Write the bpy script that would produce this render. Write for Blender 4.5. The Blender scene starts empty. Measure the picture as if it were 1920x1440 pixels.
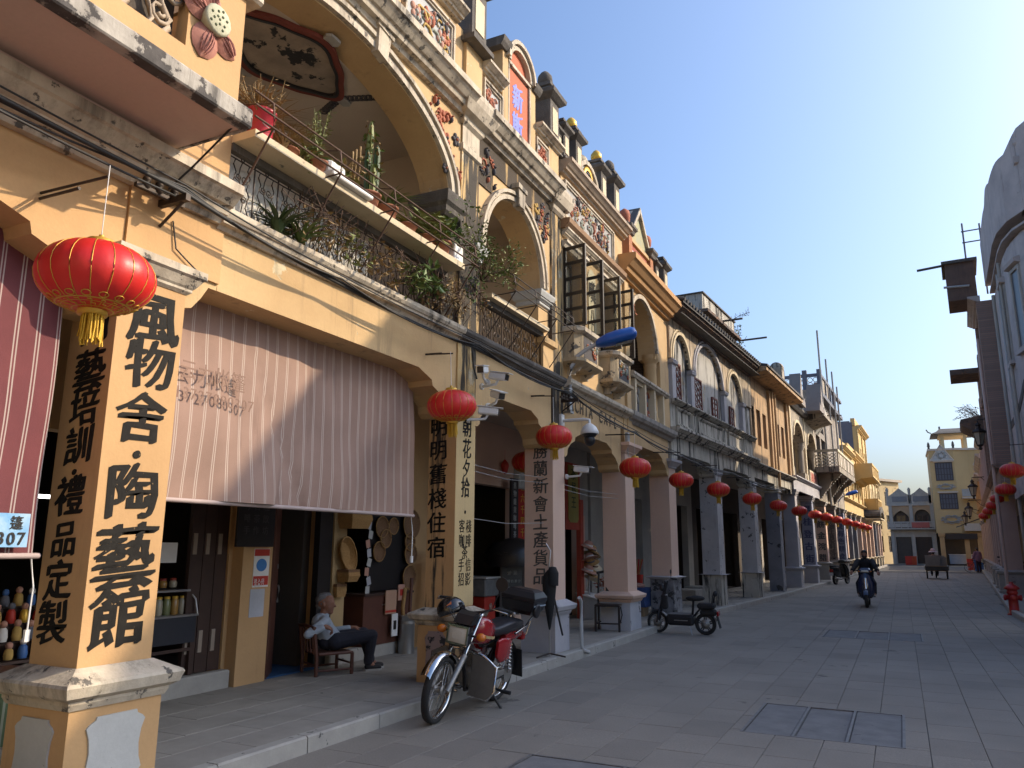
import bpy, math, random
from math import sin, cos, pi, radians, atan2, hypot, sqrt, degrees
from mathutils import Vector, Matrix, noise
random.seed(11)
S = bpy.context.scene
COL = S.collection

# ------------------------------------------------------------------ camera, sky, sun, exposure
cam_d = bpy.data.cameras.new('street_camera')
cam = bpy.data.objects.new('street_camera', cam_d); COL.objects.link(cam)
PITCH, YAW, ROLL = radians(11.86), radians(26.28), radians(0.3)
cam_d.sensor_width = 36.0; cam_d.lens = 1450 / 1920 * 36
cam_d.clip_start = 0.05; cam_d.clip_end = 3000
_f = Vector((-sin(YAW) * cos(PITCH), cos(YAW) * cos(PITCH), sin(PITCH)))
_r0 = Vector((cos(YAW), sin(YAW), 0)); _u0 = _r0.cross(_f)
_r = _r0 * cos(ROLL) + _u0 * sin(ROLL); _u = _u0 * cos(ROLL) - _r0 * sin(ROLL)
cam.matrix_world = Matrix(((_r.x, _u.x, -_f.x, 0), (_r.y, _u.y, -_f.y, 0), (_r.z, _u.z, -_f.z, 1.6), (0, 0, 0, 1)))
S.camera = cam

SUN_AZ, SUN_EL = radians(35), radians(32)          # azimuth from +X towards +Y
sv = Vector((cos(SUN_AZ) * cos(SUN_EL), sin(SUN_AZ) * cos(SUN_EL), sin(SUN_EL)))
sun_d = bpy.data.lights.new('sun', 'SUN'); sun_d.energy = 2.6; sun_d.angle = radians(0.6); sun_d.color = (1.0, .85, .66)
sun = bpy.data.objects.new('sun', sun_d); COL.objects.link(sun)
sun.rotation_euler = sv.to_track_quat('Z', 'Y').to_euler(); sun.location = (20, 15, 30)
W = bpy.data.worlds.new('World'); S.world = W; W.use_nodes = True
wn = W.node_tree.nodes; wl = W.node_tree.links
bg = wn['Background']; sky = wn.new('ShaderNodeTexSky'); sky.sky_type = 'NISHITA'; sky.sun_disc = False
sky.sun_elevation = SUN_EL; sky.sun_rotation = pi / 2 - SUN_AZ
sky.air_density = 1.15; sky.dust_density = 4.6; sky.ozone_density = 8.0; sky.altitude = 0
wl.new(sky.outputs[0], bg.inputs[0]); bg.inputs[1].default_value = 0.15
S.view_settings.view_transform = 'Standard'; S.view_settings.look = 'None'
S.view_settings.gamma = 1; S.view_settings.use_curve_mapping = False; S.view_settings.exposure = 0.93
S.view_settings.use_white_balance = True; S.view_settings.white_balance_temperature = 7000; S.view_settings.white_balance_tint = 10
S.render.engine = 'CYCLES'
S.cycles.max_bounces = 8; S.cycles.diffuse_bounces = 4; S.cycles.glossy_bounces = 3; S.cycles.transmission_bounces = 4
S.cycles.transparent_max_bounces = 8; S.cycles.caustics_reflective = False; S.cycles.caustics_refractive = False

# ------------------------------------------------------------------ materials
MATS = {}
def lin(c):
    return tuple(((x / 255 / 12.92) if x / 255 <= .04045 else ((x / 255 + .055) / 1.055) ** 2.4) for x in c)
def M(name, col, rough=.8, metal=0.0, col2=None, sc=2.5, amt=.6, streak=None, peel=None, bump=.15, bsc=45, emit=0, alpha=1, trans=0, coat=0, spec=None, stripe=None, grain=.12):
    """procedural material on object coordinates; streak=(colour, amount, threshold), peel=(colour, threshold, scale),
    stripe=(axis, period, width, colour)"""
    if name in MATS: return MATS[name]
    m = bpy.data.materials.new(name); m.use_nodes = True; nt = m.node_tree; N = nt.nodes; L = nt.links
    b = N['Principled BSDF']; b.inputs['Roughness'].default_value = rough; b.inputs['Metallic'].default_value = metal
    if spec is not None: b.inputs['Specular IOR Level'].default_value = spec
    if coat: b.inputs['Coat Weight'].default_value = coat
    if trans: b.inputs['Transmission Weight'].default_value = trans
    if alpha < 1: b.inputs['Alpha'].default_value = alpha
    tc = N.new('ShaderNodeTexCoord')
    def noise_(scale, det=5, vec=None, rgh=.6):
        n = N.new('ShaderNodeTexNoise'); n.inputs['Scale'].default_value = scale; n.inputs['Detail'].default_value = det
        n.inputs['Roughness'].default_value = rgh; L.new(vec or tc.outputs['Object'], n.inputs['Vector']); return n.outputs['Fac']
    def ramp(fac, a, bb):
        r = N.new('ShaderNodeMapRange'); r.inputs[1].default_value = a; r.inputs[2].default_value = bb; r.clamp = True
        L.new(fac, r.inputs[0]); return r.outputs[0]
    def math_(op, a, bb):
        n = N.new('ShaderNodeMath'); n.operation = op
        for i, v in enumerate((a, bb)):
            if isinstance(v, (int, float)): n.inputs[i].default_value = v
            else: L.new(v, n.inputs[i])
        return n.outputs[0]
    def mix(fac, a, bb):
        n = N.new('ShaderNodeMix'); n.data_type = 'RGBA'
        if isinstance(fac, (int, float)): n.inputs[0].default_value = fac
        else: L.new(fac, n.inputs[0])
        for i, v in ((6, a), (7, bb)):
            if isinstance(v, tuple): n.inputs[i].default_value = (*v[:3], 1)
            else: L.new(v, n.inputs[i])
        return n.outputs[2]
    c2 = col2 or tuple(x * .72 for x in col)
    out = mix(math_('MULTIPLY', ramp(noise_(sc, 6), .35, .7), amt), tuple(col), tuple(c2))
    if grain:
        g = noise_(bsc * .8, 3)
        out = mix(math_('MULTIPLY', ramp(g, .35, .75), grain), out, tuple(x * .55 for x in col))
    if stripe:
        ax, per, wd, sc_ = stripe
        sp = N.new('ShaderNodeSeparateXYZ'); L.new(tc.outputs['Object'], sp.inputs[0])
        f = math_('PINGPONG', math_('ADD', sp.outputs['XYZ'.index(ax)], 0.013), per / 2)
        k = math_('MULTIPLY', math_('LESS_THAN', f, wd * 2.6), math_('GREATER_THAN', f, wd))
        out = mix(math_('MULTIPLY', k, .8), out, sc_)
    bh = noise_(bsc, 4)
    if peel:
        pc, th, ps = peel
        pf = ramp(noise_(ps, 9, rgh=.65), th, th + .025)
        out = mix(pf, out, mix(ramp(noise_(9, 4), .35, .65), tuple(pc), tuple(x * .6 for x in pc)))
        bh = math_('ADD', math_('MULTIPLY', bh, .5), math_('MULTIPLY', pf, -1.2))
    if streak:
        sc_, am, th = streak
        mp = N.new('ShaderNodeMapping'); mp.inputs['Scale'].default_value = (5.5, 5.5, .45); L.new(tc.outputs['Object'], mp.inputs[0])
        a = ramp(noise_(1.0, 8, mp.outputs[0], .7), th, th + (.16 if am < .96 else .06))
        bb = ramp(noise_(1.1, 4), *((.33, .62) if am < .96 else (.12, .40)))
        out = mix(math_('MULTIPLY', math_('MULTIPLY', a, bb), am), out, tuple(sc_))
    L.new(out, b.inputs['Base Color'])
    if emit:
        L.new(out, b.inputs['Emission Color']); b.inputs['Emission Strength'].default_value = emit
    if bump:
        bn = N.new('ShaderNodeBump'); bn.inputs['Strength'].default_value = bump; bn.inputs['Distance'].default_value = .012
        L.new(bh, bn.inputs['Height']); L.new(bn.outputs[0], b.inputs['Normal'])
    MATS[name] = m
    return m
def brickmat(name, c1, c2, mortar, bw=.24, bh=.065, axis='yz', rough=.85):
    m = M(name, c1, rough, bump=.1); nt = m.node_tree; N = nt.nodes; L = nt.links; b = N['Principled BSDF']
    tc = N.new('ShaderNodeTexCoord'); sp = N.new('ShaderNodeSeparateXYZ'); cb = N.new('ShaderNodeCombineXYZ')
    L.new(tc.outputs['Object'], sp.inputs[0]); L.new(sp.outputs['XYZ'.index(axis[0].upper())], cb.inputs[0]); L.new(sp.outputs['XYZ'.index(axis[1].upper())], cb.inputs[1])
    t = N.new('ShaderNodeTexBrick'); t.inputs['Scale'].default_value = 1; t.inputs['Brick Width'].default_value = bw; t.inputs['Row Height'].default_value = bh
    t.inputs['Mortar Size'].default_value = .009; t.inputs['Color1'].default_value = (*c1, 1); t.inputs['Color2'].default_value = (*c2, 1); t.inputs['Mortar'].default_value = (*mortar, 1)
    L.new(cb.outputs[0], t.inputs['Vector']); L.new(t.outputs['Color'], b.inputs['Base Color'])
    bn = N.new('ShaderNodeBump'); bn.invert = True; bn.inputs['Strength'].default_value = .6; bn.inputs['Distance'].default_value = .012
    L.new(t.outputs['Fac'], bn.inputs['Height']); L.new(bn.outputs[0], b.inputs['Normal'])
    return m

# ------------------------------------------------------------------ mesh builder
SPLIT = {'party_wall', 'loggia_side_wall', 'parapet_pier', 'parapet_pilaster', 'gable_cap', 'roof_parapet', 'picture_rail', 'fork_yoke', 'hinge_plate', 'mural_boss', 'balustrade_post', 'beam', 'balcony_grille', 'glass_shelf', 'gold_edge', 'reflective_strip', 'red_band', 'arch_moulding', 'finial', 'coin_mark'}
STUFF = {'dentil_row', 'light_bulbs', 'glazing_bars', 'carved_relief', 'spandrel_relief', 'mural_scrollwork', 'petal_vein', 'seed'}
class MB:
    def __init__(s): s.v = []; s.f = []; s.mi = []; s.sm = []; s.T = None
    def add(s, vs, fs, mi=0, sm=False):
        n = len(s.v)
        if s.T is not None: vs = [tuple(s.T @ Vector(p)) for p in vs]
        s.v += [tuple(p) for p in vs]
        for f in fs: s.f.append(tuple(i + n for i in f)); s.mi.append(mi); s.sm.append(sm)
        return s
    def box(s, x0, x1, y0, y1, z0, z1, mi=0):
        return s.add([(x, y, z) for x in (x0, x1) for y in (y0, y1) for z in (z0, z1)],
                     [(0, 1, 3, 2), (4, 6, 7, 5), (0, 4, 5, 1), (2, 3, 7, 6), (0, 2, 6, 4), (1, 5, 7, 3)], mi)
    def bbox(s, x0, x1, y0, y1, z0, z1, b=.01, mi=0):
        """box with chamfered vertical and top edges"""
        b = min(b, abs(x1 - x0) * .45, abs(y1 - y0) * .45, abs(z1 - z0) * .45)
        def ring(o, z):
            x_0, x_1, y_0, y_1 = x0 + o, x1 - o, y0 + o, y1 - o
            return [(x_0 + b, y_0, z), (x_1 - b, y_0, z), (x_1, y_0 + b, z), (x_1, y_1 - b, z), (x_1 - b, y_1, z), (x_0 + b, y_1, z), (x_0, y_1 - b, z), (x_0, y_0 + b, z)]
        return s.loft([ring(b * .7, z0), ring(0, z0 + b), ring(0, z1 - b), ring(b * .7, z1)], mi)
    def loft(s, rings, mi=0, sm=False, caps=True, closed=True):
        n = len(rings[0]); vs = [p for r in rings for p in r]; fs = []
        for k in range(len(rings) - 1):
            for i in range(n if closed else n - 1):
                j = (i + 1) % n; fs.append((k * n + i, k * n + j, (k + 1) * n + j, (k + 1) * n + i))
        s.add(vs, fs, mi, sm)
        if caps and closed: s.add(rings[0], [tuple(range(n))[::-1]], mi); s.add(rings[-1], [tuple(range(n))], mi)
        return s
    def px(s, pts, x0, x1, mi=0): return s.loft([[(x0, y, z) for y, z in pts], [(x1, y, z) for y, z in pts]], mi)
    def py(s, pts, y0, y1, mi=0): return s.loft([[(x, y0, z) for x, z in pts], [(x, y1, z) for x, z in pts]], mi)
    def pz(s, pts, z0, z1, mi=0): return s.loft([[(x, y, z0) for x, y in pts], [(x, y, z1) for x, y in pts]], mi)
    def tube(s, pts, r, n=6, mi=0, closed=False, sm=True):
        P = [Vector(p) for p in pts]; K = len(P); rings = []; up = Vector((0.03, .05, 1))
        for i in range(K):
            a = P[(i - 1) % K] if (closed or i) else P[i]; b = P[(i + 1) % K] if (closed or i < K - 1) else P[i]
            t = (b - a)
            if t.length < 1e-9: t = Vector((0, 0, 1))
            t.normalize(); u = t.cross(up)
            if u.length < .15: u = t.cross(Vector((1, .1, 0)))
            u.normalize(); w = t.cross(u); rr = r[i] if isinstance(r, (list, tuple)) else r
            rings.append([tuple(P[i] + (u * cos(2 * pi * k / n) + w * sin(2 * pi * k / n)) * rr) for k in range(n)])
        if closed: rings.append(rings[0])
        return s.loft(rings, mi, sm, caps=not closed)
    def lathe(s, prof, c=(0, 0, 0), n=16, mi=0, ax='z', sm=True, caps=True):
        R = []
        for r, z in prof:
            ring = []
            for k in range(n):
                a = 2 * pi * k / n; p = (r * cos(a), r * sin(a), z)
                if ax == 'x': p = (p[2], p[0], p[1])
                elif ax == 'y': p = (p[1], p[2], p[0])
                ring.append((p[0] + c[0], p[1] + c[1], p[2] + c[2]))
            R.append(ring)
        return s.loft(R, mi, sm, caps)
    def ell(s, c, rx, ry, rz, nu=12, nv=8, mi=0):
        R = [[(c[0] + rx * sin(pi * j / nv) * cos(2 * pi * i / nu), c[1] + ry * sin(pi * j / nv) * sin(2 * pi * i / nu), c[2] - rz * cos(pi * j / nv)) for i in range(nu)] for j in range(nv + 1)]
        R[0] = [(p[0], p[1], p[2]) for p in R[0]]
        return s.loft(R, mi, True, caps=False)
    def stack(s, x0, x1, y0, y1, lv, mi=0):
        """square mouldings: lv = [(z, offset)...]"""
        return s.loft([[(x0 - o, y0 - o, z), (x1 + o, y0 - o, z), (x1 + o, y1 + o, z), (x0 - o, y1 + o, z)] for z, o in lv], mi)
    def archwall(s, y0, y1, z0, z1, x0, x1, yc, zs, a, b, n=20, mi=0, pw=2.0):
        if yc - a > y0 + .001: s.box(x0, x1, y0, yc - a, z0, z1, mi)
        if y1 > yc + a + .001: s.box(x0, x1, yc + a, y1, z0, z1, mi)
        A = arc(yc, zs, a, b, n, pw)
        for (p, q), (p2, q2) in zip(A, A[1:]):
            s.add([(x1, p, q), (x1, p2, q2), (x1, p2, z1), (x1, p, z1), (x0, p, q), (x0, p2, q2), (x0, p2, z1), (x0, p, z1)],
                  [(0, 1, 2, 3), (5, 4, 7, 6), (0, 4, 5, 1), (3, 2, 6, 7)], mi)
        return s
    def archband(s, yc, zs, a, b, w, x0, x1, n=24, mi=0, pw=2.0, legs=0):
        A = arc(yc, zs, a, b, n, pw); B = arc(yc, zs, a + w, b + w, n, pw)
        if legs: A = [(A[0][0], zs - legs)] + A + [(A[-1][0], zs - legs)]; B = [(B[0][0], zs - legs)] + B + [(B[-1][0], zs - legs)]
        R = [[(x0, *i), (x1, *i), (x1, *o), (x0, *o)] for i, o in zip(A, B)]
        return s.loft(R, mi)
    def holes(s, x0, x1, y0, y1, z0, z1, hs, mi=0):
        """wall slab with rectangular openings hs=[(ya,yb,za,zb)]"""
        ys = sorted({y0, y1, *[h[0] for h in hs], *[h[1] for h in hs]}); ys = [y for y in ys if y0 <= y <= y1]
        for a, b in zip(ys, ys[1:]):
            m = (a + b) / 2; z = z0
            for h in sorted([h for h in hs if h[0] < m < h[1]], key=lambda h: h[2]):
                if h[2] > z + 1e-4: s.box(x0, x1, a, b, z, h[2], mi)
                z = h[3]
            if z1 > z + 1e-4: s.box(x0, x1, a, b, z, z1, mi)
        return s
    def leaves(s, c, r, n, size, mi=0, rnd=random, droop=.3, asp=.45):
        for _ in range(n):
            d = Vector((rnd.gauss(0, 1), rnd.gauss(0, 1), rnd.gauss(0, 1))); d.normalize(); d *= rnd.random() ** .4
            p = Vector((c[0] + d.x * r[0], c[1] + d.y * r[1], c[2] + d.z * r[2]))
            t = Vector((rnd.gauss(0, 1), rnd.gauss(0, 1), rnd.gauss(0, .6) - droop)).normalized(); u = t.cross(Vector((rnd.gauss(0, .5), rnd.gauss(0, .5), 1))).normalized()
            l = size * rnd.uniform(.6, 1.3); w = l * asp * .5; k = t.cross(u) * l * .12
            s.add([p, p + t * l * .5 + u * w + k, p + t * l, p + t * l * .5 - u * w + k], [(0, 1, 2), (0, 2, 3)], mi)
        return s
    def blades(s, c, n, h, spread, w=.012, mi=0, rnd=random):
        for _ in range(n):
            a = rnd.uniform(0, 2 * pi); sp = spread * rnd.uniform(.3, 1); hh = h * rnd.uniform(.6, 1.1); u = Vector((-sin(a), cos(a), 0)) * w
            P = [Vector((c[0] + cos(a) * sp * t * t + cos(a) * .02, c[1] + sin(a) * sp * t * t + sin(a) * .02, c[2] + hh * (t - .45 * t * t * (1 + sp)))) for t in (0, .4, .75, 1)]
            s.add([P[0] - u, P[0] + u, P[1] - u, P[1] + u, P[2] - u * .7, P[2] + u * .7, P[3]], [(0, 1, 3, 2), (2, 3, 5, 4), (4, 5, 6)], mi)
        return s
    def islands(s, gap=.012):
        par = list(range(len(s.v)))
        def find(i):
            while par[i] != i: par[i] = par[par[i]]; i = par[i]
            return i
        for f in s.f:
            a = find(f[0])
            for i in f[1:]: par[find(i)] = a
        g = {}
        for k, f in enumerate(s.f): g.setdefault(find(f[0]), []).append(k)
        bb = []
        for fs in g.values():
            P = [s.v[i] for k in fs for i in s.f[k]]; bb.append([[min(q[j] for q in P) for j in range(3)], [max(q[j] for q in P) for j in range(3)], fs])
        ch = True
        while ch:
            ch = False
            for i in range(len(bb)):
                for j in range(len(bb) - 1, i, -1):
                    A, B = bb[i], bb[j]
                    if all(A[0][k] - gap <= B[1][k] and B[0][k] - gap <= A[1][k] for k in range(3)):
                        bb[i] = [[min(A[0][k], B[0][k]) for k in range(3)], [max(A[1][k], B[1][k]) for k in range(3)], A[2] + B[2]]; del bb[j]; ch = True
        return [b[2] for b in bb]
    def build(s, name, mats, parent=None, loc=None, kind=None, label=None):
        if name in SPLIT:
            I = s.islands()
            if len(I) > 1:
                for fs in I:
                    q = MB(); ids = sorted({i for k in fs for i in s.f[k]}); mp = {i: n for n, i in enumerate(ids)}; q.v = [s.v[i] for i in ids]
                    q.f = [tuple(mp[i] for i in s.f[k]) for k in fs]; q.mi = [s.mi[k] for k in fs]; q.sm = [s.sm[k] for k in fs]; o = q._build(name, mats, parent, loc, kind, label)
                return o
        return s._build(name, mats, parent, loc, kind or ('stuff' if name in STUFF else None), label)
    def _build(s, name, mats, parent=None, loc=None, kind=None, label=None):
        me = bpy.data.meshes.new(name); me.from_pydata(s.v, [], s.f)
        mats = mats if isinstance(mats, (list, tuple)) else [mats]
        for m in mats: me.materials.append(m)
        me.polygons.foreach_set('material_index', s.mi); me.polygons.foreach_set('use_smooth', s.sm); me.update()
        o = bpy.data.objects.new(name, me); COL.objects.link(o)
        if parent: o.parent = parent
        if loc: o.location = loc
        if kind: o['kind'] = kind
        if label: o['label'] = label
        return o
def arc(yc, zs, a, b, n=20, pw=2.0):
    out = []
    for i in range(n + 1):
        t = pi - pi * i / n; c, q = cos(t), sin(t)
        if pw == 2.0: out.append((yc + a * c, zs + b * q))
        else:           # pointed arch: two circular flanks
            u = abs(c); out.append((yc + a * c, zs + b * (1 - u ** 1.35) ** .8))
    return out
def thing(name, label, cat, loc=(0, 0, 0), rz=0, group=None, parent=None):
    o = bpy.data.objects.new(name, None); COL.objects.link(o); o.empty_display_size = .2
    o.location = loc; o.rotation_euler = (0, 0, rz); tag(o, label, cat, group); return o
def tag(o, label, cat, group=None):
    o['label'] = label; o['category'] = cat
    if group: o['group'] = group
    return o
def dup(root, loc, rz=None, label=None, scale=None):
    r = root.copy(); COL.objects.link(r); r.location = loc
    if rz is not None: r.rotation_euler = (0, 0, rz)
    if scale: r.scale = (scale,) * 3
    if label: r['label'] = label
    for ch in list(root.children):
        c = ch.copy(); COL.objects.link(c); c.parent = r
        for g in list(ch.children):
            d = g.copy(); COL.objects.link(d); d.parent = c
    return r
def share(o, parent, loc, name=None):
    """another piece sharing the mesh of o"""
    c = o.copy(); COL.objects.link(c); c.parent = parent; c.location = loc; return c
# ------------------------------------------------------------------ lettering (default font, turned into thin mesh)
_tc = bpy.data.curves.new('glyph_source', 'FONT'); _to = bpy.data.objects.new('glyph_source', _tc); COL.objects.link(_to)
_gc = {}
def glyph(ch, bold):
    k = (ch, bold)
    if k not in _gc:
        _tc.body = ch; _tc.offset = 0; _tc.extrude = .012; _tc.resolution_u = 3
        dg = bpy.context.evaluated_depsgraph_get(); dg.update(); e = _to.evaluated_get(dg); me = e.to_mesh()
        vs = [v.co.copy() for v in me.vertices]; fs = [tuple(p.vertices) for p in me.polygons]; e.to_mesh_clear()
        if vs:
            x0, x1 = min(v.x for v in vs), max(v.x for v in vs); y0, y1 = min(v.y for v in vs), max(v.y for v in vs)
            cx, cy = (x0 + x1) / 2, (y0 + y1) / 2; vs = [Vector((v.x - cx, v.y - cy, v.z)) for v in vs]
        _gc[k] = (vs, fs)
    return _gc[k]
def letters(name, items, mat, parent, face='+x', at=0.0, bold=.02, shear=.0, asp=1.0, label=None, jit=0):
    """items = [(char, a, z, size)]: a runs along y on a '+x' face and along x on a '-y' face; at = the face's plane"""
    mb = MB(); per = name in ('painted_lettering', 'fascia_lettering', 'gable_lettering', 'panel_lettering', 'sign_lettering')
    for ch, a, z, sz in items:
        if per and mb.v: mb.build(name.replace('lettering', 'character'), mat, parent); mb = MB()
        vs, fs = glyph(ch, 0)
        # a broad-nib stroke: the outline repeated along a slanting nib
        nib = [(0, 0)] if bold < .004 else [(t * bold * 1.5, t * bold * .9) for t in (-1, -.5, 0, .5, 1)]
        for k, (ox, oz) in enumerate(nib):
            out = []
            for v in vs:
                px, pz = (v.x + ox) * sz * asp, (v.y + oz) * sz + v.x * sz * shear; d = at + .0015 + k * .0002 + (v.z + .012) * .12
                if jit: q = noise.noise(Vector((v.x * 2.2 + a * 7, v.y * 2.2 + z * 3, 0))) * jit * sz; px += q; pz += q * .6
                out.append((d, a + px, z + pz) if face == '+x' else (a + px, -d, z + pz))
            mb.add(out, fs)
    return mb.build(name.replace('lettering', 'character') if per else name, mat, parent, label=label, kind='stuff' if 'writing' in name else None)
# ------------------------------------------------------------------ palette
GR = (.045, .042, .038)
Y_ = M('yellow_plaster', (.58, .40, .205), .87, col2=(.46, .30, .145), sc=.9, amt=1, streak=((.13, .09, .055), .7, .56), peel=((.66, .55, .36), .635, 2.6), bump=.35)
YG = M('grimy_yellow_plaster', (.58, .40, .18), .9, col2=(.45, .30, .14), sc=2.5, streak=((.03, .027, .024), .97, .43), peel=((.66, .56, .38), .56, 3.5), bump=.5)
YD = M('stained_relief_plaster', (.50, .34, .15), .9, col2=(.20, .12, .06), sc=3.5, amt=.9, streak=((.04, .03, .022), .97, .37), bump=.5)
OR = M('orange_plaster', (.57, .35, .165), .85, col2=(.46, .275, .125), sc=.9, amt=1, streak=((.2, .12, .06), .45, .59), peel=((.62, .5, .33), .70, 3), bump=.25)
PK = M('pink_plaster', (.70, .485, .37), .85, col2=(.62, .42, .32), sc=1.2, amt=.7, streak=((.25, .16, .12), .35, .62), peel=((.6, .55, .48), .74, 3), bump=.15)
CR = M('cream_plaster', (.62, .52, .36), .85, col2=(.52, .42, .27), sc=2, streak=((.12, .10, .08), .7, .56), peel=((.30, .27, .23), .66, 4), bump=.3)
WT = M('weathered_white_moulding', (.58, .51, .40), .88, col2=(.40, .33, .25), sc=5, amt=.9, streak=((.075, .066, .056), .9, .47), peel=((.16, .145, .125), .60, 7), bump=.5)
DK = M('blackened_stone', (.13, .115, .10), .92, col2=(.055, .05, .045), sc=3, amt=.9, streak=((.34, .31, .26), .7, .56), bump=.6)
GY = M('grey_plaster', (.42, .39, .345), .9, col2=(.31, .285, .255), sc=1.6, amt=.8, streak=(GR, .75, .58), peel=((.43, .40, .36), .64, 2.6), bump=.35)
LG = M('blue_grey_limewash', (.46, .445, .455), .9, col2=(.32, .315, .345), sc=1.4, amt=.8, streak=((.08, .08, .085), .6, .62), peel=((.13, .125, .125), .655, 5), bump=.35)
BG = M('blackened_grey_plaster', (.52, .49, .42), .92, col2=(.33, .31, .265), sc=1.4, amt=.9, streak=((.03, .028, .026), .97, .515), peel=((.55, .52, .45), .6, 3), bump=.5)
OC = M('ochre_plaster', (.50, .33, .18), .88, col2=(.36, .235, .13), sc=1.6, amt=1, streak=((.07, .055, .04), .97, .54), peel=((.36, .30, .23), .66, 3), bump=.4)
GL = M('golden_plaster', (.62, .43, .18), .88, col2=(.52, .36, .15), sc=1.3, amt=.7, streak=((.2, .14, .07), .5, .6), bump=.2)
PY = M('pale_yellow_plaster', (.62, .48, .27), .88, col2=(.55, .42, .24), sc=.8, streak=((.25, .2, .14), .4, .62), bump=.1)
CE = M('ceiling_plaster', (.56, .48, .39), .9, col2=(.48, .40, .32), sc=1.5, bump=.1)  # mottled buff plaster for ceilings, loggia walls and trim
SO = M('pinkish_slab_plaster', (.60, .45, .37), .88, col2=(.52, .38, .31), sc=1.1, streak=None, bump=.12)
LGP = M('speckled_limewash', (.52, .495, .48), .9, col2=(.37, .35, .345), sc=1.8, amt=.9, streak=((.06, .058, .06), .9, .57), peel=((.12, .115, .11), .60, 6), bump=.5)
PALE = M('pale_patch_plaster', (.50, .50, .47), .85, col2=(.40, .40, .38), sc=5, peel=((.08, .075, .07), .69, 14), bump=.3)
PAVE = M('pavement_stone', (.30, .275, .235), .85, col2=(.21, .195, .168), sc=2.5, amt=.8, peel=((.075, .07, .065), .70, 4), bump=.25, bsc=60)
KERB = M('kerb_granite', (.38, .36, .32), .85, col2=(.27, .255, .23), sc=5, peel=((.10, .095, .09), .63, 6), bump=.3)
ROAD = M('road_slab_stone', (.27, .243, .205), .82, col2=(.195, .177, .15), sc=.7, amt=.9, peel=((.16, .146, .125), .635, 1.1), bump=.5, bsc=75, grain=.45)
ROAD2 = M('road_slab_stone_dark', (.248, .223, .189), .82, col2=(.178, .161, .138), sc=.7, amt=.9, bump=.5, bsc=75, grain=.45)
ROAD3 = M('road_slab_stone_pale', (.288, .259, .218), .82, col2=(.21, .19, .162), sc=.7, amt=.9, bump=.6, bsc=55, grain=.55)
ROADD = M('road_bedding', (.10, .096, .09), .95)
EARTH = M('ground_concrete', (.30, .285, .26), .95, col2=(.24, .225, .2), sc=.6)
IRON = M('black_iron', (.03, .026, .024), .6, .3, col2=(.09, .05, .03), sc=20)
RUST = M('rusty_iron', (.10, .055, .035), .8, .2, col2=(.05, .03, .025), sc=15)
DKW = M('dark_brown_wood', (.055, .028, .02), .55, col2=(.03, .016, .012), sc=5, bump=.2)
REDW = M('reddish_brown_wood', (.12, .045, .028), .5, col2=(.07, .026, .018), sc=5, bump=.2)
BLK = M('black_lacquer', (.022, .02, .02), .35, bump=0, grain=0)
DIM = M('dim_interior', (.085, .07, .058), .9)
INK = M('black_paint_lettering', (.010, .009, .008), .75, col2=(.022, .02, .017), sc=14, bump=.1, grain=0, spec=.2, peel=((.36, .24, .12), .665, 26))
INKG = M('faded_grey_lettering', (.075, .068, .062), .7, col2=(.13, .12, .11), sc=20, bump=0, grain=0)
INKB = M('faded_blue_lettering', (.05, .06, .13), .7, col2=(.10, .11, .18), sc=20, bump=0, grain=0)
BLUE = M('blue_sign_paint', (.03, .07, .55), .5, bump=0)
REDP = M('red_panel_paint', (.50, .115, .045), .8, col2=(.42, .10, .045), sc=3, peel=((.6, .4, .28), .68, 7), bump=.3)
REDS = M('red_sign_paint', (.50, .035, .02), .55, bump=.05)
WHT = M('white_paint', (.78, .77, .74), .6, grain=.05, bump=.05)
GOLD = M('gold_paint', (.75, .45, .06), .4, .35, bump=.05)
BRK = brickmat('dark_brick', (.10, .075, .07), (.065, .052, .052), (.028, .026, .026))
BRKR = brickmat('weathered_red_brick', (.36, .22, .17), (.27, .17, .135), (.20, .18, .16))
BRKRx = brickmat('weathered_red_brick_side', (.20, .15, .12), (.14, .11, .095), (.20, .18, .16), axis='xz')
GLS = M('dark_window_glass', (.02, .022, .025), .08, bump=0, grain=0, spec=.6)
TILE = M('grey_roof_tile', (.10, .095, .09), .9, col2=(.06, .055, .05), sc=6, bump=.4)
SLATE = M('blue_grey_render', (.14, .15, .18), .9, col2=(.10, .105, .13), sc=1.5, bump=.2)
STEEL = M('brushed_steel', (.45, .45, .45), .35, .9, bump=.05, grain=0)
CHROME = M('chrome', (.65, .65, .64), .12, 1.0, bump=0, grain=0)
ALU = M('cast_aluminium', (.36, .35, .33), .5, .7, col2=(.22, .21, .19), sc=10)
RUB = M('black_rubber', (.018, .018, .019), .85, bump=.1)
PLB = M('black_plastic', (.016, .016, .019), .38, bump=.05, grain=0)
RELM = [M('relief_stone', (.42, .41, .38), .9, col2=(.25, .24, .22), sc=8), M('relief_terracotta', (.42, .13, .07), .85, col2=(.3, .1, .06), sc=9), M('relief_ochre', (.52, .34, .10), .85, col2=(.4, .25, .08), sc=9), M('relief_dark', (.08, .075, .08), .9), M('relief_pale_green', (.34, .37, .31), .9), M('relief_pink', (.5, .27, .2), .85)]
PANEL = M('relief_background', (.44, .45, .44), .9, col2=(.33, .34, .34), sc=5, streak=((.1, .09, .08), .5, .6), bump=.3)
LEAF = [M('leaf_green', (.085, .145, .03), .6, col2=(.13, .18, .045), sc=6, grain=0), M('leaf_pale', (.20, .22, .06), .6, col2=(.12, .16, .045), sc=6, grain=0), M('leaf_dry', (.30, .20, .085), .8, col2=(.2, .13, .06), sc=6, grain=0), M('leaf_dark', (.045, .08, .025), .6, grain=0)]
POT = M('terracotta_pot', (.34, .13, .07), .8, col2=(.25, .1, .06), sc=8)
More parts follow.
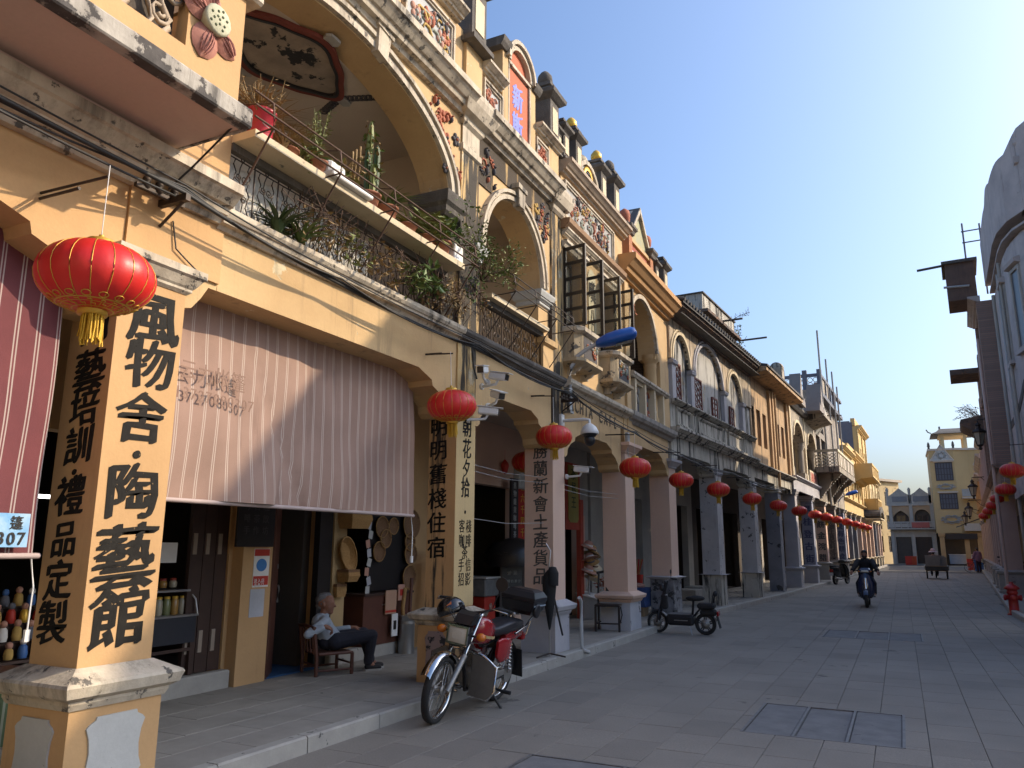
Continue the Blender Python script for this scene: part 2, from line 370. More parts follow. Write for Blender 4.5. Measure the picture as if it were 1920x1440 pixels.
CABLE = M('cable_black', (.02, .02, .02), .6, bump=0, grain=0)
PVC = M('grey_pvc_pipe', (.42, .42, .41), .5, bump=.05)

# ------------------------------------------------------------------ ground, road, pavements, kerbs
FLP = [(-12, -4.55), (17.6, -4.55), (29.2, -3.7), (52, -2.7), (82, -1.45)]
def FL(y):
    for (a, xa), (b, xb) in zip(FLP, FLP[1:]):
        if y <= b: return xa + (xb - xa) * (y - a) / (b - a)
    return xb
KRP = [(-12, 2.35), (23.5, 2.3), (38, 3.25), (61, 4.75), (90, 6.2)]
def KR(y):
    for (a, xa), (b, xb) in zip(KRP, KRP[1:]):
        if y <= b: return xa + (xb - xa) * (y - a) / (b - a)
    return xb
def KL(y): return FL(y) + .22
g = MB(); g.add([(-700, -700, -.03), (700, -700, -.03), (700, 1500, -.03), (-700, 1500, -.03)], [(0, 1, 2, 3)]); g.build('ground', EARTH, kind='structure')
ys = [-12, 5, 17.6, 24, 29.2, 38, 52, 61, 82, 100]
rd = MB(); rd.loft([[(KL(y) - .02, y, -.012), (KR(y) + .02 + (14 if y > 90 else 0), y, -.012)] for y in ys], closed=False); road = rd.build('road', ROADD, kind='structure')
def slab_mesh(x0, x1, y0, y1, z, c=.005, h=.03):
    def rg(o, zz): return [(x0 + o, y0 + o, zz), (x1 - o, y0 + o, zz), (x1 - o, y1 - o, zz), (x0 + o, y1 - o, zz)]
    return [rg(0, z - h), rg(0, z - c), rg(c, z)]
rnd = random.Random(3)
covers = [(-1.42, -.12, 7.52, 8.95), (-2.75, -1.2, 4.6, 5.95), (-1.45, .2, 15.9, 17.3)]
slabs = []
SX, SYL = .40, .62
i = 0; x = -4.33
while x < 4.6:
    off = (i % 3) * .21; y = 1.0 - off
    while y < 60:
        x0, x1 = max(x, KL(y) + .0), min(x + SX, KR(y)); y0, y1 = y, y + SYL
        bad = any(x1 > c[0] and x0 < c[1] and y1 > c[2] and y0 < c[3] for c in covers)
        if x1 - x0 > .08 and not bad: slabs.append((x0 + .0018, x1 - .0018, y0 + .0018, y1 - .0018))
        elif x1 - x0 > .08:
            for c in covers:      # cut the slab back round a cover
                if x1 > c[0] and x0 < c[1] and y1 > c[2] and y0 < c[3]:
                    for a, b, d, e in ((x0, x1, y0, min(y1, c[2])), (x0, x1, max(y0, c[3]), y1), (x0, min(x1, c[0]), max(y0, c[2]), min(y1, c[3])), (max(x0, c[1]), x1, max(y0, c[2]), min(y1, c[3]))):
                        if b - a > .04 and e - d > .04: slabs.append((a + .003, b - .003, d + .003, e - .003))
        y += SYL
    x += SX; i += 1
def seen(s): 
    cx, cy = (s[0] + s[1]) / 2, (s[2] + s[3]) / 2
    p = Vector((cx, cy, -1.6)); w = p.dot(_f)
    if w < .5: return 1e9
    X, Y = p.dot(_r) / w * 1450, -p.dot(_u) / w * 1450
    return w if abs(X) < 1000 and abs(Y) < 760 else 1e6 + w
slabs.sort(key=seen)
rest = MB()
for k, s in enumerate(slabs):
    z = rnd.uniform(-.0018, .001); m = slab_mesh(*s, z, .003)
    if k < 290: q = MB(); q.loft(m); q.build('paving_slab', rnd.choice((ROAD, ROAD, ROAD, ROAD2, ROAD3)), road)
    else: rest.loft(m, rnd.choice((0, 0, 0, 1, 2)))
rest.build('paving_slabs', [ROAD, ROAD2, ROAD3], road, kind='stuff')
# left pavement
pv = MB(); pv.loft([[(FL(y) - 2.4, y, .10), (KL(y) - .1, y, .10)] for y in [-12, 17.6, 29.2, 52, 82]], closed=False); pave = pv.build('pavement', ROADD, kind='structure')
rest = MB()
for r in range(6):
    y = -2.0 - (r % 2) * .45; 
    while y < 70:
        yy = y + .45; x0 = FL(yy) - 2.16 + r * .375; x1 = x0 + .37
        if r == 5: x1 = KL(yy) - .118
        m = slab_mesh(x0, x1, y + .003, y + .897, .12 + rnd.uniform(-.0015, .0015), .003)
        if -1 < y < 22: q = MB(); q.loft(m); q.build('pavement_slab', PAVE, pave)
        else: rest.loft(m)
        y += .9
rest.build('pavement_slabs', PAVE, pave, kind='stuff')
kb = MB(); kb.loft([[(KL(y) - .115, y, -.01), (KL(y) - .03, y, -.01), (KL(y) - .03, y, .09), (KL(y) - .115, y, .09)] for y in [-12, 17.6, 29.2, 52, 82]]); kerb = kb.build('kerb', ROADD, kind='structure')
y = -3.0
while y < 80:
    l = rnd.uniform(.85, .98) if y < 40 else 1.9
    xa, xb = KL(y), KL(y + l); dz = rnd.uniform(-.004, .004); dx = rnd.uniform(-.004, .004); q = MB()
    q.loft([[(X - .118 + dx, Y, -.02), (X + dx, Y, -.02), (X - .004 + dx, Y, .11 + dz), (X - .018 + dx, Y, .124 + dz), (X - .118 + dx, Y, .124 + dz)] for X, Y in ((xa, y + .004), (xb, y + l - .004))]); q.build('kerb_stone', KERB, kerb); y += l
# right pavement and kerb
pv = MB(); pv.loft([[(KR(y) + .1, y, .11), (KR(y) + 3.2, y, .11)] for y in [-12, 23.5, 38, 61, 90]], closed=False); pave2 = pv.build('pavement', PAVE, kind='structure')
kb = MB(); kb.loft([[(KR(y) + .025, y, -.01), (KR(y) + .1, y, -.01), (KR(y) + .1, y, .09), (KR(y) + .025, y, .09)] for y in [-12, 23.5, 38, 61, 90]]); kerb2 = kb.build('kerb', ROADD, kind='structure')
y = 16.0
while y < 88:
    l = rnd.uniform(.9, 1.1); q = MB()
    q.loft([[(X - .006, Y, -.02), (X - .004, Y, .11), (X + .014, Y, .124), (X + .115, Y, .124), (X + .115, Y, -.02)] for X, Y in ((KR(y), y + .004), (KR(y + l), y + l - .004))]); q.build('kerb_stone', KERB, kerb2); y += l
# service covers let into the paving
COV = M('concrete_cover', (.20, .20, .195), .85, col2=(.09, .09, .095), sc=4, bump=.6, bsc=60, peel=((.2, .2, .2), .66, 9))
def cover(c, lab, n=3):
    t = thing('utility_cover', lab, 'manhole cover', (c[0], c[2], 0), group='stone covers let into the paving')
    w, d = c[1] - c[0], c[3] - c[2]; f = MB()
    for k in range(n + 1): f.box(w * k / n - .012, w * k / n + .012, 0, d, -.02, .003)
    f.box(0.013, w - .013, -.012, .012, -.02, .0025); f.box(.013, w - .013, d - .012, d + .012, -.02, .0025); f.build('metal_frame', M('worn_cover_frame', (.20, .195, .19), .6, .4, col2=(.10, .095, .09), sc=9), t)
    for k in range(n):
        m = MB(); m.loft(slab_mesh(w * k / n + .018, w * (k + 1) / n - .018, .018, d - .018, -.002 if k != 1 else -.009, .006)); m.build('cover_slab', COV, t)
cover(covers[0], 'framed triple stone cover in the open road, nearest to the camera on the right'); cover(covers[1], 'framed stone cover cut by the bottom edge of the photo', 2); cover(covers[2], 'framed stone cover farther up the road, beyond the other two')
# ------------------------------------------------------------------ building kit (local frame: x out to the street, y along, z up)
def frame_at(y0, y1):
    xa, xb = FL(y0), FL(y1); th = -atan2(xb - xa, y1 - y0)
    return (xa, y0, 0), th, hypot(xb - xa, y1 - y0)
def shell(b, y0, y1, zt, doors, wall=OR, rear=-7.5, zc=3.85, up=True, shop=-2.1, room=DIM, front=-.38):
    m = MB(); m.holes(shop - .2, shop, y0, y1, .12, zc, [(d[0], d[1], d[2], d[3]) for d in doors]); m.build('shop_wall', wall, b)
    m = MB(); m.box(rear, front + .3, y0, y1, zc, zc + .22); m.build('floor_slab', CE, b)
    m = MB(); m.box(rear, front, y0, y1, zt - .25, zt - .03); m.build('roof_slab', CE, b)
    m = MB()
    m.box(rear, shop - .21, y0, y0 + .12, .0, zc); m.box(rear, shop - .21, y1 - .12, y1, .0, zc)
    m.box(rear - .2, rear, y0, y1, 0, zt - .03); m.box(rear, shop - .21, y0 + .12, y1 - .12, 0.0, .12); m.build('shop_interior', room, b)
    m = MB(); m.box(rear, front - .005, y0, y0 + .12, zc + .22, zt - .26); m.box(rear, front - .005, y1 - .12, y1, zc + .22, zt - .26); m.build('party_wall', CE, b)
def column(b, y0, y1, mat, ped=None, trim=WT, xf=0, d=.46, zp=.64, zb=.86, zcap=(3.38, 3.56), plaque=None, po=.05, name='column', label=None, capoff=.1):
    c = MB(); c.box(xf - d, xf, y0, y1, zb - .02, zcap[1]); col = c.build(name, mat, b, label=label)
    if ped:
        p = MB(); p.box(xf - d - po, xf + po, y0 - po, y1 + po, .08, zp); p.build('pedestal', ped, col)
        h = zb - zp; t = MB(); t.stack(xf - d, xf, y0, y1, [(zp - .01, po + .012), (zp + h * .12, po + .03), (zp + h * .2, po + .03), (zp + h * .32, po + .075), (zp + h * .6, po + .095), (zp + h * .68, po + .085), (zp + h * .78, po + .04), (zp + h, .012)]); t.build('base_moulding', trim, col)
    z0, z1 = zcap; h = z1 - z0
    if h > .01:
        t = MB(); t.stack(xf - d, xf, y0, y1, [(z0, .006), (z0 + h * .12, .03), (z0 + h * .22, .03), (z0 + h * .3, .045), (z0 + h * .62, capoff * .8), (z0 + h * .7, capoff), (z0 + h, capoff)]); t.build('capital', trim, col)
    if plaque:
        pm, faces = plaque
        def outline(u0, u1, z0, z1):
            k = .16 * (u1 - u0); q = .10 * (z1 - z0)
            L = [(u0 + k, z1), (u0 + k * .9, z1 - q * .5), (u0 + k * .3, z1 - q), (u0, z1 - q * 1.5), (u0 + k * .35, z1 - q * 3), (u0 + k * .5, (z0 + z1) / 2), (u0 + k * .35, z0 + q * 3), (u0, z0 + q * 1.5), (u0 + k * .3, z0 + q), (u0 + k * .9, z0 + q * .5), (u0 + k, z0)]
            return L + [(u0 + u1 - u, z) for u, z in reversed(L)]
        for f in faces:
            m = MB()
            if f == 'f': m.px(outline(y0 + .06, y1 - .06, .16, zp - .07), xf + po - .01, xf + po + .012)
            else: m.py(outline(xf - d + .05, xf - .05, .16, zp - .07), y0 - po - .012, y0 - po + .01)
            m.build('pedestal_plaque', pm, col)
    return col
def haunch(y0, y1, zt, zb, run=.75, drop=.42, l=True, r=True):
    def side(y, s): return [(y + s * run, zb), (y + s * run * .9, zb - drop * .06), (y + s * run * .66, zb - drop * .2), (y + s * run * .64, zb - drop * .34), (y + s * run * .42, zb - drop * .48), (y + s * run * .24, zb - drop * .72), (y + s * run * .22, zb - drop * .9), (y + s * run * .14, zb - drop), (y, zb - drop)]
    L = side(y0, 1)[::-1] if l else [(y0, zb)]; R = side(y1, -1) if r else [(y1, zb)]
    return [(y0, zt)] + L + R + [(y1, zt)]
def prof_cornice(z, h, pr, n=4):
    """stepped cornice section (x,z) growing outwards to pr over height h"""
    P = [(-.05, z)]; steps = [(.12, 0), (.2, .16), (.42, .2), (.5, .38), (.62, .42), (.9, .68), (1, .72), (1, 1)]
    return P + [(.01 + pr * a, z + h * b) for a, b in steps] + [(-.05, z + h)]
def cornice(b, y0, y1, z, h, pr, mat, name='cornice', x=0):
    m = MB(); m.py([(px + x, pz) for px, pz in prof_cornice(z, h, pr)], y0, y1); return m.build(name, mat, b)
def panel(b, y0, y1, z0, z1, x, fm=WT, bgm=PANEL, fw=.06, n=0, seed=1, name='relief_panel', mats=None, big=1.0):
    f = MB()
    for i, o in ((0, .05), (fw * .5, .03)):
        f.box(x - .02, x + o, y0 + i, y1 - i, z1 - i - fw * .5, z1 - i); f.box(x - .02, x + o, y0 + i, y1 - i, z0 + i, z0 + i + fw * .5)
        f.box(x - .02, x + o, y0 + i, y0 + i + fw * .5, z0 + i + fw * .5, z1 - i - fw * .5); f.box(x - .02, x + o, y1 - i - fw * .5, y1 - i, z0 + i + fw * .5, z1 - i - fw * .5)
    fr = f.build(name, fm, b); g = MB(); g.box(x - .03, x + .004, y0 + fw * .4, y1 - fw * .4, z0 + fw * .4, z1 - fw * .4); g.build('background', bgm, fr)
    if n: relief(fr, y0 + fw, y1 - fw, z0 + fw, z1 - fw, x, n, seed, mats=mats, big=big)
    return fr
def relief(par, y0, y1, z0, z1, x, n, seed, mats=None, big=1.0, name='carved_relief'):
    """figures and foliage in raised plaster: overlapping petals, folds and heads"""
    r = random.Random(seed); m = MB(); w, h = y1 - y0, z1 - z0
    for k in range(n):
        cy, cz = y0 + w * r.uniform(.1, .9), z0 + h * r.uniform(.12, .88); mi = r.randrange(len(mats or RELM)); R = min(w, h) * r.uniform(.07, .16) * big
        if r.random() < .45:          # blossom / foliage scroll
            p = r.randint(4, 6); a0 = r.uniform(0, 6)
            for j in range(p):
                a = a0 + j * 2 * pi / p; m.ell((x + .012, cy + cos(a) * R * .6, cz + sin(a) * R * .6), .022, R * (.3 + .2 * abs(cos(a))), R * (.3 + .2 * abs(sin(a))), 7, 5, mi)
            m.ell((x + .03, cy, cz), .02, R * .25, R * .25, 7, 5, (mi + 1) % len(mats or RELM))
        elif r.random() < .5:         # draped figure
            m.ell((x + .02, cy, cz), .035, R * .45, R * 1.0, 8, 6, mi); m.ell((x + .035, cy + R * .1, cz + R * 1.1), .03, R * .26, R * .3, 7, 5, 5 if not mats else 0)
            m.ell((x + .025, cy + R * .5, cz + R * .1), .02, R * .5, R * .22, 7, 5, (mi + 2) % len(mats or RELM))
        else:                         # curling stem
            pts = [(x + .015, cy + cos(t * .9) * R * (1.3 - t * .2), cz + sin(t * .9) * R * (1.3 - t * .2)) for t in range(6)]; m.tube(pts, [R * .22 * (1 - .12 * i) for i in range(6)], 5, mi)
    return m.build(name, mats or RELM, par)
def finial(b, y, z, s, mat=DK, x=-.2, ball=True, ballmat=None, h=.75, name='finial'):
    m = MB(); w = .17 * s
    m.stack(x - w, x + w, y - w, y + w, [(z, .07 * s), (z + .06 * s, .07 * s), (z + .09 * s, .02 * s), (z + .12 * s, 0), (z + h * s, 0), (z + h * s + .02, .03 * s), (z + h * s + .08 * s, .10 * s), (z + h * s + .14 * s, .11 * s), (z + h * s + .17 * s, .03 * s), (z + h * s + .26 * s, -.03 * s), (z + h * s + .27 * s, .0), (z + h * s + .33 * s, 0), (z + h * s + .35 * s, -.05 * s)])
    f = m.build(name, mat, b)
    p = MB(); p.box(x + w - .005, x + w + .012, y - w * .62, y + w * .62, z + .2 * s, z + (h - .12) * s); p.build('inset_panel', CR, f)
    if ball:
        q = MB(); q.lathe([(.05 * s, 0), (.10 * s, .03 * s), (.13 * s, .1 * s), (.12 * s, .18 * s), (.07 * s, .25 * s), (.02 * s, .29 * s), (.001, .30 * s)], (x, y, z + h * s + .34 * s), 12); q.build('urn', ballmat or mat, f)
    return f
def window(b, y0, y1, z0, z1, x, fm=DKW, gm=GLS, nv=1, nh=3, dep=.05, name='window', fw=.05, bars=.018, curt=False):
    f = MB(); f.box(x - dep, x, y0, y0 + fw, z0, z1); f.box(x - dep, x, y1 - fw, y1, z0, z1); f.box(x - dep, x, y0 + fw, y1 - fw, z0, z0 + fw); f.box(x - dep, x, y0 + fw, y1 - fw, z1 - fw, z1)
    for k in range(1, nv + 1):
        yy = y0 + (y1 - y0) * k / (nv + 1); f.box(x - dep + .004, x - .004, yy - bars, yy + bars, z0 + fw, z1 - fw)
    w = f.build(name, fm, b)
    if nh > 1:
        h = MB()
        for k in range(1, nh): zz = z0 + (z1 - z0) * k / nh; h.box(x - dep + .008, x - .008, y0 + fw, y1 - fw, zz - bars * .8, zz + bars * .8)
        h.build('glazing_bars', fm, w)
    p = MB(); p.box(x - dep * .7, x - dep * .55, y0 + fw * .5, y1 - fw * .5, z0 + fw * .5, z1 - fw * .5); p.build('pane', gm, w)
    return w
def spiral(y, z, r, dirn, turns=1.4, n=11, a0=0):
    return [(y + cos(a0 + dirn * 2 * pi * turns * t / n) * r * (1 - .78 * t / n), z + sin(a0 + dirn * 2 * pi * turns * t / n) * r * (1 - .78 * t / n)) for t in range(n + 1)]
def iron_panel(b, y0, y1, z0, z1, x, n, name='balustrade_panel'):
    """wrought-iron field: wavy bars between S-scroll groups"""
    m = MB(); r = .0065; h = z1 - z0; w = (y1 - y0) / n
    m.tube([(x, y0, z1), (x, y1, z1)], .011, 5); m.tube([(x, y0, z0), (x, y1, z0)], .011, 5); m.tube([(x, y0, z1 - h * .12), (x, y1, z1 - h * .12)], .007, 4)
    for k in range(n):
        a = y0 + w * k; m.tube([(x, a, z0), (x, a, z1)], .009, 4)
        for q in (.22, .78):
            m.tube([(x, a + w * q + .018 * sin(j * 2.1), z0 + h * .88 * j / 9) for j in range(10)], r, 4)
        for zz, dd in ((.3, 1), (.62, -1)):
            for sgn in (1, -1):
                m.tube([(x, *p) for p in spiral(a + w * .5 + sgn * w * .13, z0 + h * zz, w * .14, sgn * dd, a0=(0 if sgn > 0 else pi))], r, 4)
        m.tube([(x, *p) for p in [(a + w * .5 + w * .07 * cos(t), z1 - h * .06 + h * .055 * sin(t)) for t in [i * pi / 4 for i in range(8)]]], r, 4, closed=True)
        m.tube([(x, a + w * .5 + .03 * sin(j * pi / 4), z0 + h * .88 * j / 8) for j in range(9)], r, 4)
    return m.build(name, IRON, b)
# ------------------------------------------------------------------ left row, first five shophouses (straight frontage)
# corner house with the lotus balcony
b0 = thing('shophouse', 'orange shophouse at the left edge with a projecting balcony bearing a carved lotus flower', 'shophouse', (-4.55, 0, 0), group='shophouses of the arcade')
shell(b0, -4, 3.27, 8.2, [(-3.5, -.2, .12, 3.0), (.1, 3.1, .12, 3.0)], OR)
column(b0, -.9, -.35, OR, OR, WT, plaque=(PALE, 'f'))
m = MB(); m.px(haunch(-.35, 3.268, 4.04, 3.62, .95, .52), -.42, -.02); m.px(haunch(-4, -.9, 4.04, 3.62, .95, .52), -.42, -.02); m.build('beam', OR, b0)
m = MB(); m.box(-.4, -.004, -4, 3.268, 4.04, 8.2); m.build('wall', OR, b0)
cornice(b0, -4, 4.02, 4.03, .26, .26, WT, 'string_course')
m = MB(); m.py([(-.05, 4.16), (.0, 4.16), (.10, 4.2), (.14, 4.26), (.2, 4.28), (.22, 4.335), (-.05, 4.335)], -4, 3.2); m.build('cove_moulding', SO, b0)
bal = MB(); bal.box(.0, .86, -4, 3.44, 4.34, 4.36); bal = bal.build('balcony_floor', SO, b0)
m = MB(); m.py([(.80, 4.33), (.875, 4.335), (.885, 4.345), (.885, 4.455), (.875, 4.47), (.0, 4.47), (.0, 4.362), (.80, 4.362)], -4, 3.46); m.box(.0, .875, 3.44, 3.462, 4.333, 4.36); m.build('slab_edge', M('stained_slab_edge', (.50, .46, .40), .9, col2=(.2, .18, .16), sc=4, amt=.9, streak=(GR, .8, .45), peel=((.09, .08, .075), .55, 4), bump=.5), bal)
w = MB(); w.holes(.70, .80, -4, 3.40, 4.47, 5.30, [(1.5, 2.95, 4.66, 5.2), (-1.2, .3, 4.66, 5.2)]); w = w.build('balcony_parapet', OR, b0)
m = MB(); m.box(.01, .70, 3.30, 3.398, 4.47, 5.30); m.build('parapet_return', OR, w)
m = MB(); m.py([(.66, 5.30), (.84, 5.302), (.86, 5.32), (.86, 5.40), (.84, 5.42), (.66, 5.42)], -4, 3.5); m.box(.0, .84, 3.28, 3.49, 5.305, 5.415); m.build('coping', WT, w)
m = MB()
for ya, yb in ((1.5, 2.95), (-1.2, .3)):
    for k in range(5):
        yy = ya + (yb - ya) * (k + .5) / 5
        m.tube([(.75, yy + .05 * sin(t * 1.2), 4.66 + .54 * t / 8) for t in range(9)], .022, 6); m.tube([(.75, yy - .1 + .03 * sin(t * 1.6), 4.66 + .54 * t / 8) for t in range(9)], .016, 6)
        m.tube([(.75, *p) for p in spiral(yy + .07, 5.0, .09, 1, a0=pi)], .016, 5); m.tube([(.75, *p) for p in spiral(yy - .02, 4.8, .08, -1)], .016, 5)
m.build('balcony_grille', M('pale_grille_paint', (.42, .33, .24), .8, bump=.2), w)
m = MB(); m.box(.2, .66, -1.2, 2.95, 4.5, 5.29); m.build('store_cupboard', DIM, w)
LOT = M('lotus_petal_plaster', (.45, .20, .15), .85, col2=(.33, .13, .10), sc=9, streak=((.15, .06, .05), .5, .5), bump=.3)
lot = thing('lotus_ornament', 'carved pink lotus with four petals and a pale seed pod on the orange balcony', 'wall ornament', (-3.75, 3.12, 4.93))
for a, L in ((1.75, .20), (-1.80, .22), (-.62, .19), (2.75, .19)):
    m = MB(); d = (cos(a), sin(a)); n = (-d[1], d[0]); rings = []
    for i in range(8):
        t = i / 7; r = L * (.12 + .36 * sin(pi * min(1, t * .92 + .06)) ** .8) * (1 if t < .99 else .1); c = .03 + L * 1.18 * t
        rings.append([(.012 + .055 * sin(pi * (t * .85 + .1)) * (1 - abs(q)) ** .7 - .004, d[0] * c + n[0] * r * q, d[1] * c + n[1] * r * q) for q in (-1, -.7, -.35, -.08, 0, .08, .35, .7, 1)])
    m.loft(rings, 0, True, closed=False); p = m.build('petal', LOT, lot)
    v = MB()
    for q in (-.5, -.25, 0, .25, .5): v.tube([(.014 + .055 * sin(pi * (t / 7 * .85 + .1)) * (1 - abs(q)) ** .7, d[0] * (.05 + L * 1.1 * t / 7) + n[0] * L * .4 * q * sin(pi * t / 7 * .9 + .1), d[1] * (.05 + L * 1.1 * t / 7) + n[1] * L * .4 * q * sin(pi * t / 7 * .9 + .1)) for t in range(1, 7)], .004, 4)
    v.build('petal_vein', M('petal_vein_paint', (.25, .09, .08), .85, bump=0), p)
m = MB(); m.lathe([(.085, 0), (.10, .05), (.105, .075), (.09, .085), (.0, .087)], (0, 0, 0), 16, ax='x'); pod = m.build('seed_pod', M('seed_pod_plaster', (.52, .50, .36), .85, col2=(.36, .36, .25), sc=12, bump=.3), lot)
m = MB()
for k in range(13):
    a, r = k * 2.4, .022 * sqrt(k); m.ell((.087, cos(a) * r, sin(a) * r), .006, .010, .010, 7, 5)
m.build('seed', M('seed_paint', (.10, .12, .06), .8, bump=0), pod)
# grand arch house with the pottery shop
b1 = thing('shophouse', 'yellow shophouse with the great plant-filled arch over the pottery shop', 'shophouse', (-4.55, 0, 0), group='shophouses of the arcade')
shell(b1, 3.272, 8.0, 7.0, [(3.55, 6.45, .25, 2.6), (6.97, 8.0, .12, 2.5)], OR)
P1 = column(b1, 3.27, 3.80, OR, OR, WT, zp=.64, zb=.86, zcap=(3.39, 3.57), plaque=(PALE, 'fs'), name='corner_column', po=.06)
m = MB(); m.box(-.4, .0, 3.272, 4.10, 3.57, 6.95); m.build('pilaster', OR, b1)
m = MB(); m.px(haunch(4.10, 7.752, 4.0, 3.52, .8, .45, l=False), -.42, -.022); m.build('beam', Y_, b1)
m = MB(); m.px([(3.801, 4.0), (3.801, 3.30), (3.88, 3.32), (3.96, 3.42), (4.02, 3.52), (4.098, 3.52), (4.098, 4.0)], -.42, -.025); m.build('beam_bracket', Y_, b1)
m = MB(); m.py([(-.1, 4.0), (.01, 4.0), (.03, 4.03), (.075, 4.04), (.085, 4.075), (.10, 4.08), (.12, 4.11), (.12, 4.15), (.10, 4.165), (-.3, 4.165)], 4.02, 7.75); m.build('string_course', WT, b1)
m = MB(); m.archwall(4.10, 7.752, 5.72, 6.96, -.42, -.02, 5.52, 5.78, 1.95, .95, 28); m.build('arch_wall', Y_, b1)
m = MB(); m.archband(5.52, 5.78, 1.97, .97, .07, -.05, .03, 32); m.archband(5.52, 5.78, 2.05, 1.05, .035, -.05, .015, 32); m.archband(5.52, 5.78, 2.09, 1.09, .05, -.05, .05, 32); m.build('arch_moulding', WT, b1)
k = MB(); k.px([(5.85, 6.70), (6.02, 6.66), (6.08, 6.98), (5.86, 7.02)], -.02, .075); k.px([(5.82, 6.99), (6.11, 6.95), (6.12, 7.0), (5.82, 7.045)], -.02, .09); k.build('keystone', WT, b1)
j = MB(); j.box(-.40, -.06, 7.44, 7.75, 4.17, 5.56); j.build('arch_pier', YG, b1)
j = MB(); j.stack(-.40, -.05, 7.45, 7.75, [(5.52, .01), (5.56, .05), (5.62, .06), (5.66, .10), (5.76, .12), (5.79, .12), (5.82, .05)]); j.build('arch_capital', DK, b1)
relief(b1, 6.85, 7.74, 6.35, 6.93, -.02, 16, 5, [RELM[1], RELM[3], RELM[1]], 1.0, 'spandrel_relief')
relief(b1, 7.25, 7.74, 5.95, 6.5, -.02, 12, 8, [RELM[1], RELM[3]], 1.1, 'spandrel_relief')
cornice(b1, 3.4, 7.75, 6.96, .30, .26, WT); m = MB()
for q in range(58): m.box(.02, .20, 3.45 + q * .075, 3.485 + q * .075, 7.13, 7.185)
m.build('dentil_row', WT, b1)
m = MB(); m.box(-.40, -.02, 3.272, 7.752, 7.26, 8.22); m.build('parapet', Y_, b1)
panel(b1, 6.35, 7.45, 7.36, 8.06, .0, n=20, seed=3, big=1.25); panel(b1, 3.6, 4.6, 7.36, 8.06, .0, n=12, seed=4)
m = MB(); m.box(-.02, .05, 5.95, 6.25, 7.27, 8.2); m.box(-.02, .05, 4.75, 4.95, 7.27, 8.2); m.build('parapet_pilaster', Y_, b1)
m = MB(); m.box(-.02, .012, 4.95, 5.95, 7.3, 8.9); m.build('sign_panel', REDP, b1)
cornice(b1, 3.272, 7.6, 8.22, .14, .16, WT, 'coping')
# loggia behind the arch
m = MB(); m.box(-2.15, -2.0, 3.4, 7.9, 4.07, 6.75); m.build('loggia_wall', CE, b1)
cl = MB(); cl.box(-2.2, -.42, 3.4, 7.9, 6.70, 6.74); cl = cl.build('loggia_ceiling', CE, b1)
def cartouche(cx, cy, sx, sy, n=64):
    P = []
    for i in range(n):
        t = 2 * pi * i / n; r = 1 + .085 * cos(4 * t) + .03 * cos(8 * t); P.append((cx + sx * r * cos(t), cy + sy * r * sin(t)))
    return P
A = cartouche(-.85, 5.50, .50, .80); Bc = cartouche(-.85, 5.50, .435, .72)
m = MB(); m.loft([[(x, y, 6.70) for x, y in A], [(x, y, 6.655) for x, y in A], [(x, y, 6.655) for x, y in Bc], [(x, y, 6.69) for x, y in Bc]], caps=False)
mural = m.build('mural_frame', M('mural_frame_red', (.20, .045, .03), .7, col2=(.13, .03, .02), sc=8), cl)
A2 = cartouche(-.85, 5.50, .44, .725); B2 = cartouche(-.85, 5.50, .41, .68); m = MB(); m.loft([[(x, y, 6.68) for x, y in A2], [(x, y, 6.645) for x, y in A2], [(x, y, 6.645) for x, y in B2], [(x, y, 6.68) for x, y in B2]], caps=False); m.build('inner_rim', BLK, mural)
m = MB(); m.add([(x, y, 6.682) for x, y in Bc], [tuple(range(64))]); m.build('mural_painting', M('ink_landscape', (.42, .34, .26), .8, col2=(.16, .14, .12), sc=2.2, amt=.9, peel=((.03, .03, .03), .545, 3.3), bump=0, grain=.3), mural)
m = MB()
for a in (0, pi / 2, pi, 3 * pi / 2):
    cx, cy = -.85 + .60 * cos(a), 5.5 + .95 * sin(a); m.pz([(cx + .06 * cos(a + q) * (1.3 if i % 2 else 1), cy + .10 * sin(a + q)) for i, q in enumerate([0, .8, 1.6, 2.4, 3.2, 4, 4.8, 5.5])], 6.668, 6.70)
m.build('mural_boss', RELM[0], mural)
m = MB()
for k in range(7):
    for s in (1, -1): m.tube([(-.85 + s * (.06 + .05 * k) + (p[0]), 6.42 + .02 * k + p[1], 6.69) for p in spiral(0, 0, .07, s)], .010, 5)
m.build('mural_scrollwork', RELM[3], mural)
m = MB(); m.box(-2.0, -1.96, 3.4, 7.9, 6.15, 6.20); m.box(-2.0, -1.97, 3.4, 7.9, 5.3, 5.33); m.build('picture_rail', CE, b1)
window(b1, 4.6, 5.7, 4.17, 6.0, -1.95, DKW, GLS, 1, 4)
# railing and flower shelf
for k in range(4): iron_panel(b1, 4.12 + k * .83, 4.12 + (k + 1) * .83, 4.19, 4.74, -.03, 3)
m = MB(); m.box(-.05, .25, 4.1, 7.44, 4.765, 4.83); m.build('flower_shelf', CR, b1)
m = MB(); m.box(-.04, .02, 4.1, 7.44, 4.70, 4.765); m.build('shelf_bearer', DK, b1)
m = MB()
for z, x in ((5.02, .40), (4.90, .42), (4.80, .42), (5.10, .06)): m.tube([(x, 3.92 if x > .3 else 4.12, z), (x, 7.46, z - .02)], .009, 5)
for y in (4.12, 4.95, 5.78, 6.62, 7.4):
    m.tube([(.02, y, 4.22), (.2, y + .02, 4.5), (.42, y, 4.80), (.42, y, 4.9), (.40, y, 5.02), (.33, y, 5.07)], .009, 5); m.tube([(.0, y, 4.79), (.42, y, 4.80)], .008, 5); m.tube([(.06, y, 4.8), (.06, y, 5.1)], .008, 5); m.tube([(.06, y, 5.1), (.40, y, 5.02)], .007, 5)
m.build('plant_rack', RUST, b1)
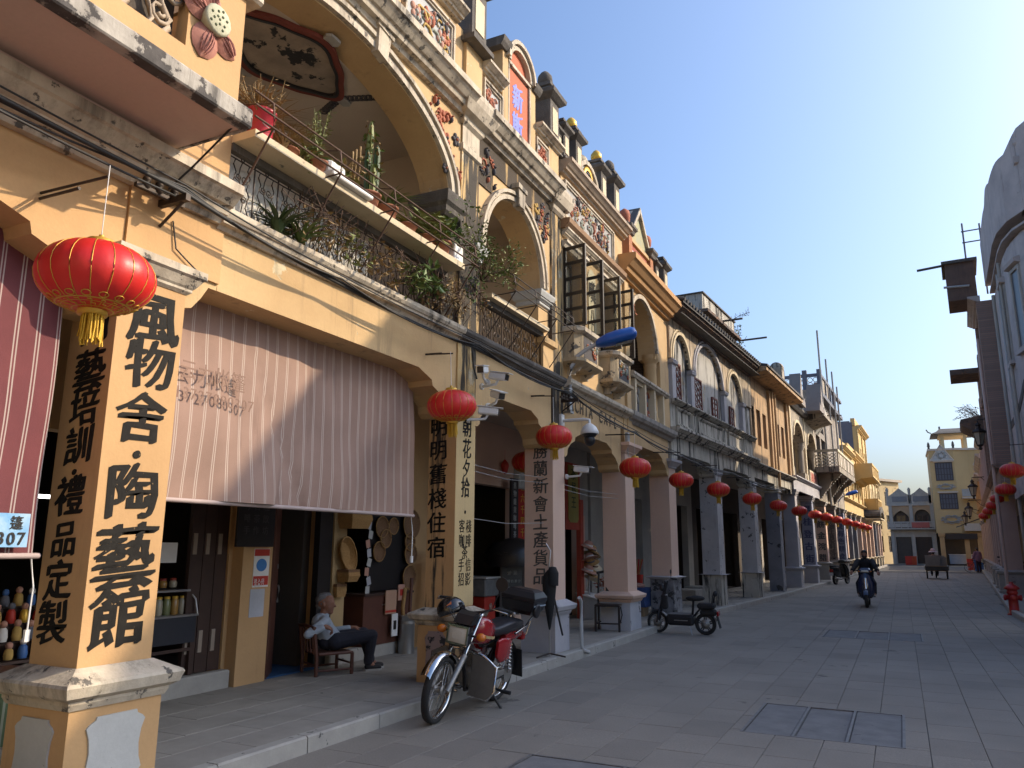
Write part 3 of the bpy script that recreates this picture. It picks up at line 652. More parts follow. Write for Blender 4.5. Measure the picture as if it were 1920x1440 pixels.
LACE = M('white_lace_curtain', (.62, .60, .55), .9, col2=(.42, .41, .38), sc=30, bump=.5, grain=.4)
lc = MB(); lc.loft([[(-.11 + .02 * sin(y * 23) + .012 * sin(y * 57 + z), y, z) for y in [4.12 + .03 * i for i in range(66)]] for z in (4.18, 4.4, 4.66)], 0, True, closed=False); tag(lc.build('lace_curtain', LACE, None, (-4.55, 0, 0)), 'white lace curtain hung behind the iron balcony railing under the great arch', 'curtain')
# arched house with the blue-lettered gable
b2 = thing('shophouse', 'yellow shophouse with a red gable panel bearing blue characters over one small arch', 'shophouse', (-4.55, 0, 0), group='shophouses of the arcade')
shell(b2, 8.002, 10.85, 7.0, [(8.44, 10.02, .28, 2.6)], OR)
P2 = column(b2, 7.75, 8.20, M('stained_orange_plaster', (.58, .35, .16), .88, col2=(.48, .28, .12), sc=1.3, amt=.9, streak=((.035, .03, .025), .97, .55), bump=.3), OR, WT, d=.37, zp=.74, zb=.92, zcap=(3.3, 3.3), plaque=(M('torn_plaster_patch', (.36, .27, .25), .9, col2=(.2, .16, .16), sc=4, peel=((.06, .055, .055), .56, 7), bump=.6), 'fs'))
m = MB(); m.box(-.36, .004, 7.752, 8.203, .93, 3.3); m.build('column_face', M('peeling_cream_paint', (.60, .44, .22), .9, col2=(.5, .36, .17), sc=2, streak=((.03, .028, .025), .95, .565), peel=((.06, .055, .05), .69, 5), bump=.4), P2)
m = MB(); m.box(-.40, .0, 7.752, 8.2, 3.3, 6.92); m.build('pilaster', YG, b2)
m = MB(); m.stack(-.40, .0, 7.76, 8.19, [(6.5, .004), (6.52, .03), (6.6, .03), (6.62, .006), (6.86, .006), (6.9, .05), (6.96, .06), (7.0, .14), (7.12, .2), (7.2, .22), (7.27, .22), (7.29, .1)]); m.build('pilaster_capital', WT, b2)
m = MB(); m.px(haunch(8.202, 10.6, 4.0, 3.5, .72, .45), -.42, -.022); m.build('beam', Y_, b2)
m = MB(); m.py([(-.1, 4.0), (.01, 4.0), (.03, 4.03), (.075, 4.04), (.085, 4.075), (.10, 4.08), (.12, 4.11), (.12, 4.15), (.10, 4.165), (-.3, 4.165)], 7.755, 10.9); m.build('string_course', DK, b2)
m = MB(); m.archwall(8.202, 10.6, 5.40, 6.96, -.42, -.03, 9.30, 5.44, .92, .96, 22); m.build('arch_wall', Y_, b2)
m = MB(); m.box(-.03, -.012, 8.202, 8.62, 6.28, 6.93); m.box(-.03, -.0125, 9.9, 10.6, 6.42, 6.93); m.box(-.03, -.013, 8.62, 9.9, 6.6, 6.93); m.build('stained_frieze', YD, b2)
relief(b2, 8.22, 8.7, 6.3, 6.9, -.02, 14, 15, [RELM[3], RELM[1]], 1.0, 'spandrel_relief'); relief(b2, 9.95, 10.58, 6.2, 6.9, -.02, 16, 16, [RELM[3], RELM[1], RELM[2]], 1.0, 'spandrel_relief')
m = MB(); m.archband(9.30, 5.44, .93, .98, .06, -.06, .03, 26); m.archband(9.30, 5.44, .99, 1.04, .03, -.06, .01, 26); m.archband(9.30, 5.44, 1.02, 1.07, .05, -.06, .05, 26); m.build('arch_moulding', WT, b2)
k = MB(); k.px([(9.25, 6.36), (9.42, 6.36), (9.45, 6.62), (9.22, 6.64)], -.02, .09); k.px([(9.19, 6.62), (9.48, 6.60), (9.48, 6.66), (9.19, 6.69)], -.02, .11); k.build('keystone', WT, b2)
for ya, yb, mm in ((8.202, 8.38, YG), (10.22, 10.6, Y_)):
    j = MB(); j.box(-.40, -.06, ya, yb, 4.17, 5.2); j.build('arch_pier', mm, b2)
    j = MB(); j.stack(-.40, -.06, ya + .01, yb - .01, [(5.18, .0), (5.2, .03), (5.26, .03), (5.28, .06), (5.38, .09), (5.41, .09), (5.43, .03)]); j.build('arch_capital', M('grey_blue_capital', (.42, .43, .42), .85, col2=(.3, .32, .32), sc=5, bump=.3), b2)
j = MB(); j.box(-.02, .02, 10.22, 10.6, 4.17, 4.55); j.stack(-.06, .02, 10.22, 10.6, [(4.55, .0), (4.58, .05), (4.66, .06), (4.68, 0)]); j.build('pier_base', Y_, b2)
cornice(b2, 8.2, 10.62, 6.96, .30, .24, WT); m = MB()
for q in range(31): m.box(.02, .19, 8.25 + q * .075, 8.285 + q * .075, 7.13, 7.185)
m.build('dentil_row', DK, b2)
m = MB(); m.box(-.40, -.02, 7.756, 10.84, 7.26, 8.02); m.build('parapet', Y_, b2)
m = MB(); m.box(-.3, .03, 7.77, 8.2, 7.27, 8.05); m.box(-.3, .03, 10.45, 10.84, 7.27, 8.02); m.build('parapet_pier', Y_, b2)
panel(b2, 8.24, 8.80, 7.34, 7.82, .0, n=9, seed=21, mats=[RELM[1], RELM[5]], big=1.6); panel(b2, 9.95, 10.42, 7.34, 7.82, .0, n=8, seed=22, mats=[RELM[1]], big=1.7)
cornice(b2, 8.2, 8.78, 7.9, .13, .15, WT, 'coping'); cornice(b2, 9.92, 10.84, 7.9, .13, .15, WT, 'coping')
gp = MB(); gp.box(-.45, .03, 8.80, 8.98, 7.27, 8.72); gp.box(-.45, .03, 9.74, 9.92, 7.27, 8.58); gp.box(-.40, -.03, 8.98, 9.74, 7.27, 8.6); gable = gp.build('gable', Y_, b2)
m = MB(); m.box(-.03, .006, 9.02, 9.70, 7.28, 8.48); m.build('gable_panel', REDP, gable)
m = MB(); m.box(-.02, .035, 8.98, 9.02, 7.28, 8.5); m.box(-.02, .035, 9.70, 9.74, 7.28, 8.5); m.box(-.02, .045, 8.98, 9.74, 8.5, 8.55); m.build('panel_frame', WT, gable)
letters('gable_lettering', [('新', 9.34, 8.12, .42), ('斯', 9.33, 7.66, .42)], BLUE, gable, '+x', .006, .035, .1, .85, jit=.04)
m = MB(); m.archband(9.36, 8.56, .33, .30, .07, -.35, .06, 18); m.archband(9.36, 8.56, .41, .38, .06, -.4, .10, 18); m.build('pediment_arch', WT, gable)
m = MB(); m.px(arc(9.36, 8.55, .34, .31, 16), -.3, -.01); m.build('pediment_fill', REDP, gable)
m = MB(); m.py([(-.5, 8.60), (.06, 8.60), (.10, 8.66), (.12, 8.74), (-.5, 8.74)], 8.68, 8.95); m.py([(-.5, 8.5), (.06, 8.5), (.10, 8.56), (.12, 8.62), (-.5, 8.62)], 9.80, 10.02); m.build('gable_cap', DK, gable)
finial(b2, 7.98, 8.05, 1.15, DK, -.10, ball=False); finial(b2, 10.6, 7.98, 1.0, DK, -.10)
for y in (11.05, 11.32): finial(b2, y - .35, 7.98, .0001 + .55, DK, -.1, ball=False)
m = MB(); m.box(-2.15, -2.0, 8.1, 10.8, 4.07, 6.75); m.build('loggia_wall', CE, b2)
m = MB(); m.box(-2.2, -.42, 8.1, 10.8, 6.70, 6.74); m.build('loggia_ceiling', CE, b2)
m = MB(); m.box(-1.9, -.43, 10.62, 10.7, 4.07, 6.7); m.box(-1.9, -.43, 8.02, 8.1, 4.07, 6.7); m.build('loggia_side_wall', CE, b2)
for k in range(2): iron_panel(b2, 8.39 + k * .91, 8.39 + (k + 1) * .91, 4.19, 4.72, -.05, 3)
m = MB(); m.box(-.08, .12, 8.38, 10.22, 4.73, 4.79); m.build('flower_shelf', CR, b2); m = MB(); m.box(-.06, .03, 8.38, 10.22, 4.66, 4.73); m.build('shelf_bearer', DK, b2)
m = MB()
for z, x in ((5.0, .40), (4.90, .42), (4.80, .42)): m.tube([(x, 8.40, z), (x, 10.5, z - .03)], .008, 5)
for y in (8.45, 9.1, 9.8, 10.45): m.tube([(.0, y, 4.22), (.2, y + .02, 4.5), (.42, y, 4.78), (.42, y, 4.9), (.40, y, 5.0), (.34, y, 5.04)], .008, 5); m.tube([(.0, y, 4.76), (.42, y, 4.78)], .008, 5)
m.build('plant_rack', IRON, b2)
# house with two casement windows
b3 = thing('shophouse', 'yellow shophouse with two open casement windows and a coin-crested parapet', 'shophouse', (-4.55, 0, 0), group='shophouses of the arcade')
shell(b3, 10.852, 14.3, 7.1, [(11.6, 13.6, .12, 2.7)], PK)
P3 = column(b3, 10.60, 11.05, PK, LG, LG, zp=.64, zb=.84, zcap=(3.3, 3.3), po=.04)
m = MB(); m.box(-.05, .006, 10.99, 11.02, .16, .6); m.build('pedestal_groove', DK, P3)
m = MB(); m.box(-.45, .0, 10.602, 10.86, 3.3, 6.92); m.box(-.45, -.01, 10.86, 11.05, 3.3, 6.92); m.build('pilaster', YG, b3)
m = MB(); m.stack(-.45, .0, 10.62, 11.0, [(6.86, .012), (6.9, .05), (6.96, .06), (7.0, .12), (7.12, .17), (7.2, .18), (7.24, .18), (7.26, .1)]); m.build('pilaster_capital', WT, b3)
m = MB(); m.px(haunch(11.052, 13.9, 3.80, 3.42, .8, .45), -.42, -.022); m.box(-.42, -.02, 11.052, 14.1, 3.80, 3.83); m.build('beam', Y_, b3)
m = MB(); m.box(-.42, -.018, 11.052, 14.25, 3.83, 4.02); m.build('fascia', Y_, b3)
letters('fascia_lettering', [(c, 11.22 + i * .215, 3.85, .30) for i, c in enumerate('ARCHIA')] + [(c, 12.80 + i * .26, 3.85, .30) for i, c in enumerate('CAFE')], M('dull_brown_lettering', (.10, .075, .045), .8, bump=0), b3, '+x', -.018, .02, 0, .85)
m = MB(); m.py([(-.1, 4.02), (.0, 4.02), (.04, 4.07), (.10, 4.09), (.13, 4.13), (.13, 4.19), (-.3, 4.19)], 11.05, 14.28); m.build('string_course', WT, b3)
m = MB(); m.holes(-.40, -.03, 11.05, 14.25, 4.19, 6.75, [(11.15, 12.02, 5.06, 6.42), (12.90, 13.72, 5.06, 6.42)]); m.build('wall', Y_, b3)
cornice(b3, 11.05, 13.95, 6.62, .12, .10, WT, 'window_cornice'); m = MB(); m.py([(-.05, 6.72), (.06, 6.72), (.15, 6.80), (.16, 6.88), (-.05, 6.88)], 11.0, 14.0); m.build('gutter_cornice', M('rusty_gutter_stone', (.32, .19, .10), .85, col2=(.18, .1, .06), sc=4, bump=.3), b3)
m = MB(); m.box(-.40, -.02, 11.05, 14.28, 6.88, 8.0); m.build('parapet', Y_, b3)
panel(b3, 11.1, 13.6, 6.95, 7.62, .0, WT, M('weathered_relief_ground', (.40, .39, .37), .9, col2=(.27, .26, .25), sc=6, bump=.6), .07, 64, 33, big=1.15)
cornice(b3, 11.0, 14.3, 7.72, .22, .2, M('weathered_buff_cornice', (.45, .36, .27), .88, col2=(.28, .21, .16), sc=4, streak=(GR, .7, .52), bump=.4), 'cornice')
LIN = M('buff_window_hood', (.55, .40, .2), .85, bump=.1)
for ya, yb in ((11.13, 12.04), (12.88, 13.74)):
    m = MB(); m.py([(-.04, 6.42), (.02, 6.42), (.05, 6.47), (.08, 6.49), (.08, 6.54), (-.04, 6.54)], ya - .06, yb + .06); m.build('window_hood', WT, b3)
    w = window(b3, ya + .02, yb - .02, 5.07, 6.42, -.22, DKW, M('pale_window_curtain', (.42, .36, .25), .7, col2=(.3, .26, .18)), 1, 5)
    for hy, s, ang in ((ya + .04, 1, radians(100)), (yb - .04, -1, radians(80))):
        f = MB(); W2 = .42; T = Matrix.Translation((-.03, hy, 0)) @ Matrix.Rotation(-s * ang, 4, 'Z') if s > 0 else Matrix.Translation((-.03, hy, 0)) @ Matrix.Rotation(ang + pi, 4, 'Z')
        f.T = T; f.box(-.018, .018, 0, .05, 5.06, 6.42); f.box(-.018, .018, W2 - .05, W2, 5.06, 6.42)
        for q in range(6): zz = 5.06 + 1.31 * q / 5; f.box(-.016, .016, .05, W2 - .05, zz, zz + .05)
        lf = f.build('casement', M('dark_casement_paint', (.03, .024, .02), .5, bump=.05), w); p = MB(); p.T = T; p.box(-.004, .004, .04, W2 - .04, 5.1, 6.38); p.build('pane', M('clear_casement_glass', (.75, .78, .76), .04, trans=.95, bump=0, grain=0), lf)
    # console balconette with carved panel
    y0, y1 = ya - .02, yb + .02; m = MB(); pl = [(-.05, y0), (.16, y0), (.26, y0 + .12), (.26, y1 - .12), (.16, y1), (-.05, y1)]
    def rg(o, z): cx, cy = .0, (y0 + y1) / 2; return [(x + o * (1 if x > 0 else 0), y + o * (1 if y > cy else -1), z) for x, y in pl]
    m.loft([rg(0, 4.52), rg(0, 4.96)]); bx = m.build('balconette', M('blackened_cream_stone', (.50, .40, .26), .9, col2=(.3, .24, .16), sc=3, streak=(GR, .95, .47), peel=((.09, .085, .08), .57, 5), bump=.5), b3)
    m = MB(); m.loft([rg(.02, 4.94), rg(.07, 4.97), rg(.08, 5.03), rg(.03, 5.06), rg(.0, 5.065)]); m.build('coping', WT, bx)
    m = MB(); m.loft([rg(-.06, 4.41), rg(.02, 4.45), rg(.06, 4.48), rg(.06, 4.53), rg(.0, 4.54)]); m.build('base_slab', M('blackened_cream_stone', (0, 0, 0)), bx)
    for yy in (y0 + .16, y1 - .22): c = MB(); c.px([(yy, 4.43), (yy, 4.30), (yy + .06, 4.30), (yy + .06, 4.43)], -.04, .10); c.py([(.08, 4.43), (.10, 4.34), (.17, 4.36), (.22, 4.43)], yy, yy + .06); c.build('console', WT, bx)
    m = MB(); m.box(.255, .266, y0 + .17, y1 - .17, 4.57, 4.91); m.build('panel_ground', RELM[3], bx); relief(bx, y0 + .17, y1 - .17, 4.57, 4.91, .262, 14, int(ya * 10), [RELM[0], RELM[2], RELM[1], RELM[4]], 1.4)
sg = MB(); sg.px([(12.46 + .19 * cos(t), 5.9 + (.38 if sin(t) > 0 else -.62) + .19 * sin(t)) for t in [i * pi / 12 for i in range(24)]], -.032, -.012); sg = sg.build('tablet', M('tablet_paint', (.60, .52, .34), .7, bump=.05), b3)
letters('tablet_lettering', [('嘆', 12.46, 6.05, .42), ('八', 12.46, 5.6, .3), ('口', 12.47, 5.38, .22)], INK, sg, '+x', -.012, .03, .06, .8, jit=.04)
finial(b3, 11.22, 7.98, .72, DK, -.10, ball=False); finial(b3, 11.75, 7.96, .85, DK, -.10, ball=True, ballmat=GOLD); finial(b3, 13.05, 7.96, .85, DK, -.10, ball=True, ballmat=GOLD); finial(b3, 13.78, 7.96, .95, DK, -.10, ball=True, ballmat=DK)
m = MB(); m.px(arc(12.4, 7.94, .55, .58, 14), -.32, -.06); pm = m.build('pediment', PANEL, b3); m = MB(); m.archband(12.4, 7.94, .50, .52, .08, -.34, .0, 14); m.build('pediment_rim', WT, pm)
m = MB(); m.lathe([(.17, -.02), (.24, 0), (.24, .03), (.17, .03)], (-.05, 12.4, 8.2), 20, ax='x', caps=False); coin = m.build('coin_ring', GOLD, pm)
m = MB(); m.lathe([(0, .012), (.18, .012)], (-.05, 12.4, 8.2), 20, ax='x'); m.build('coin_face', WHT, coin); m = MB(); m.box(-.04, -.028, 12.34, 12.46, 8.14, 8.26); m.box(-.04, -.027, 12.27, 12.29, 8.1, 8.3); m.box(-.04, -.027, 12.51, 12.53, 8.1, 8.3); m.box(-.04, -.027, 12.33, 12.47, 8.32, 8.34); m.box(-.04, -.027, 12.33, 12.47, 8.06, 8.08); m.build('coin_mark', BLK, coin)
m = MB(); m.ell((-.2, 12.4, 8.58), .16, .16, .16, 14, 10); m.build('dome', CR, pm)
# house with the brick loggia
b4 = thing('shophouse', 'yellow shophouse with a dark brick wall behind its single arch and a little pointed gable', 'shophouse', (-4.55, 0, 0), group='shophouses of the arcade')
shell(b4, 14.302, 17.6, 7.2, [(14.8, 17.1, .12, 2.8)], GY)
P4 = column(b4, 14.05, 14.60, PK, M('white_washed_pedestal', (.50, .50, .52), .88, col2=(.38, .38, .41), sc=3, peel=((.05, .045, .04), .64, 4), bump=.4), PK, zp=.62, zb=.80, zcap=(3.34, 3.54), capoff=.14)
m = MB(); m.box(-.45, .02, 14.25, 14.5, 3.54, 6.86); m.box(-.45, .0, 14.05, 14.25, 3.54, 4.02); m.build('pilaster', Y_, b4)
m = MB(); m.px(haunch(14.5, 17.3, 3.98, 3.60, .8, .42), -.42, -.022); m.build('beam', Y_, b4)
m = MB(); m.py([(-.1, 3.98), (.0, 3.98), (.04, 4.04), (.10, 4.06), (.14, 4.12), (.15, 4.2), (.10, 4.22), (-.3, 4.22)], 14.3, 17.58); m.build('string_course', M('grey_string_course', (.36, .33, .29), .88, col2=(.22, .2, .18), sc=4, streak=(GR, .8, .5), bump=.4), b4)
m = MB(); m.archwall(14.5, 17.58, 5.72, 6.9, -.42, -.03, 15.52, 5.85, .98, .95, 22); m.build('arch_wall', Y_, b4)
m = MB(); m.archband(15.52, 5.85, .98, .95, .09, -.05, .035, 24); m.build('arch_moulding', WT, b4)
m = MB(); m.lathe([(.17, 4.22), (.17, 4.4), (.145, 4.43), (.14, 5.55), (.15, 5.57), (.145, 5.6), (.15, 5.66), (.2, 5.72), (.21, 5.78), (.21, 5.84)], (-.2, 16.66, 0), 20); m.build('round_column', Y_, b4)
m = MB(); m.box(-.4, -.02, 16.85, 17.58, 4.22, 5.72); m.build('wall', Y_, b4)
m = MB(); m.box(-1.95, -1.8, 14.35, 17.55, 4.07, 6.85); m.box(-1.8, -.5, 16.9, 17.0, 4.07, 6.8); m.build('brick_wall', BRK, b4)
m = MB(); m.box(-1.9, -.43, 16.88, 16.9, 4.07, 6.8); m.build('brick_side_wall', brickmat('dark_brick_side', (.10, .075, .07), (.065, .052, .052), (.028, .026, .026), axis='xz'), b4)
m = MB(); m.box(-1.9, -.42, 14.35, 17.55, 6.80, 6.84); m.build('loggia_ceiling', CE, b4)
m = MB(); m.py([(-.18, 4.93), (.06, 4.93), (.08, 4.96), (.10, 4.98), (.10, 5.03), (.07, 5.05), (-.18, 5.05)], 14.5, 17.2); bl = m.build('balustrade_rail', WT, b4)
m = MB()
for y in (14.72, 15.4, 16.1, 16.8): m.box(-.15, .04, y, y + .10, 4.22, 4.93)
m.box(-.13, .0, 14.82, 15.4, 4.86, 4.93); m.box(-.13, .0, 14.82, 15.4, 4.22, 4.26); m.build('balustrade_post', CR, b4)
for y0, y1, sd in ((14.83, 15.39, 51), (15.52, 16.08, 52), (16.22, 16.78, 53)):
    g = MB(); g.box(-.14, -.10, y0, y1, 4.26, 4.86); g = g.build('balustrade_panel', SLATE, b4); relief(g, y0, y1, 4.28, 4.85, -.1, 9, sd, [RELM[0], RELM[2], RELM[3], RELM[1]], 1.5)
cornice(b4, 14.0, 17.62, 6.90, .42, .34, M('orange_stepped_cornice', (.52, .29, .12), .88, col2=(.36, .2, .09), sc=2, streak=((.1, .07, .05), .7, .55), bump=.25))
m = MB(); m.box(-.5, .0, 14.3, 17.58, 7.32, 7.42); m.build('parapet', Y_, b4)
for y in (14.75, 16.32):
    p = MB(); p.box(-.24, .02, y - .11, y + .11, 7.42, 8.0); p = p.build('parapet_post', M('terracotta_red_paint', (.42, .17, .07), .85, col2=(.3, .12, .06), sc=5, bump=.2), b4)
    q = MB(); q.stack(-.24, .02, y - .11, y + .11, [(8.0, .0), (8.03, .04), (8.1, .06), (8.14, .1), (8.2, .1), (8.22, .0), (8.28, -.02), (8.3, -.02)]); q.build('post_cap', DK, p)
    q = MB(); q.lathe([(.09, 8.28), (.12, 8.36), (.13, 8.46), (.10, 8.56), (.02, 8.62)], (-.1, y, 0), 10); q.build('urn', RELM[1], p)
m = MB(); m.box(-.2, -.06, 14.86, 16.21, 7.42, 8.02); m.box(-.2, .0, 14.86, 16.21, 7.94, 8.02); sb = m.build('sign_board', Y_, b4)
m = MB(); m.box(-.06, -.045, 14.95, 16.12, 7.46, 7.90); m.build('sign_field', M('brick_red_sign', (.36, .07, .04), .8, col2=(.28, .06, .04), sc=3), sb); letters('sign_lettering', [(c, 15.08 + .29 * i, 7.66, .30) for i, c in enumerate('正老相店')], WHT, sb, '+x', -.045, .02, 0, .85)
m = MB(); m.px([(14.8, 8.04), (15.55, 8.86), (16.3, 8.04)], -.45, -.05); gb = m.build('gable', M('grey_green_gable', (.35, .36, .25), .9, col2=(.5, .4, .15), sc=4, bump=.4), b4)
m = MB(); m.px([(14.72, 8.0), (14.8, 8.0), (15.55, 8.82), (16.3, 8.0), (16.38, 8.0), (15.55, 8.95)], -.5, .02); m.build('gable_edge', WT, gb); m = MB(); m.add([(-2.2, 14.7, 7.9), (.0, 14.7, 7.99), (.0, 15.55, 8.955), (-2.2, 15.55, 8.955), (-2.2, 16.4, 7.9), (0, 16.4, 7.99)], [(0, 1, 2, 3), (3, 2, 5, 4)]); m.build('gable_roof', TILE, gb)
finial(b4, 16.75, 7.42, .72, DK, -.1, ball=True); finial(b4, 17.35, 7.36, .95, DK, -.1, ball=False)
letters('facade_emblem', [('米', 14.95, 6.55, .3), ('~', 15.15, 6.4, .25)], RELM[1], b4, '+x', -.03, .0)
# painted shop lettering on the columns
letters('painted_lettering', [('風', 3.56, 3.14, .40), ('物', 3.56, 2.82, .37), ('舍', 3.54, 2.45, .37), ('●', 3.53, 2.19, .07), ('陶', 3.53, 1.95, .38), ('藝', 3.53, 1.52, .44), ('館', 3.52, 1.15, .40)], INK, P1, '+x', 0, .022, .06, 1.08, jit=.07)
letters('painted_lettering', [(c, -.20 - .01 * i, z, s) for i, (c, z, s) in enumerate([('陶', 3.05, .27), ('藝', 2.74, .30), ('培', 2.49, .27), ('訓', 2.24, .26), ('●', 2.06, .05), ('禮', 1.91, .27), ('品', 1.63, .24), ('定', 1.38, .26), ('製', 1.12, .28)])], INK, P1, '-y', -3.27, .022, .08, 1.05, jit=.07)
letters('painted_lettering', [(c, -.235, 2.98 - .279 * i, .25) for i, c in enumerate('明明舊棧住宿')], INK, P2, '-y', -7.75, .014, .05, 1.0, jit=.06)
letters('painted_lettering', [('朝', 7.99, 3.0, .26), ('花', 8.0, 2.74, .25), ('夕', 7.99, 2.5, .23), ('拾', 7.98, 2.28, .25), ('●', 7.98, 1.99, .05)], INK, P2, '+x', .004, .012, .05, .85, jit=.05)
letters('painted_lettering', [(c, 8.07, 1.83 - .165 * i, .16) for i, c in enumerate('棧啡')] + [(c, 7.91, 1.83 - .165 * i, .16) for i, c in enumerate('客咖')] + [('茶', 7.985, 1.535, .17), ('信', 8.07, 1.39, .16), ('影', 8.07, 1.23, .16), ('手', 7.91, 1.39, .16), ('招', 7.91, 1.23, .16)], INK, P2, '+x', .004, .002, .03, .85)
letters('painted_lettering', [(c, -.20, 3.01 - .262 * i, .25) for i, c in enumerate('勝蘭新會土產貨品')], INKG, P3, '-y', -10.6, .012, .03, 1.0, jit=.06)
# ------------------------------------------------------------------ left row, farther houses (frontage bends to the right)
def house(label, y0, y1, name='shophouse', group='shophouses of the arcade', cat='shophouse'):
    loc, th, L = frame_at(y0, y1); return thing(name, label, cat, loc, th, group), L
def each(b, name, mat, boxes, x0, x1):
    for y0, y1, z0, z1 in boxes: m = MB(); m.box(x0, x1, y0, y1, z0, z1); m.build(name, mat, b)
LAT = M('red_lattice_wood', (.16, .045, .03), .7, col2=(.1, .03, .02), sc=10)
OPAL = M('opal_lattice_glass', (.66, .68, .66), .25, bump=0, grain=.05)
# blackened grey house with three blind arches
b5, L5 = house('blackened grey shophouse with three blind arches and red lattice windows under a tiled eave', 17.62, 25.5)
shell(b5, 0, L5, 7.1, [(1.0, 3.4, .3, 2.9), (4.4, 7.4, .3, 2.9)], GY, room=DIM)
P5 = column(b5, -.35, .12, PK, M('rubble_stone_pier', (.26, .26, .27), .95, col2=(.12, .12, .13), sc=6, amt=1, peel=((.07, .07, .07), .54, 7), bump=1.2), LG, zp=.92, zb=.98, zcap=(3.36, 3.56), capoff=.13, po=.035)
P6 = column(b5, 3.45, 3.95, LGP, BG, LG, zp=.9, zb=.91, zcap=(3.5, 3.66), po=.02, capoff=.06)
m = MB(); m.px(haunch(.12, 3.45, 4.15, 3.78, .5, .34), -.42, -.02); m.px(haunch(3.95, L5 - .4, 4.15, 3.78, .5, .34), -.42, -.02); m.box(-.42, -.025, 3.45, 3.95, 3.66, 4.15); m.box(-.42, -.025, L5 - .4, L5, 3.66, 4.15); m.box(-.42, -.025, -.0, .12, 3.56, 4.15); m.build('beam', BG, b5)
cornice(b5, -.02, L5, 4.15, .2, .2, BG, 'string_course'); m = MB(); m.box(-.4, -.02, 0, L5, 4.35, 4.92); m.build('spandrel_wall', BG, b5)
for y0, y1 in ((.35, 1.5), (2.0, 4.4), (4.9, 6.5)): panel(b5, y0, y1, 4.44, 4.86, -.01, BG, BG, .05)
for y in (1.62, 4.52, 6.7): m = MB(); m.stack(-.1, .02, y, y + .2, [(4.36, .02), (4.42, .02), (4.44, 0), (4.84, 0), (4.86, .02), (4.92, .03)]); m.build('sill_pier', BG, b5)
cornice(b5, -.0, L5, 4.92, .10, .14, BG, 'sill_course')
m = MB(); m.box(-.42, -.06, 0, L5, 5.02, 7.0); m.build('wall', M('upper_grey_plaster', (.44, .43, .40), .9, col2=(.29, .285, .27), sc=1.2, amt=.8, streak=((.035, .034, .032), .97, .52), peel=((.5, .38, .24), .60, 2.2), bump=.35), b5)
m = MB(); prev = 0
for yc, a in ((.78, .64), (3.17, 1.28), (5.78, .76)): m.archwall(prev, yc + a + .16, 6.0, 7.0, -.06, .02, yc, 6.0, a, .72 if a < 1 else .95, 18); prev = yc + a + .16
m.box(-.06, .02, prev, L5, 6.0, 7.0); m.build('arcade_face', M('peeling_buff_plaster', (.50, .40, .28), .9, col2=(.36, .28, .2), sc=1.5, amt=.9, streak=(GR, .97, .50), peel=((.5, .3, .14), .62, 2.4), bump=.4), b5)
for yc, a in ((.78, .64), (3.17, 1.28), (5.78, .76)):
    b = .72 if a < 1 else .95; m = MB(); m.archband(yc, 6.0, a, b, .07, -.02, .07, 20); m.archband(yc, 6.0, a + .1, b + .1, .05, -.02, .05, 20); m.build('arch_moulding', CR if a < 1 else LG, b5)
for y in (.06, 1.52, 4.56, 6.62):
    m = MB(); m.box(-.06, .04, y, y + .26, 5.02, 5.86); m.stack(-.06, .04, y, y + .26, [(5.86, 0), (5.89, .04), (5.96, .06), (6.0, .02)]); m.build('pilaster', LG, b5)
for y0, y1, z0, z1, lat in ((.36, .88, 5.04, 6.0, 1), (1.96, 2.6, 5.04, 5.92, 1), (3.56, 4.06, 5.04, 5.66, 0), (5.36, 5.8, 5.04, 5.68, 0)):
    w = window(b5, y0, y1, z0, z1, -.01, LAT, OPAL, 1 if not lat else 0, 4 if not lat else 1, .05, fw=.045)
    if lat:
        m = MB(); cy, n = (y0 + y1) / 2, 3; h = (z1 - z0) / n
        for k in range(n):
            cz = z0 + h * (k + .5); dy, dz = (y1 - y0) * .42, h * .5; P = [(cy - dy, cz), (cy, cz + dz), (cy + dy, cz), (cy, cz - dz)]
            for p, q in zip(P, P[1:] + P[:1]): m.tube([(-.02, *p), (-.02, *q)], .014, 4, sm=False)
            for s in (1, -1): m.tube([(-.02, cy - dy * s, cz - dz), (-.02, cy + dy * s, cz + dz)], .009, 4, sm=False); m.tube([(-.02, cy + s * dy * .35, cz - dz), (-.02, cy + s * dy * .35, cz + dz)], .009, 4, sm=False)
        m.build('lattice', LAT, w)
m = MB(); m.py([(-.4, 7.0), (.1, 7.02), (.12, 7.1), (.24, 7.2), (.34, 7.26), (.36, 7.34), (-.4, 7.5)], 0, L5 - .1); m.build('eave_cornice', M('rotten_eave_stone', (.19, .13, .10), .95, col2=(.07, .06, .055), sc=4, amt=1, peel=((.3, .16, .09), .58, 6), bump=1), b5)
rf = MB(); rf.box(-7.5, .35, .0, L5, 7.06, 7.08); rf = rf.build('roof', TILE, b5)
for k in range(34):
    y = .1 + k * .232; m = MB(); m.tube([(.42, y, 7.41), (-.8, y, 7.72)], .055, 6); m.build('roof_tile_row', TILE, rf)
m = MB(); m.add([(.40, 0, 7.36), (.40, L5, 7.36), (-3.5, L5, 8.3), (-3.5, 0, 8.3), (.40, 0, 7.32), (.40, L5, 7.32)], [(0, 1, 2, 3), (0, 1, 5, 4)]); m.build('roof_slope', TILE, rf)
m = MB(); m.box(-1.4, .22, 2.7, 6.25, 7.86, 7.94); tb = m.build('roof_box_slab', M('rotten_eave_stone', (0, 0, 0)), b5)
m = MB(); m.box(-1.35, .05, 2.8, 6.15, 7.94, 8.42); m.box(-1.2, -.1, 2.9, 6.05, 7.3, 7.86); m.build('roof_parapet', BG, tb); m = MB(); m.box(-1.38, .09, 2.77, 6.18, 8.42, 8.46); m.build('coping', DK, tb)
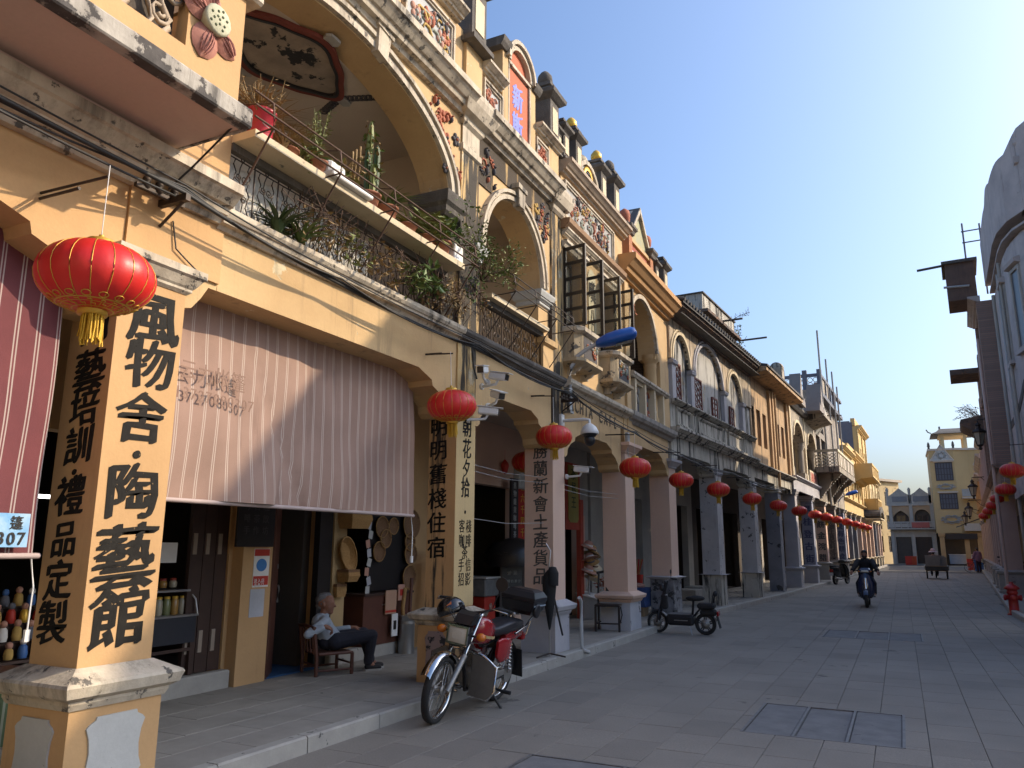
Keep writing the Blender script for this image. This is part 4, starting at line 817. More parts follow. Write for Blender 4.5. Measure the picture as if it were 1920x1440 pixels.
m = MB(); m.tube([(.0, 4.3, 7.98), (.75, 4.3, 7.98)], .03, 6); m.build('drain_spout', DK, tb); m = MB(); m.tube([(.1, 6.4, 7.9), (.95, 6.4, 7.9)], .03, 6); m.build('drain_spout', DK, tb)
pl = MB(); pl.tube([(-4.2, 25.1, 7.6), (-4.15, 25.15, 8.1), (-4.18, 25.1, 8.7)], .01, 4, 0); pl.tube([(-4.15, 25.15, 8.0), (-3.95, 25.4, 8.4)], .008, 4, 0)
for k in range(8): pl.leaves((-4.17 + .03 * sin(k), 25.1, 7.9 + k * .11), (.16, .16, .1), 16, .09, 1 + k % 2)
tag(pl.build('rooftop_shrub', [RUST] + LEAF[:2], None), 'small self-sown shrub growing on the eave of the blackened grey house', 'shrub')
m = MB(); m.tube([(-4.3, 23.9, 8.5), (-3.9, 24.1, 8.75), (-3.6, 24.0, 8.78)], .009, 4)
for k in range(14): m.tube([(-4.3 + .05 * k, 23.9 + .02 * k, 8.5 + .02 * k), (-4.3 + .05 * k + random.uniform(-.1, .15), 23.95 + .02 * k, 8.55 + .03 * k + random.uniform(0, .12))], .005, 3)
m.leaves((-3.85, 24.05, 8.75), (.25, .15, .06), 18, .06, 1); tag(m.build('bare_twig_plant', [RUST, LEAF[1]], None), 'bare twiggy plant sprouting beside the roof parapet box', 'plant')
# ochre house
b6, L6 = house('ochre shophouse with slatted tall windows under a deep plain soffit', 25.52, 32.0)
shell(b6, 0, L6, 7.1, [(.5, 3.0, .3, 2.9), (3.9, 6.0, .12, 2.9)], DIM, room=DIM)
column(b6, -.42, .06, LGP, BG, LG, zp=.85, zb=.86, zcap=(3.5, 3.62), po=.02, capoff=.03)
column(b6, 3.4, 3.9, M('dark_grey_column', (.25, .25, .27), .9, col2=(.15, .15, .165), sc=2, peel=((.08, .08, .08), .6, 3), bump=.4), None, zcap=(3.5, 3.62), zb=.1, capoff=.03)
m = MB(); m.holes(-.4, -.05, 0, L6, 3.62, 4.14, [(.15, 3.2, 3.62, 3.8), (4.0, 6.2, 3.62, 3.8)]); m.build('beam', BG, b6)
cornice(b6, -.05, L6, 4.14, .12, .16, BG, 'string_course')
OP = [(.14, .52, 4.92, 6.16), (.86, 1.42, 4.92, 6.14), (1.78, 2.34, 4.92, 6.12), (4.1, 4.62, 4.9, 6.1), (4.98, 5.5, 4.9, 6.1)]
m = MB(); m.holes(-.4, -.03, 0, L6, 4.26, 7.15, OP); m.build('wall', OC, b6)
for o in OP:
    w = window(b6, o[0] + .01, o[1] - .01, o[2], o[3], -.2, REDW, M('slatted_shutter_brown', (.13, .065, .035), .8, col2=(.07, .035, .02), sc=20), 1, 7, .06, fw=.04)
for y in (2.72, 3.02, 3.32, 5.86): m = MB(); m.box(-.04, .06 if y != 3.02 else .10, y, y + .2, 4.26, 7.1); m.build('pilaster', OC, b6)
m = MB(); m.tube([(.12, 3.28, 3.7), (.12, 3.28, 7.05)], .045, 8); m.build('downpipe', OC, b6)
m = MB(); m.py([(-.4, 7.10), (.52, 7.20), (.58, 7.22), (.58, 7.33), (-.4, 7.5)], -.1, L6 + .1); m.build('soffit', OC, b6); m = MB(); m.py([(.53, 7.345), (.62, 7.34), (.62, 7.41), (-2.5, 8.1), (-2.5, 8.0)], -.1, L6 + .1); m.build('roof_edge', TILE, b6)
# cream house with two tall arches and star-shaped eaves
b7, L7 = house('cream shophouse with two tall narrow arches and a zigzag star parapet', 32.02, 39.2)
shell(b7, 0, L7, 7.2, [(.6, 3.4, .12, 2.9), (4.2, 7.0, .12, 2.9)], GY, room=DIM)
CG = M('grey_cream_plaster', (.40, .34, .26), .9, col2=(.27, .225, .17), sc=1.6, amt=.9, streak=(GR, .97, .52), bump=.4)
column(b7, .2, .72, LG, LG, LG, zp=.75, zb=.9, zcap=(3.6, 3.85)); 
PA = column(b7, 4.6, 5.1, M('faded_blue_column', (.27, .29, .36), .9, col2=(.2, .22, .29), sc=2, bump=.2), LG, LG, zp=.75, zb=.9, zcap=(3.6, 3.85))
m = MB(); m.box(-.4, .03, 0, L7, 3.85, 4.25); m.build('beam', LG, b7); cornice(b7, 0, L7, 4.25, .14, .16, LG, 'string_course')
m = MB(); m.archwall(.2, 3.9, 6.1, 7.2, -.4, 0, 2.2, 6.1, 1.15, .65, 16); m.archwall(3.9, L7, 6.1, 7.2, -.4, 0, 5.9, 6.1, 1.2, .65, 16); m.build('arch_wall', CG, b7)
m = MB(); m.archband(2.2, 6.1, 1.15, .65, .12, -.02, .04, 16); m.archband(5.9, 6.1, 1.2, .65, .12, -.02, .04, 16); m.build('arch_moulding', CR, b7)
for y in (.62, 3.62, 4.28, 7.1):
    m = MB(); m.box(-.38, .0, y - .24, y + .24, 4.39, 4.75); m.lathe([(.17, 4.75), (.15, 4.8), (.14, 5.7), (.13, 5.72), (.22, 5.9), (.2, 5.95), (.24, 6.1)], (-.18, y, 0), 12); m.build('round_column', CG, b7)
for y in (.3, 3.95, ): m = MB(); m.box(-.4, .03, y - .12, y + .12, 4.39, 7.2); m.build('pilaster', CR, b7)
m = MB(); m.box(-2.1, -1.95, 0, L7, 4.1, 7.1); m.build('loggia_wall', GY, b7)
m = MB(); m.box(-.12, .02, 4.7, 6.9, 4.42, 5.0); rp = m.build('balustrade', CR, b7); m = MB(); m.box(.02, .028, 4.85, 6.75, 4.5, 4.92); m.build('balustrade_panel', M('faded_pink_panel', (.45, .2, .14), .8, col2=(.35, .16, .12), sc=5), rp); letters('panel_lettering', [('燕', 5.4, 4.7, .34), ('翔', 6.1, 4.7, .34)], REDS, rp, '+x', .028, .02)
m = MB(); m.py([(-.4, 7.2), (.1, 7.2), (.2, 7.3), (.2, 7.38), (-.4, 7.4)], 0, L7); m.build('cornice', DK, b7)
m = MB(); m.py([(.0, 7.1), (.75, 7.28), (.85, 7.3), (.85, 7.42), (.0, 7.46)], 4.2, 7.1); m.build('canopy_slab', CG, b7)
for yy in (1.6, 4.25): m = MB(); m.px([(yy - .9, 7.42), (yy - .75, 7.8), (yy - .4, 7.62), (yy, 8.75), (yy + .4, 7.62), (yy + .75, 7.8), (yy + .9, 7.42)], .2 if yy > 4 else -.1, .8 if yy > 4 else .35); m.build('star_parapet', M('greyish_star_plaster', (.27, .235, .21), .9, col2=(.19, .165, .15), sc=3, bump=.3), b7)
m = MB(); m.box(-2.2, -1.6, 1.0, 2.0, 7.4, 8.9); m.box(-1.6, -1.2, 1.2, 2.2, 7.4, 9.3); m.build('stepped_gable', SLATE, b7)
m = MB(); m.box(-1.0, -.5, 2.3, 3.0, 7.4, 9.25); m.lathe([(0, -.26), (.26, -.26), (.3, 0), (.26, .26), (0, .26)], (-.75, 2.65, 9.25), 14, ax='y'); m.build('scroll_chimney', CG, b7)
pl = MB(); pl.leaves((-4.3, 34.5, 8.0), (.2, .4, .6), 60, .16, 0); tag(pl.build('rooftop_shrub', [LEAF[1]], None), 'bright green weed growing at the foot of the rooftop scroll', 'shrub')
# roughcast house with balcony
b8, L8 = house('derelict roughcast shophouse with a latticed balcony and bare scaffold poles', 39.22, 50.0)
shell(b8, 0, L8, 9.1, [(.6, 3.6, .12, 3), (4.4, 7.4, .12, 3), (8, 10.4, .12, 3)], GY, room=DIM)
PB = [column(b8, 1.6, 2.1, PK, GY, GY, zp=.8, zb=.95, zcap=(3.6, 3.8)), column(b8, 5.6, 6.1, M('brown_grey_column', (.33, .27, .235), .9, col2=(.26, .21, .18), sc=2, bump=.2), GY, GY, zp=.8, zb=.95, zcap=(3.6, 3.8)), column(b8, 9.7, 10.2, M('faded_blue_column', (0, 0, 0)), GY, GY, zp=.8, zb=.95, zcap=(3.6, 3.8))]
m = MB(); m.box(-.4, .02, 0, L8, 3.8, 4.3); m.build('beam', CG, b8)
m = MB(); m.holes(-.4, 0, 0, L8, 4.3, 9.1, [(.5, 1.9, 4.5, 7.0), (2.3, 3.9, 4.5, 7.0), (.8, 3.6, 7.3, 8.6)]); m.build('wall', M('roughcast_plaster', (.32, .275, .23), .95, col2=(.19, .165, .14), sc=3, amt=1, bump=1.5, bsc=12), b8)
for y0, y1, z0, z1 in ((.5, 1.9, 4.5, 7.0), (2.3, 3.9, 4.5, 7.0), (.8, 3.6, 7.3, 8.6)): window(b8, y0, y1, z0, z1, -.25, IRON, GLS, 1, 3)
bc = MB(); bc.box(0, 1.05, -.6, 6.6, 5.05, 5.3); bc = bc.build('balcony', CG, b8)
m = MB(); m.box(.98, 1.05, -.6, 6.6, 5.98, 6.1); m.box(0, .98, -.6, -.53, 5.98, 6.1)
for k in range(10): m.box(.98, 1.045, -.6 + k * .79, -.53 + k * .79, 5.3, 5.98)
m.build('balcony_rail', CR, bc)
for k in range(9): m = MB(); m.box(1.0, 1.03, -.5 + k * .79, .15 + k * .79, 5.36, 5.92); m.build('balcony_panel', CE if k % 2 else CG, bc)
m = MB()
for k in range(5):
    for q in range(4):
        cx, cz = .1 + k * .19, 5.38 + q * .15
        m.tube([(cx - .09, -.56, cz - .07), (cx + .09, -.56, cz + .07)], .016, 4); m.tube([(cx - .09, -.56, cz + .07), (cx + .09, -.56, cz - .07)], .016, 4)
m.build('lattice_side', CR, bc)
BULB = M('white_bulbs', (.8, .78, .7), .3, bump=0)
for yy in (.3, 3.2, 5.6):
    m = MB(); m.py([(0, 5.05), (1.0, 5.05), (.95, 4.9), (.6, 4.7), (.45, 4.4), (.2, 4.1), (.1, 3.9), (0, 3.9)], yy, yy + .16); br = m.build('balcony_bracket', CG, bc); m = MB()
    for t in range(11): m.ell((1.0 - t * .09, yy - .02, 4.96 - 1.0 * (t / 10) ** 1.0), .03, .03, .03, 6, 4)
    m.build('light_bulbs', BULB, br)
tr = MB(); tr.box(-6, .3, 1.6, L8, 9.1, 9.3); tr = tr.build('roof_terrace', SLATE, b8)
m = MB()
for x in (-6, -4.2, -2.4, -.6, .1): m.box(x, x + .22, 1.75, 1.97, 9.3, 10.25 + (.2 if x > -1 else 0))
m.box(-6, .3, 1.78, 1.94, 10.1, 10.25); m.box(.12, .3, 1.97, L8, 10.1, 10.25)
for y in (3.5, 5.5, 7.5): m.box(.12, .3, y, y + .2, 9.3, 10.1)
m.build('terrace_parapet', SLATE, tr)
m = MB()
for k in range(23):
    for q in range(3): cx, cz = -5.7 + k * .26, 9.44 + q * .25; m.tube([(cx + .12 * cos(t * pi / 4), 1.86, cz + .12 * sin(t * pi / 4)) for t in range(8)], .022, 4, closed=True, sm=False)
m.build('pierced_screen', WHT, tr); m = MB(); m.box(.16, .24, 1.97, 5, 9.3, 10.1); m.build('terrace_panel', CG, tr)
m = MB(); m.box(-.6, -.3, 6, 10, 9.3, 10.6); m.build('brick_stub', M('weathered_red_brick', (0, 0, 0)), tr)
m = MB(); m.py([(.0, 7.0), (.5, 7.6), (.55, 7.7), (.3, 8.9), (0, 8.9)], .2, 1.2); m.build('collapsing_eave', BG, b8)
for k, (y, h, x) in enumerate(((1.4, 12.4, .35), (4.6, 11.6, .3), (6.6, 11.3, .35), (8.6, 10.8, .35))):
    m = MB(); m.tube([(x, 0, 5.0 if k else 3.6), (x - .05, .15, h)], .05, 6); p = thing('scaffold_pole', ['tallest bare scaffold pole, against the pierced rooftop screen', 'second scaffold pole on the roughcast wall, next to the tallest', 'third scaffold pole along the roughcast wall', 'shortest scaffold pole, at the far end of the roughcast wall'][k], 'scaffold pole', (0, 0, 0), 0, 'scaffold poles on the derelict house')
    loc, th, _ = frame_at(39.22, 50.0); p.location = Vector(loc) + Vector((sin(-th) * y, cos(th) * y, 0)); p.rotation_euler = (0, 0, th); m.build('pole', M('bamboo_grey', (.35, .33, .3), .8), p)
    m = MB(); m.tube([(x - .3, .1, 8.2 + .3 * k), (x + .1, .1, 8.2 + .3 * k)], .03, 5); m.build('tie', RUST, p)
# golden houses farther on
YG2 = [('golden shophouse next beyond the derelict roughcast house', 50.02, 56.0, 7.6, GL), ('golden shophouse with the big upper balcony', 56.02, 63.0, 7.9, GL), ('tall golden house with a blue-grey blank side wall', 63.02, 70.0, 10.6, GL), ('last golden shophouse before the street turns', 70.02, 80.0, 7.4, PY)]
for i, (lab, y0, y1, zt, mt) in enumerate(YG2):
    b, L = house(lab, y0, y1); n = 2 if L < 8 else 3; dw = [(L * (k + .15) / n, L * (k + .85) / n, .12, 2.9) for k in range(n)]
    shell(b, 0, L, zt, dw, GY, room=DIM)
    for k in range(n + (1 if i == 3 else 0)):
        y = L * k / n + (.05 if k < n else -.5); column(b, y, y + .45, [PK, M('dark_patched_column', (.2, .21, .23), .9, col2=(.11, .11, .12), sc=3), PK][(i + k) % 3], CR, CR, zp=.8, zb=.95, zcap=(3.6, 3.8))
    m = MB(); m.box(-.4, .0, 0, L, 3.8, 4.4); m.build('beam', mt, b); cornice(b, 0, L, 4.4, .15, .2, mt, 'string_course')
    ws = [(L * (k + .25) / n, L * (k + .45) / n, zz, zz + 1.5) for k in range(n) for zz in ([5.0] if zt < 9 else [5.0, 7.6])] + [(L * (k + .58) / n, L * (k + .78) / n, zz, zz + 1.5) for k in range(n) for zz in ([5.0] if zt < 9 else [5.0, 7.6])]
    m = MB(); m.holes(-.4, -.02, 0, L, 4.4, zt, ws); m.build('wall', mt, b)
    for w in ws: window(b, *w, -.15, DKW, GLS, 1, 3)
    for k in range(n + 1): y = min(L - .4, L * k / n); m = MB(); m.box(-.05, .06, y, y + .35, 4.55, zt - .3); m.build('pilaster', mt, b)
    cornice(b, 0, L, zt - .3, .35, .35, mt); m = MB(); m.box(-.4, -.1, 0, L, zt + .05, zt + .6); m.build('parapet', mt, b)
    if zt > 9: m = MB(); m.box(-7, -.3, -.02, -.005, 4.0, zt + .3); m.box(-7, -.45, -.02, .06, zt + .3, zt + .4); m.build('blank_side_wall', SLATE, b)
    for y0_, L_, z, xo in ([] if i not in (1, 2, 0) else [[(1.0, 5.0, 6.3, 1.0)], [(.6, 6.0, 6.3, 1.25)], [(.5, 4.0, 4.35, 1.0)]][i] if i else []):
        bb = MB(); bb.py([(0, z - .35), (.3, z - .3), (.5, z - .15), (xo - .1, z - .1), (xo, z - .05), (xo, z + .06), (0, z + .06)], y0_, y0_ + L_); bb = bb.build('balcony', mt, b)
        m = MB(); m.box(xo - .12, xo, y0_, y0_ + L_, z + .72, z + .84); m.box(0, xo - .12, y0_, y0_ + .1, z + .06, z + .84)
        for k in range(7): m.box(xo - .11, xo - .01, y0_ + (L_ - .15) * k / 6, y0_ + (L_ - .15) * k / 6 + .15, z + .06, z + .72)
        m.build('balcony_rail', mt, bb)
        for k in range(6): m = MB(); m.box(xo - .08, xo - .04, y0_ + .18 + (L_ - .15) * k / 6, y0_ + (L_ - .15) * (k + 1) / 6 - .03, z + .12, z + .68); m.build('balcony_panel', mt, bb)
m = MB(); m.px(arc(2.2, 3.9, 2.2, .75, 14) + arc(2.2, 3.75, 1.9, .5, 14)[::-1], 0, 1.1); cn = thing('arched_canopy', 'grey arched canopy over the pavement near the end of the golden houses', 'canopy', (FL(63), 63, 0), frame_at(63, 70)[1]); m.build('canopy_shell', DK, cn); m = MB(); m.box(0, 1.1, -.1, 4.5, 3.68, 3.76); m.build('canopy_edge', CR, cn)
for (bb, txt, ys_, mt) in ((PA, '易桂登古街', 4.6, INKB), (PB[0], '改餅金浣腊', 1.6, INKG), (PB[1], '陳水油生貨股料成品', 5.6, INKG), (PB[2], '大良有色餅食', 9.7, INKB)):
    n = len(txt); letters('painted_lettering', [(c, -.23, 3.25 - (2.1 / (n - 1)) * i, .36 if n < 7 else .3) for i, c in enumerate(txt)], mt, bb, '-y', -ys_, .03, 0, 1.0)
# ------------------------------------------------------------------ right side of the street
RG = M('streaked_grey_plaster', (.50, .45, .425), .9, col2=(.35, .315, .305), sc=1.3, amt=1, streak=((.10, .095, .095), .75, .55), peel=((.25, .23, .22), .66, 2.0), bump=.4)  # warm grey plaster with streaks and peeling, shared by the right-hand houses
RP = M('faded_mauve_plaster', (.56, .40, .345), .9, col2=(.43, .305, .265), sc=1.4, streak=(GR, .5, .58), bump=.3)
def extr(m, plan, z0, z1): return m.pz(plan, z0, z1)
def inset(plan, d):
    """offset an open wall line (x,y) towards +x/-y side by d (miter-free, by normals)"""
    out = []
    for i, p in enumerate(plan):
        a = plan[max(0, i - 1)]; b = plan[min(len(plan) - 1, i + 1)]; t = Vector((b[0] - a[0], b[1] - a[1])).normalized(); out.append((p[0] + t.y * d, p[1] - t.x * d))
    return out
def band(m, plan, prof):
    """sweep a wall section prof=[(out,z)] along the plan line (street on its left)"""
    R = []
    for o, z in prof: R.append([(x, y, z) for x, y in inset(plan, -o)])
    n = len(plan); vs = [p for r in R for p in r]; fs = [(k * n + i, k * n + i + 1, (k + 1) * n + i + 1, (k + 1) * n + i) for k in range(len(R) - 1) for i in range(n - 1)]
    return m.add(vs, fs)
# building that closes the street behind the corner (outside the frame on the right)
rb0 = thing('shophouse', 'grey shophouse standing back from the road on the right beside the camera', 'shophouse', (4.7, 13.0, 0))
m = MB(); m.box(0, 9, 0, 6.6, 0, 10.8); m.build('wall', RG, rb0); m = MB(); m.box(-.15, 9, -.1, 6.7, 10.8, 11.1); m.build('cornice', RG, rb0)
for y in (.8, 2.6, 4.6):
    window(rb0, y, y + 1.3, 4.6, 6.4, -.01 + .0, DKW, GLS, 1, 3, .03); window(rb0, y, y + 1.3, 7.4, 9.2, -.01, DKW, GLS, 1, 3, .03)
# unseen house added behind the viewer to bounce sunlight onto the shaded column faces
bounce_house = thing('house', 'unseen pale house added behind the viewer to bounce sunlight up the street', 'house', (-8, -14, 0))
m = MB(); m.T = Matrix(((0, 1, 0, 0), (1, 0, 0, 0), (0, 0, 1, 0), (0, 0, 0, 1))); ws = [(2 + 3.4 * k, 3.3 + 3.4 * k, z, z + 1.7) for k in range(6) for z in (1.0, 4.4, 7.6)]; m.holes(-.3, 0, 0, 22, 0, 10.5, ws); m.build('wall', PY, bounce_house)
m = MB(); m.box(0, 22, -6, -.31, 0, 10.4); m.build('rear_block', DIM, bounce_house); m = MB(); m.box(-.2, 22.2, -.4, .25, 10.5, 10.9); m.build('cornice', CE, bounce_house)
# rounded corner house
rb1 = thing('corner_house', 'grey three-storey corner house with rounded corner and scrolled parapet at the right edge', 'corner house', (0, 0, 0))
CRV = [(7.2, 20.6), (5.6, 21.0), (4.4, 21.6), (3.75, 22.2), (3.42, 22.9), (3.27, 23.7), (3.25, 24.6), (3.32, 26.2), (3.42, 28.6)]
m = MB(); band(m, CRV[::-1], [(0, 3.6), (0, 9.6)]); m.build('wall', RG, rb1)
m = MB(); band(m, CRV[::-1], [(0, 9.55), (.10, 9.75), (.34, 9.85), (.40, 9.9), (.40, 10.02), (.25, 10.05), (0, 10.06)]); m.build('eave', RG, rb1)
m = MB(); top = [(1 if i < 4 else 0) for i in range(9)]
PT = [12.75, 12.7, 12.5, 12.1, 11.75, 11.62, 11.6, 11.55, 11.5]
pl = inset(CRV[::-1], -.05); pli = inset(CRV[::-1], .2); PTr = PT[::-1]
def fine(P, k=4): return [tuple(P[i][j] + (P[i + 1][j] - P[i][j]) * t / k for j in range(len(P[0]))) for i in range(len(P) - 1) for t in range(k)] + [P[-1]]
F = fine([(x, y, z) for (x, y), z in zip(pl, PTr)]); Fi = fine([(x, y, z) for (x, y), z in zip(pli, PTr)])
tops = [z + .16 * abs(sin(i * .55)) for i, (x, y, z) in enumerate(F)]
m.loft([[(x, y, 10.05), (x, y, tz), (xi, yi, tz), (xi, yi, 10.05)] for (x, y, z), (xi, yi, zi), tz in zip(F, Fi, tops)]); par = m.build('scrolled_parapet', RG, rb1)
m = MB(); m.loft([[(x - .03, y - .02, tz + .03), (x - .09, y - .07, tz - .02), (x - .09, y - .07, tz - .14), (x + .02, y, tz - .16)] for (x, y, z), tz in zip(F, tops)]); m.build('parapet_coping', RG, par)
m = MB(); sub = [p for p in F if 21.0 < p[1] < 22.6]; m.loft([[(x - .02, y - .03, 10.5), (x - .06, y - .05, 10.5), (x - .06, y - .05, 11.5), (x - .02, y - .03, 11.5)] for x, y, z in sub]); m.build('sunk_panel', M('dull_relief_panel', (.42, .40, .37), .9, col2=(.24, .22, .21), sc=4, amt=1, streak=((.08, .075, .07), .9, .5), bump=.5), par)
for z0, z1 in ((10.42, 10.5), (11.5, 11.6)): m = MB(); m.loft([[(x - .02, y - .03, z0), (x - .1, y - .09, z0), (x - .1, y - .09, z1), (x - .02, y - .03, z1)] for x, y, z in sub]); m.build('panel_frame', DK, par)  # frame coloured dark to imitate the shade of a deeper recess
x, y, z = sub[0]; m = MB(); m.tube([(x - .06, y, 10.42), (x - .06, y, 11.6)], .05, 4, sm=False); m.build('panel_frame', DK, par)
x, y, z = F[19]; m = MB(); m.stack(x - .16, x + .2, y - .2, y + .2, [(10.05, .02), (11.3, .02), (11.34, .08), (11.5, .10), (11.54, .02), (11.75, 0), (11.9, .06), (12.02, .02)]); m.lathe([(0, -.3), (.16, -.3), (.2, 0), (.16, .3), (0, .3)], (x, y, 12.1), 12, ax='y'); m.build('parapet_pier', RG, par)
m = MB(); m.tube([(3.13, 23.9, 11.6), (3.13, 23.9, 10.05)], .05, 6); m.build('downpipe', GY, par)
m = MB(); band(m, CRV[::-1], [(0, 6.1), (.06, 6.14), (.10, 6.22), (.10, 6.3), (.0, 6.34)]); m.build('string_course', RG, rb1)
for x, y, r in ((3.18, 24.9, .05), (3.25, 26.0, .035), (3.36, 28.2, .06)):
    m = MB(); m.tube([(x, y, .3), (x, y, 9.6)], r, 6); m.build('downpipe', PVC if r < .05 else GY, rb1)
def facing(i0, i1, t0=0, t1=1):
    a, b = Vector(CRV[i0]), Vector(CRV[i1]); p0, p1 = a + (b - a) * t0, a + (b - a) * t1; d = p1 - p0; return (p0.x, p0.y, 0), atan2(d.y, d.x) - pi / 2, d.length   # local y along the wall
for k, (i0, i1, t0, t1, z0, z1, hood) in enumerate(((4, 5, .1, .95, 6.7, 8.9, 1), (2, 3, .15, .85, 6.7, 8.9, 1), (6, 7, .05, .5, 6.7, 8.9, 1), (3, 4, .2, .95, 3.9, 5.1, 0))):
    loc, th, L = facing(i0, i1, t0, t1); L = min(L, 1.25); e = bpy.data.objects.new('window', None); COL.objects.link(e); e.parent = rb1; e.location = loc; e.rotation_euler = (0, 0, th + pi)
    # local frame: x out of the wall, y backwards along it
    f = MB(); f.box(-.06, .05, -L, -L + .09, z0, z1); f.box(-.06, .05, -.09, 0, z0, z1); f.box(-.06, .05, -L + .09, -.09, z0, z0 + .09); f.box(-.06, .05, -L + .09, -.09, z1 - .09, z1); f.build('frame', GY, e)
    p = MB(); p.box(-.02, .015, -L + .08, -.08, z0 + .08, z1 - .08); p.build('pane', M('dusty_dark_pane', (.09, .095, .11), .3, bump=0), e)
    if hood: p = MB(); p.py([(-.03, z1 + .02), (.14, z1 + .06), (.16, z1 + .16), (-.03, z1 + .22)], -L - .08, .08); p.build('hood', RG, e); p = MB(); p.box(-.03, .12, -L - .05, .05, z0 - .1, z0); p.build('sill', RG, e)
m = MB(); hl = CRV[::-1]; hl = fine(hl, 5); hz = [5.25 + .55 * math.exp(-((i - 17) / 6) ** 2) for i in range(len(hl))]; o1 = inset(hl, -.38); o0 = inset(hl, .02)
m.loft([[(x0, y0, z), (x1, y1, z - .14), (x1, y1, z - .02), (x0, y0, z + .2)] for (x0, y0), (x1, y1), z in zip(o0, o1, hz)]); m.build('scrolled_hood', DK, rb1)
for i, nm in ((3, 'corner_pier'), (5, 'corner_pier'), (7, 'corner_pier')):
    x, y = CRV[i]; m = MB(); m.box(x + .02, x + .5, y - .25, y + .25, 0, 3.6); m.stack(x + .02, x + .5, y - .25, y + .25, [(3.35, .0), (3.4, .06), (3.56, .08), (3.6, .0)]); m.stack(x + .02, x + .5, y - .25, y + .25, [(0, .08), (.8, .08), (.85, .02), (.9, 0)]); m.build(nm, RG, rb1)
m = MB(); m.box(5.0, 8, 22.5, 28.4, 0, 3.6); m.build('shop_wall', DIM, rb1); m = MB(); band(m, inset(CRV[::-1], .12), [(0, 3.1), (0, 3.62)]); m.build('lintel', RG, rb1)
m = MB(); m.box(5.0, 9, 22.8, 28.5, 3.65, 9.8); m.build('rear_block', RG, rb1); m = MB(); m.pz(inset(CRV, -.1) + [(9, 28.5), (9, 20.6)], 9.78, 9.84); m.build('roof_slab', RG, rb1)
loc, th, L = facing(3, 4); lt = bpy.data.objects.new('wall_lettering', None); COL.objects.link(lt); lt.parent = rb1; lt.location = loc; lt.rotation_euler = (0, 0, th + pi); letters('lettering', [('野', -.42, 3.98, .40)], INKG, lt, '+x', .004, .03)
# houses beyond it
def rhouse(label, y0, y1, zt, mt, dx=.35, cat='shophouse', cols=3, colm=None, group='shophouses on the right'):
    a, b = Vector((KR(y0) + dx, y0)), Vector((KR(y1) + dx, y1)); d = b - a; th = atan2(d.y, d.x) - pi / 2
    t = thing('shophouse', label, cat, (b.x, b.y, 0), th + pi, group); L = d.length
    m = MB(); m.box(-2.3, -2.1, 0, L, 0, 3.8); m.build('shop_wall', DIM, t); m = MB(); m.box(-7, -.3, 0, L, 3.8, 4.0); m.build('floor_slab', CE, t)
    for k in range(cols): y = L * (k + .06) / cols; column(t, y, y + .5, colm or RP, RG, RG, zp=.75, zb=.9, zcap=(3.3, 3.5))
    m = MB(); m.box(-.4, 0, 0, L, 3.5, 4.1); m.build('beam', mt, t)
    ws = [(L * (k + .3) / cols, L * (k + .75) / cols, 4.8, 6.5) for k in range(cols)] + ([(L * (k + .3) / cols, L * (k + .75) / cols, 7.4, 8.9) for k in range(cols)] if zt > 9 else [])
    m = MB(); m.holes(-.4, -.02, 0, L, 4.1, zt, ws); m.build('wall', mt, t); m = MB(); m.box(-7, -.41, 0, .15, 3.99, zt); m.build('party_wall', mt, t); m = MB(); m.box(-7, -.41, L - .15, L, 3.99, zt); m.build('party_wall', mt, t)
    for w in ws: window(t, *w, -.12, DKW, GLS, 1, 3)
    for k in range(cols + 1): y = min(L - .25, L * k / cols); m = MB(); m.box(-.02, .08, y, y + .25, 4.1, zt); m.build('pilaster', mt, t)
    cornice(t, 0, L, 4.1, .14, .18, mt, 'string_course'); return t, L
t, L = rhouse('narrow mauve brick house on the right with pipes down its front', 28.7, 32.6, 9.6, M('weathered_red_brick', (0, 0, 0)), cols=1)
cornice(t, 0, L, 9.6, .2, .3, RG)
m = MB(); m.box(0, .85, L - 1.7, L - .1, 9.75, 11.05); bx = m.build('boarded_box', M('rotten_brown_boards', (.16, .10, .075), .9, col2=(.09, .06, .05), sc=4, streak=((.04, .03, .03), .9, .5), bump=.6), t); m = MB(); m.box(-.1, .95, L - 1.8, L, 11.05, 11.15); m.build('box_roof', DK, bx); m = MB(); m.tube([(-.1, L - .6, 11.25), (1.7, L - .5, 11.12)], .045, 6); m.build('jutting_pole', DK, bx); m = MB(); m.tube([(.2, L - .08, 10.2), (.95, L - .08, 10.25)], .04, 6); m.build('box_bracket', PVC, bx)
m = MB(); m.tube([(.2, L - .3, 11.14), (.2, L - .3, 12.5)], .03, 5); m.tube([(-.3, L - .3, 9.9), (-.3, L - .3, 12.4)], .03, 5); m.tube([(.25, L - .3, 12.2), (-.35, L - .3, 12.2)], .025, 5); m.tube([(.25, L - .3, 11.8), (-.35, L - .3, 11.8)], .025, 5); m.build('roof_ladder', SLATE, t)
for y, r, mt in ((L - .3, .05, RP), (L - .7, .045, PVC), (L - 1.1, .04, PVC)): m = MB(); m.tube([(.14, y, .3), (.14, y, 8.4)], r, 6); m.build('downpipe', mt, t)
t, L = rhouse('ruined brick house with a broken top and concrete slab jutting over the street', 32.7, 38.5, 7.0, M('weathered_red_brick', (0, 0, 0)), cols=2)
r_ = random.Random(5)
for k in range(15):
    y = r_.uniform(0, L - .5); h = r_.uniform(.2, 1.9) * (1 if y > 1.5 else .5); m = MB(); m.box(-.4 + r_.uniform(0, .1), r_.uniform(-.1, .12), y, y + r_.uniform(.3, .8), 7.0, 7.0 + h); m.build('broken_masonry', M('weathered_red_brick', (0, 0, 0)), t)
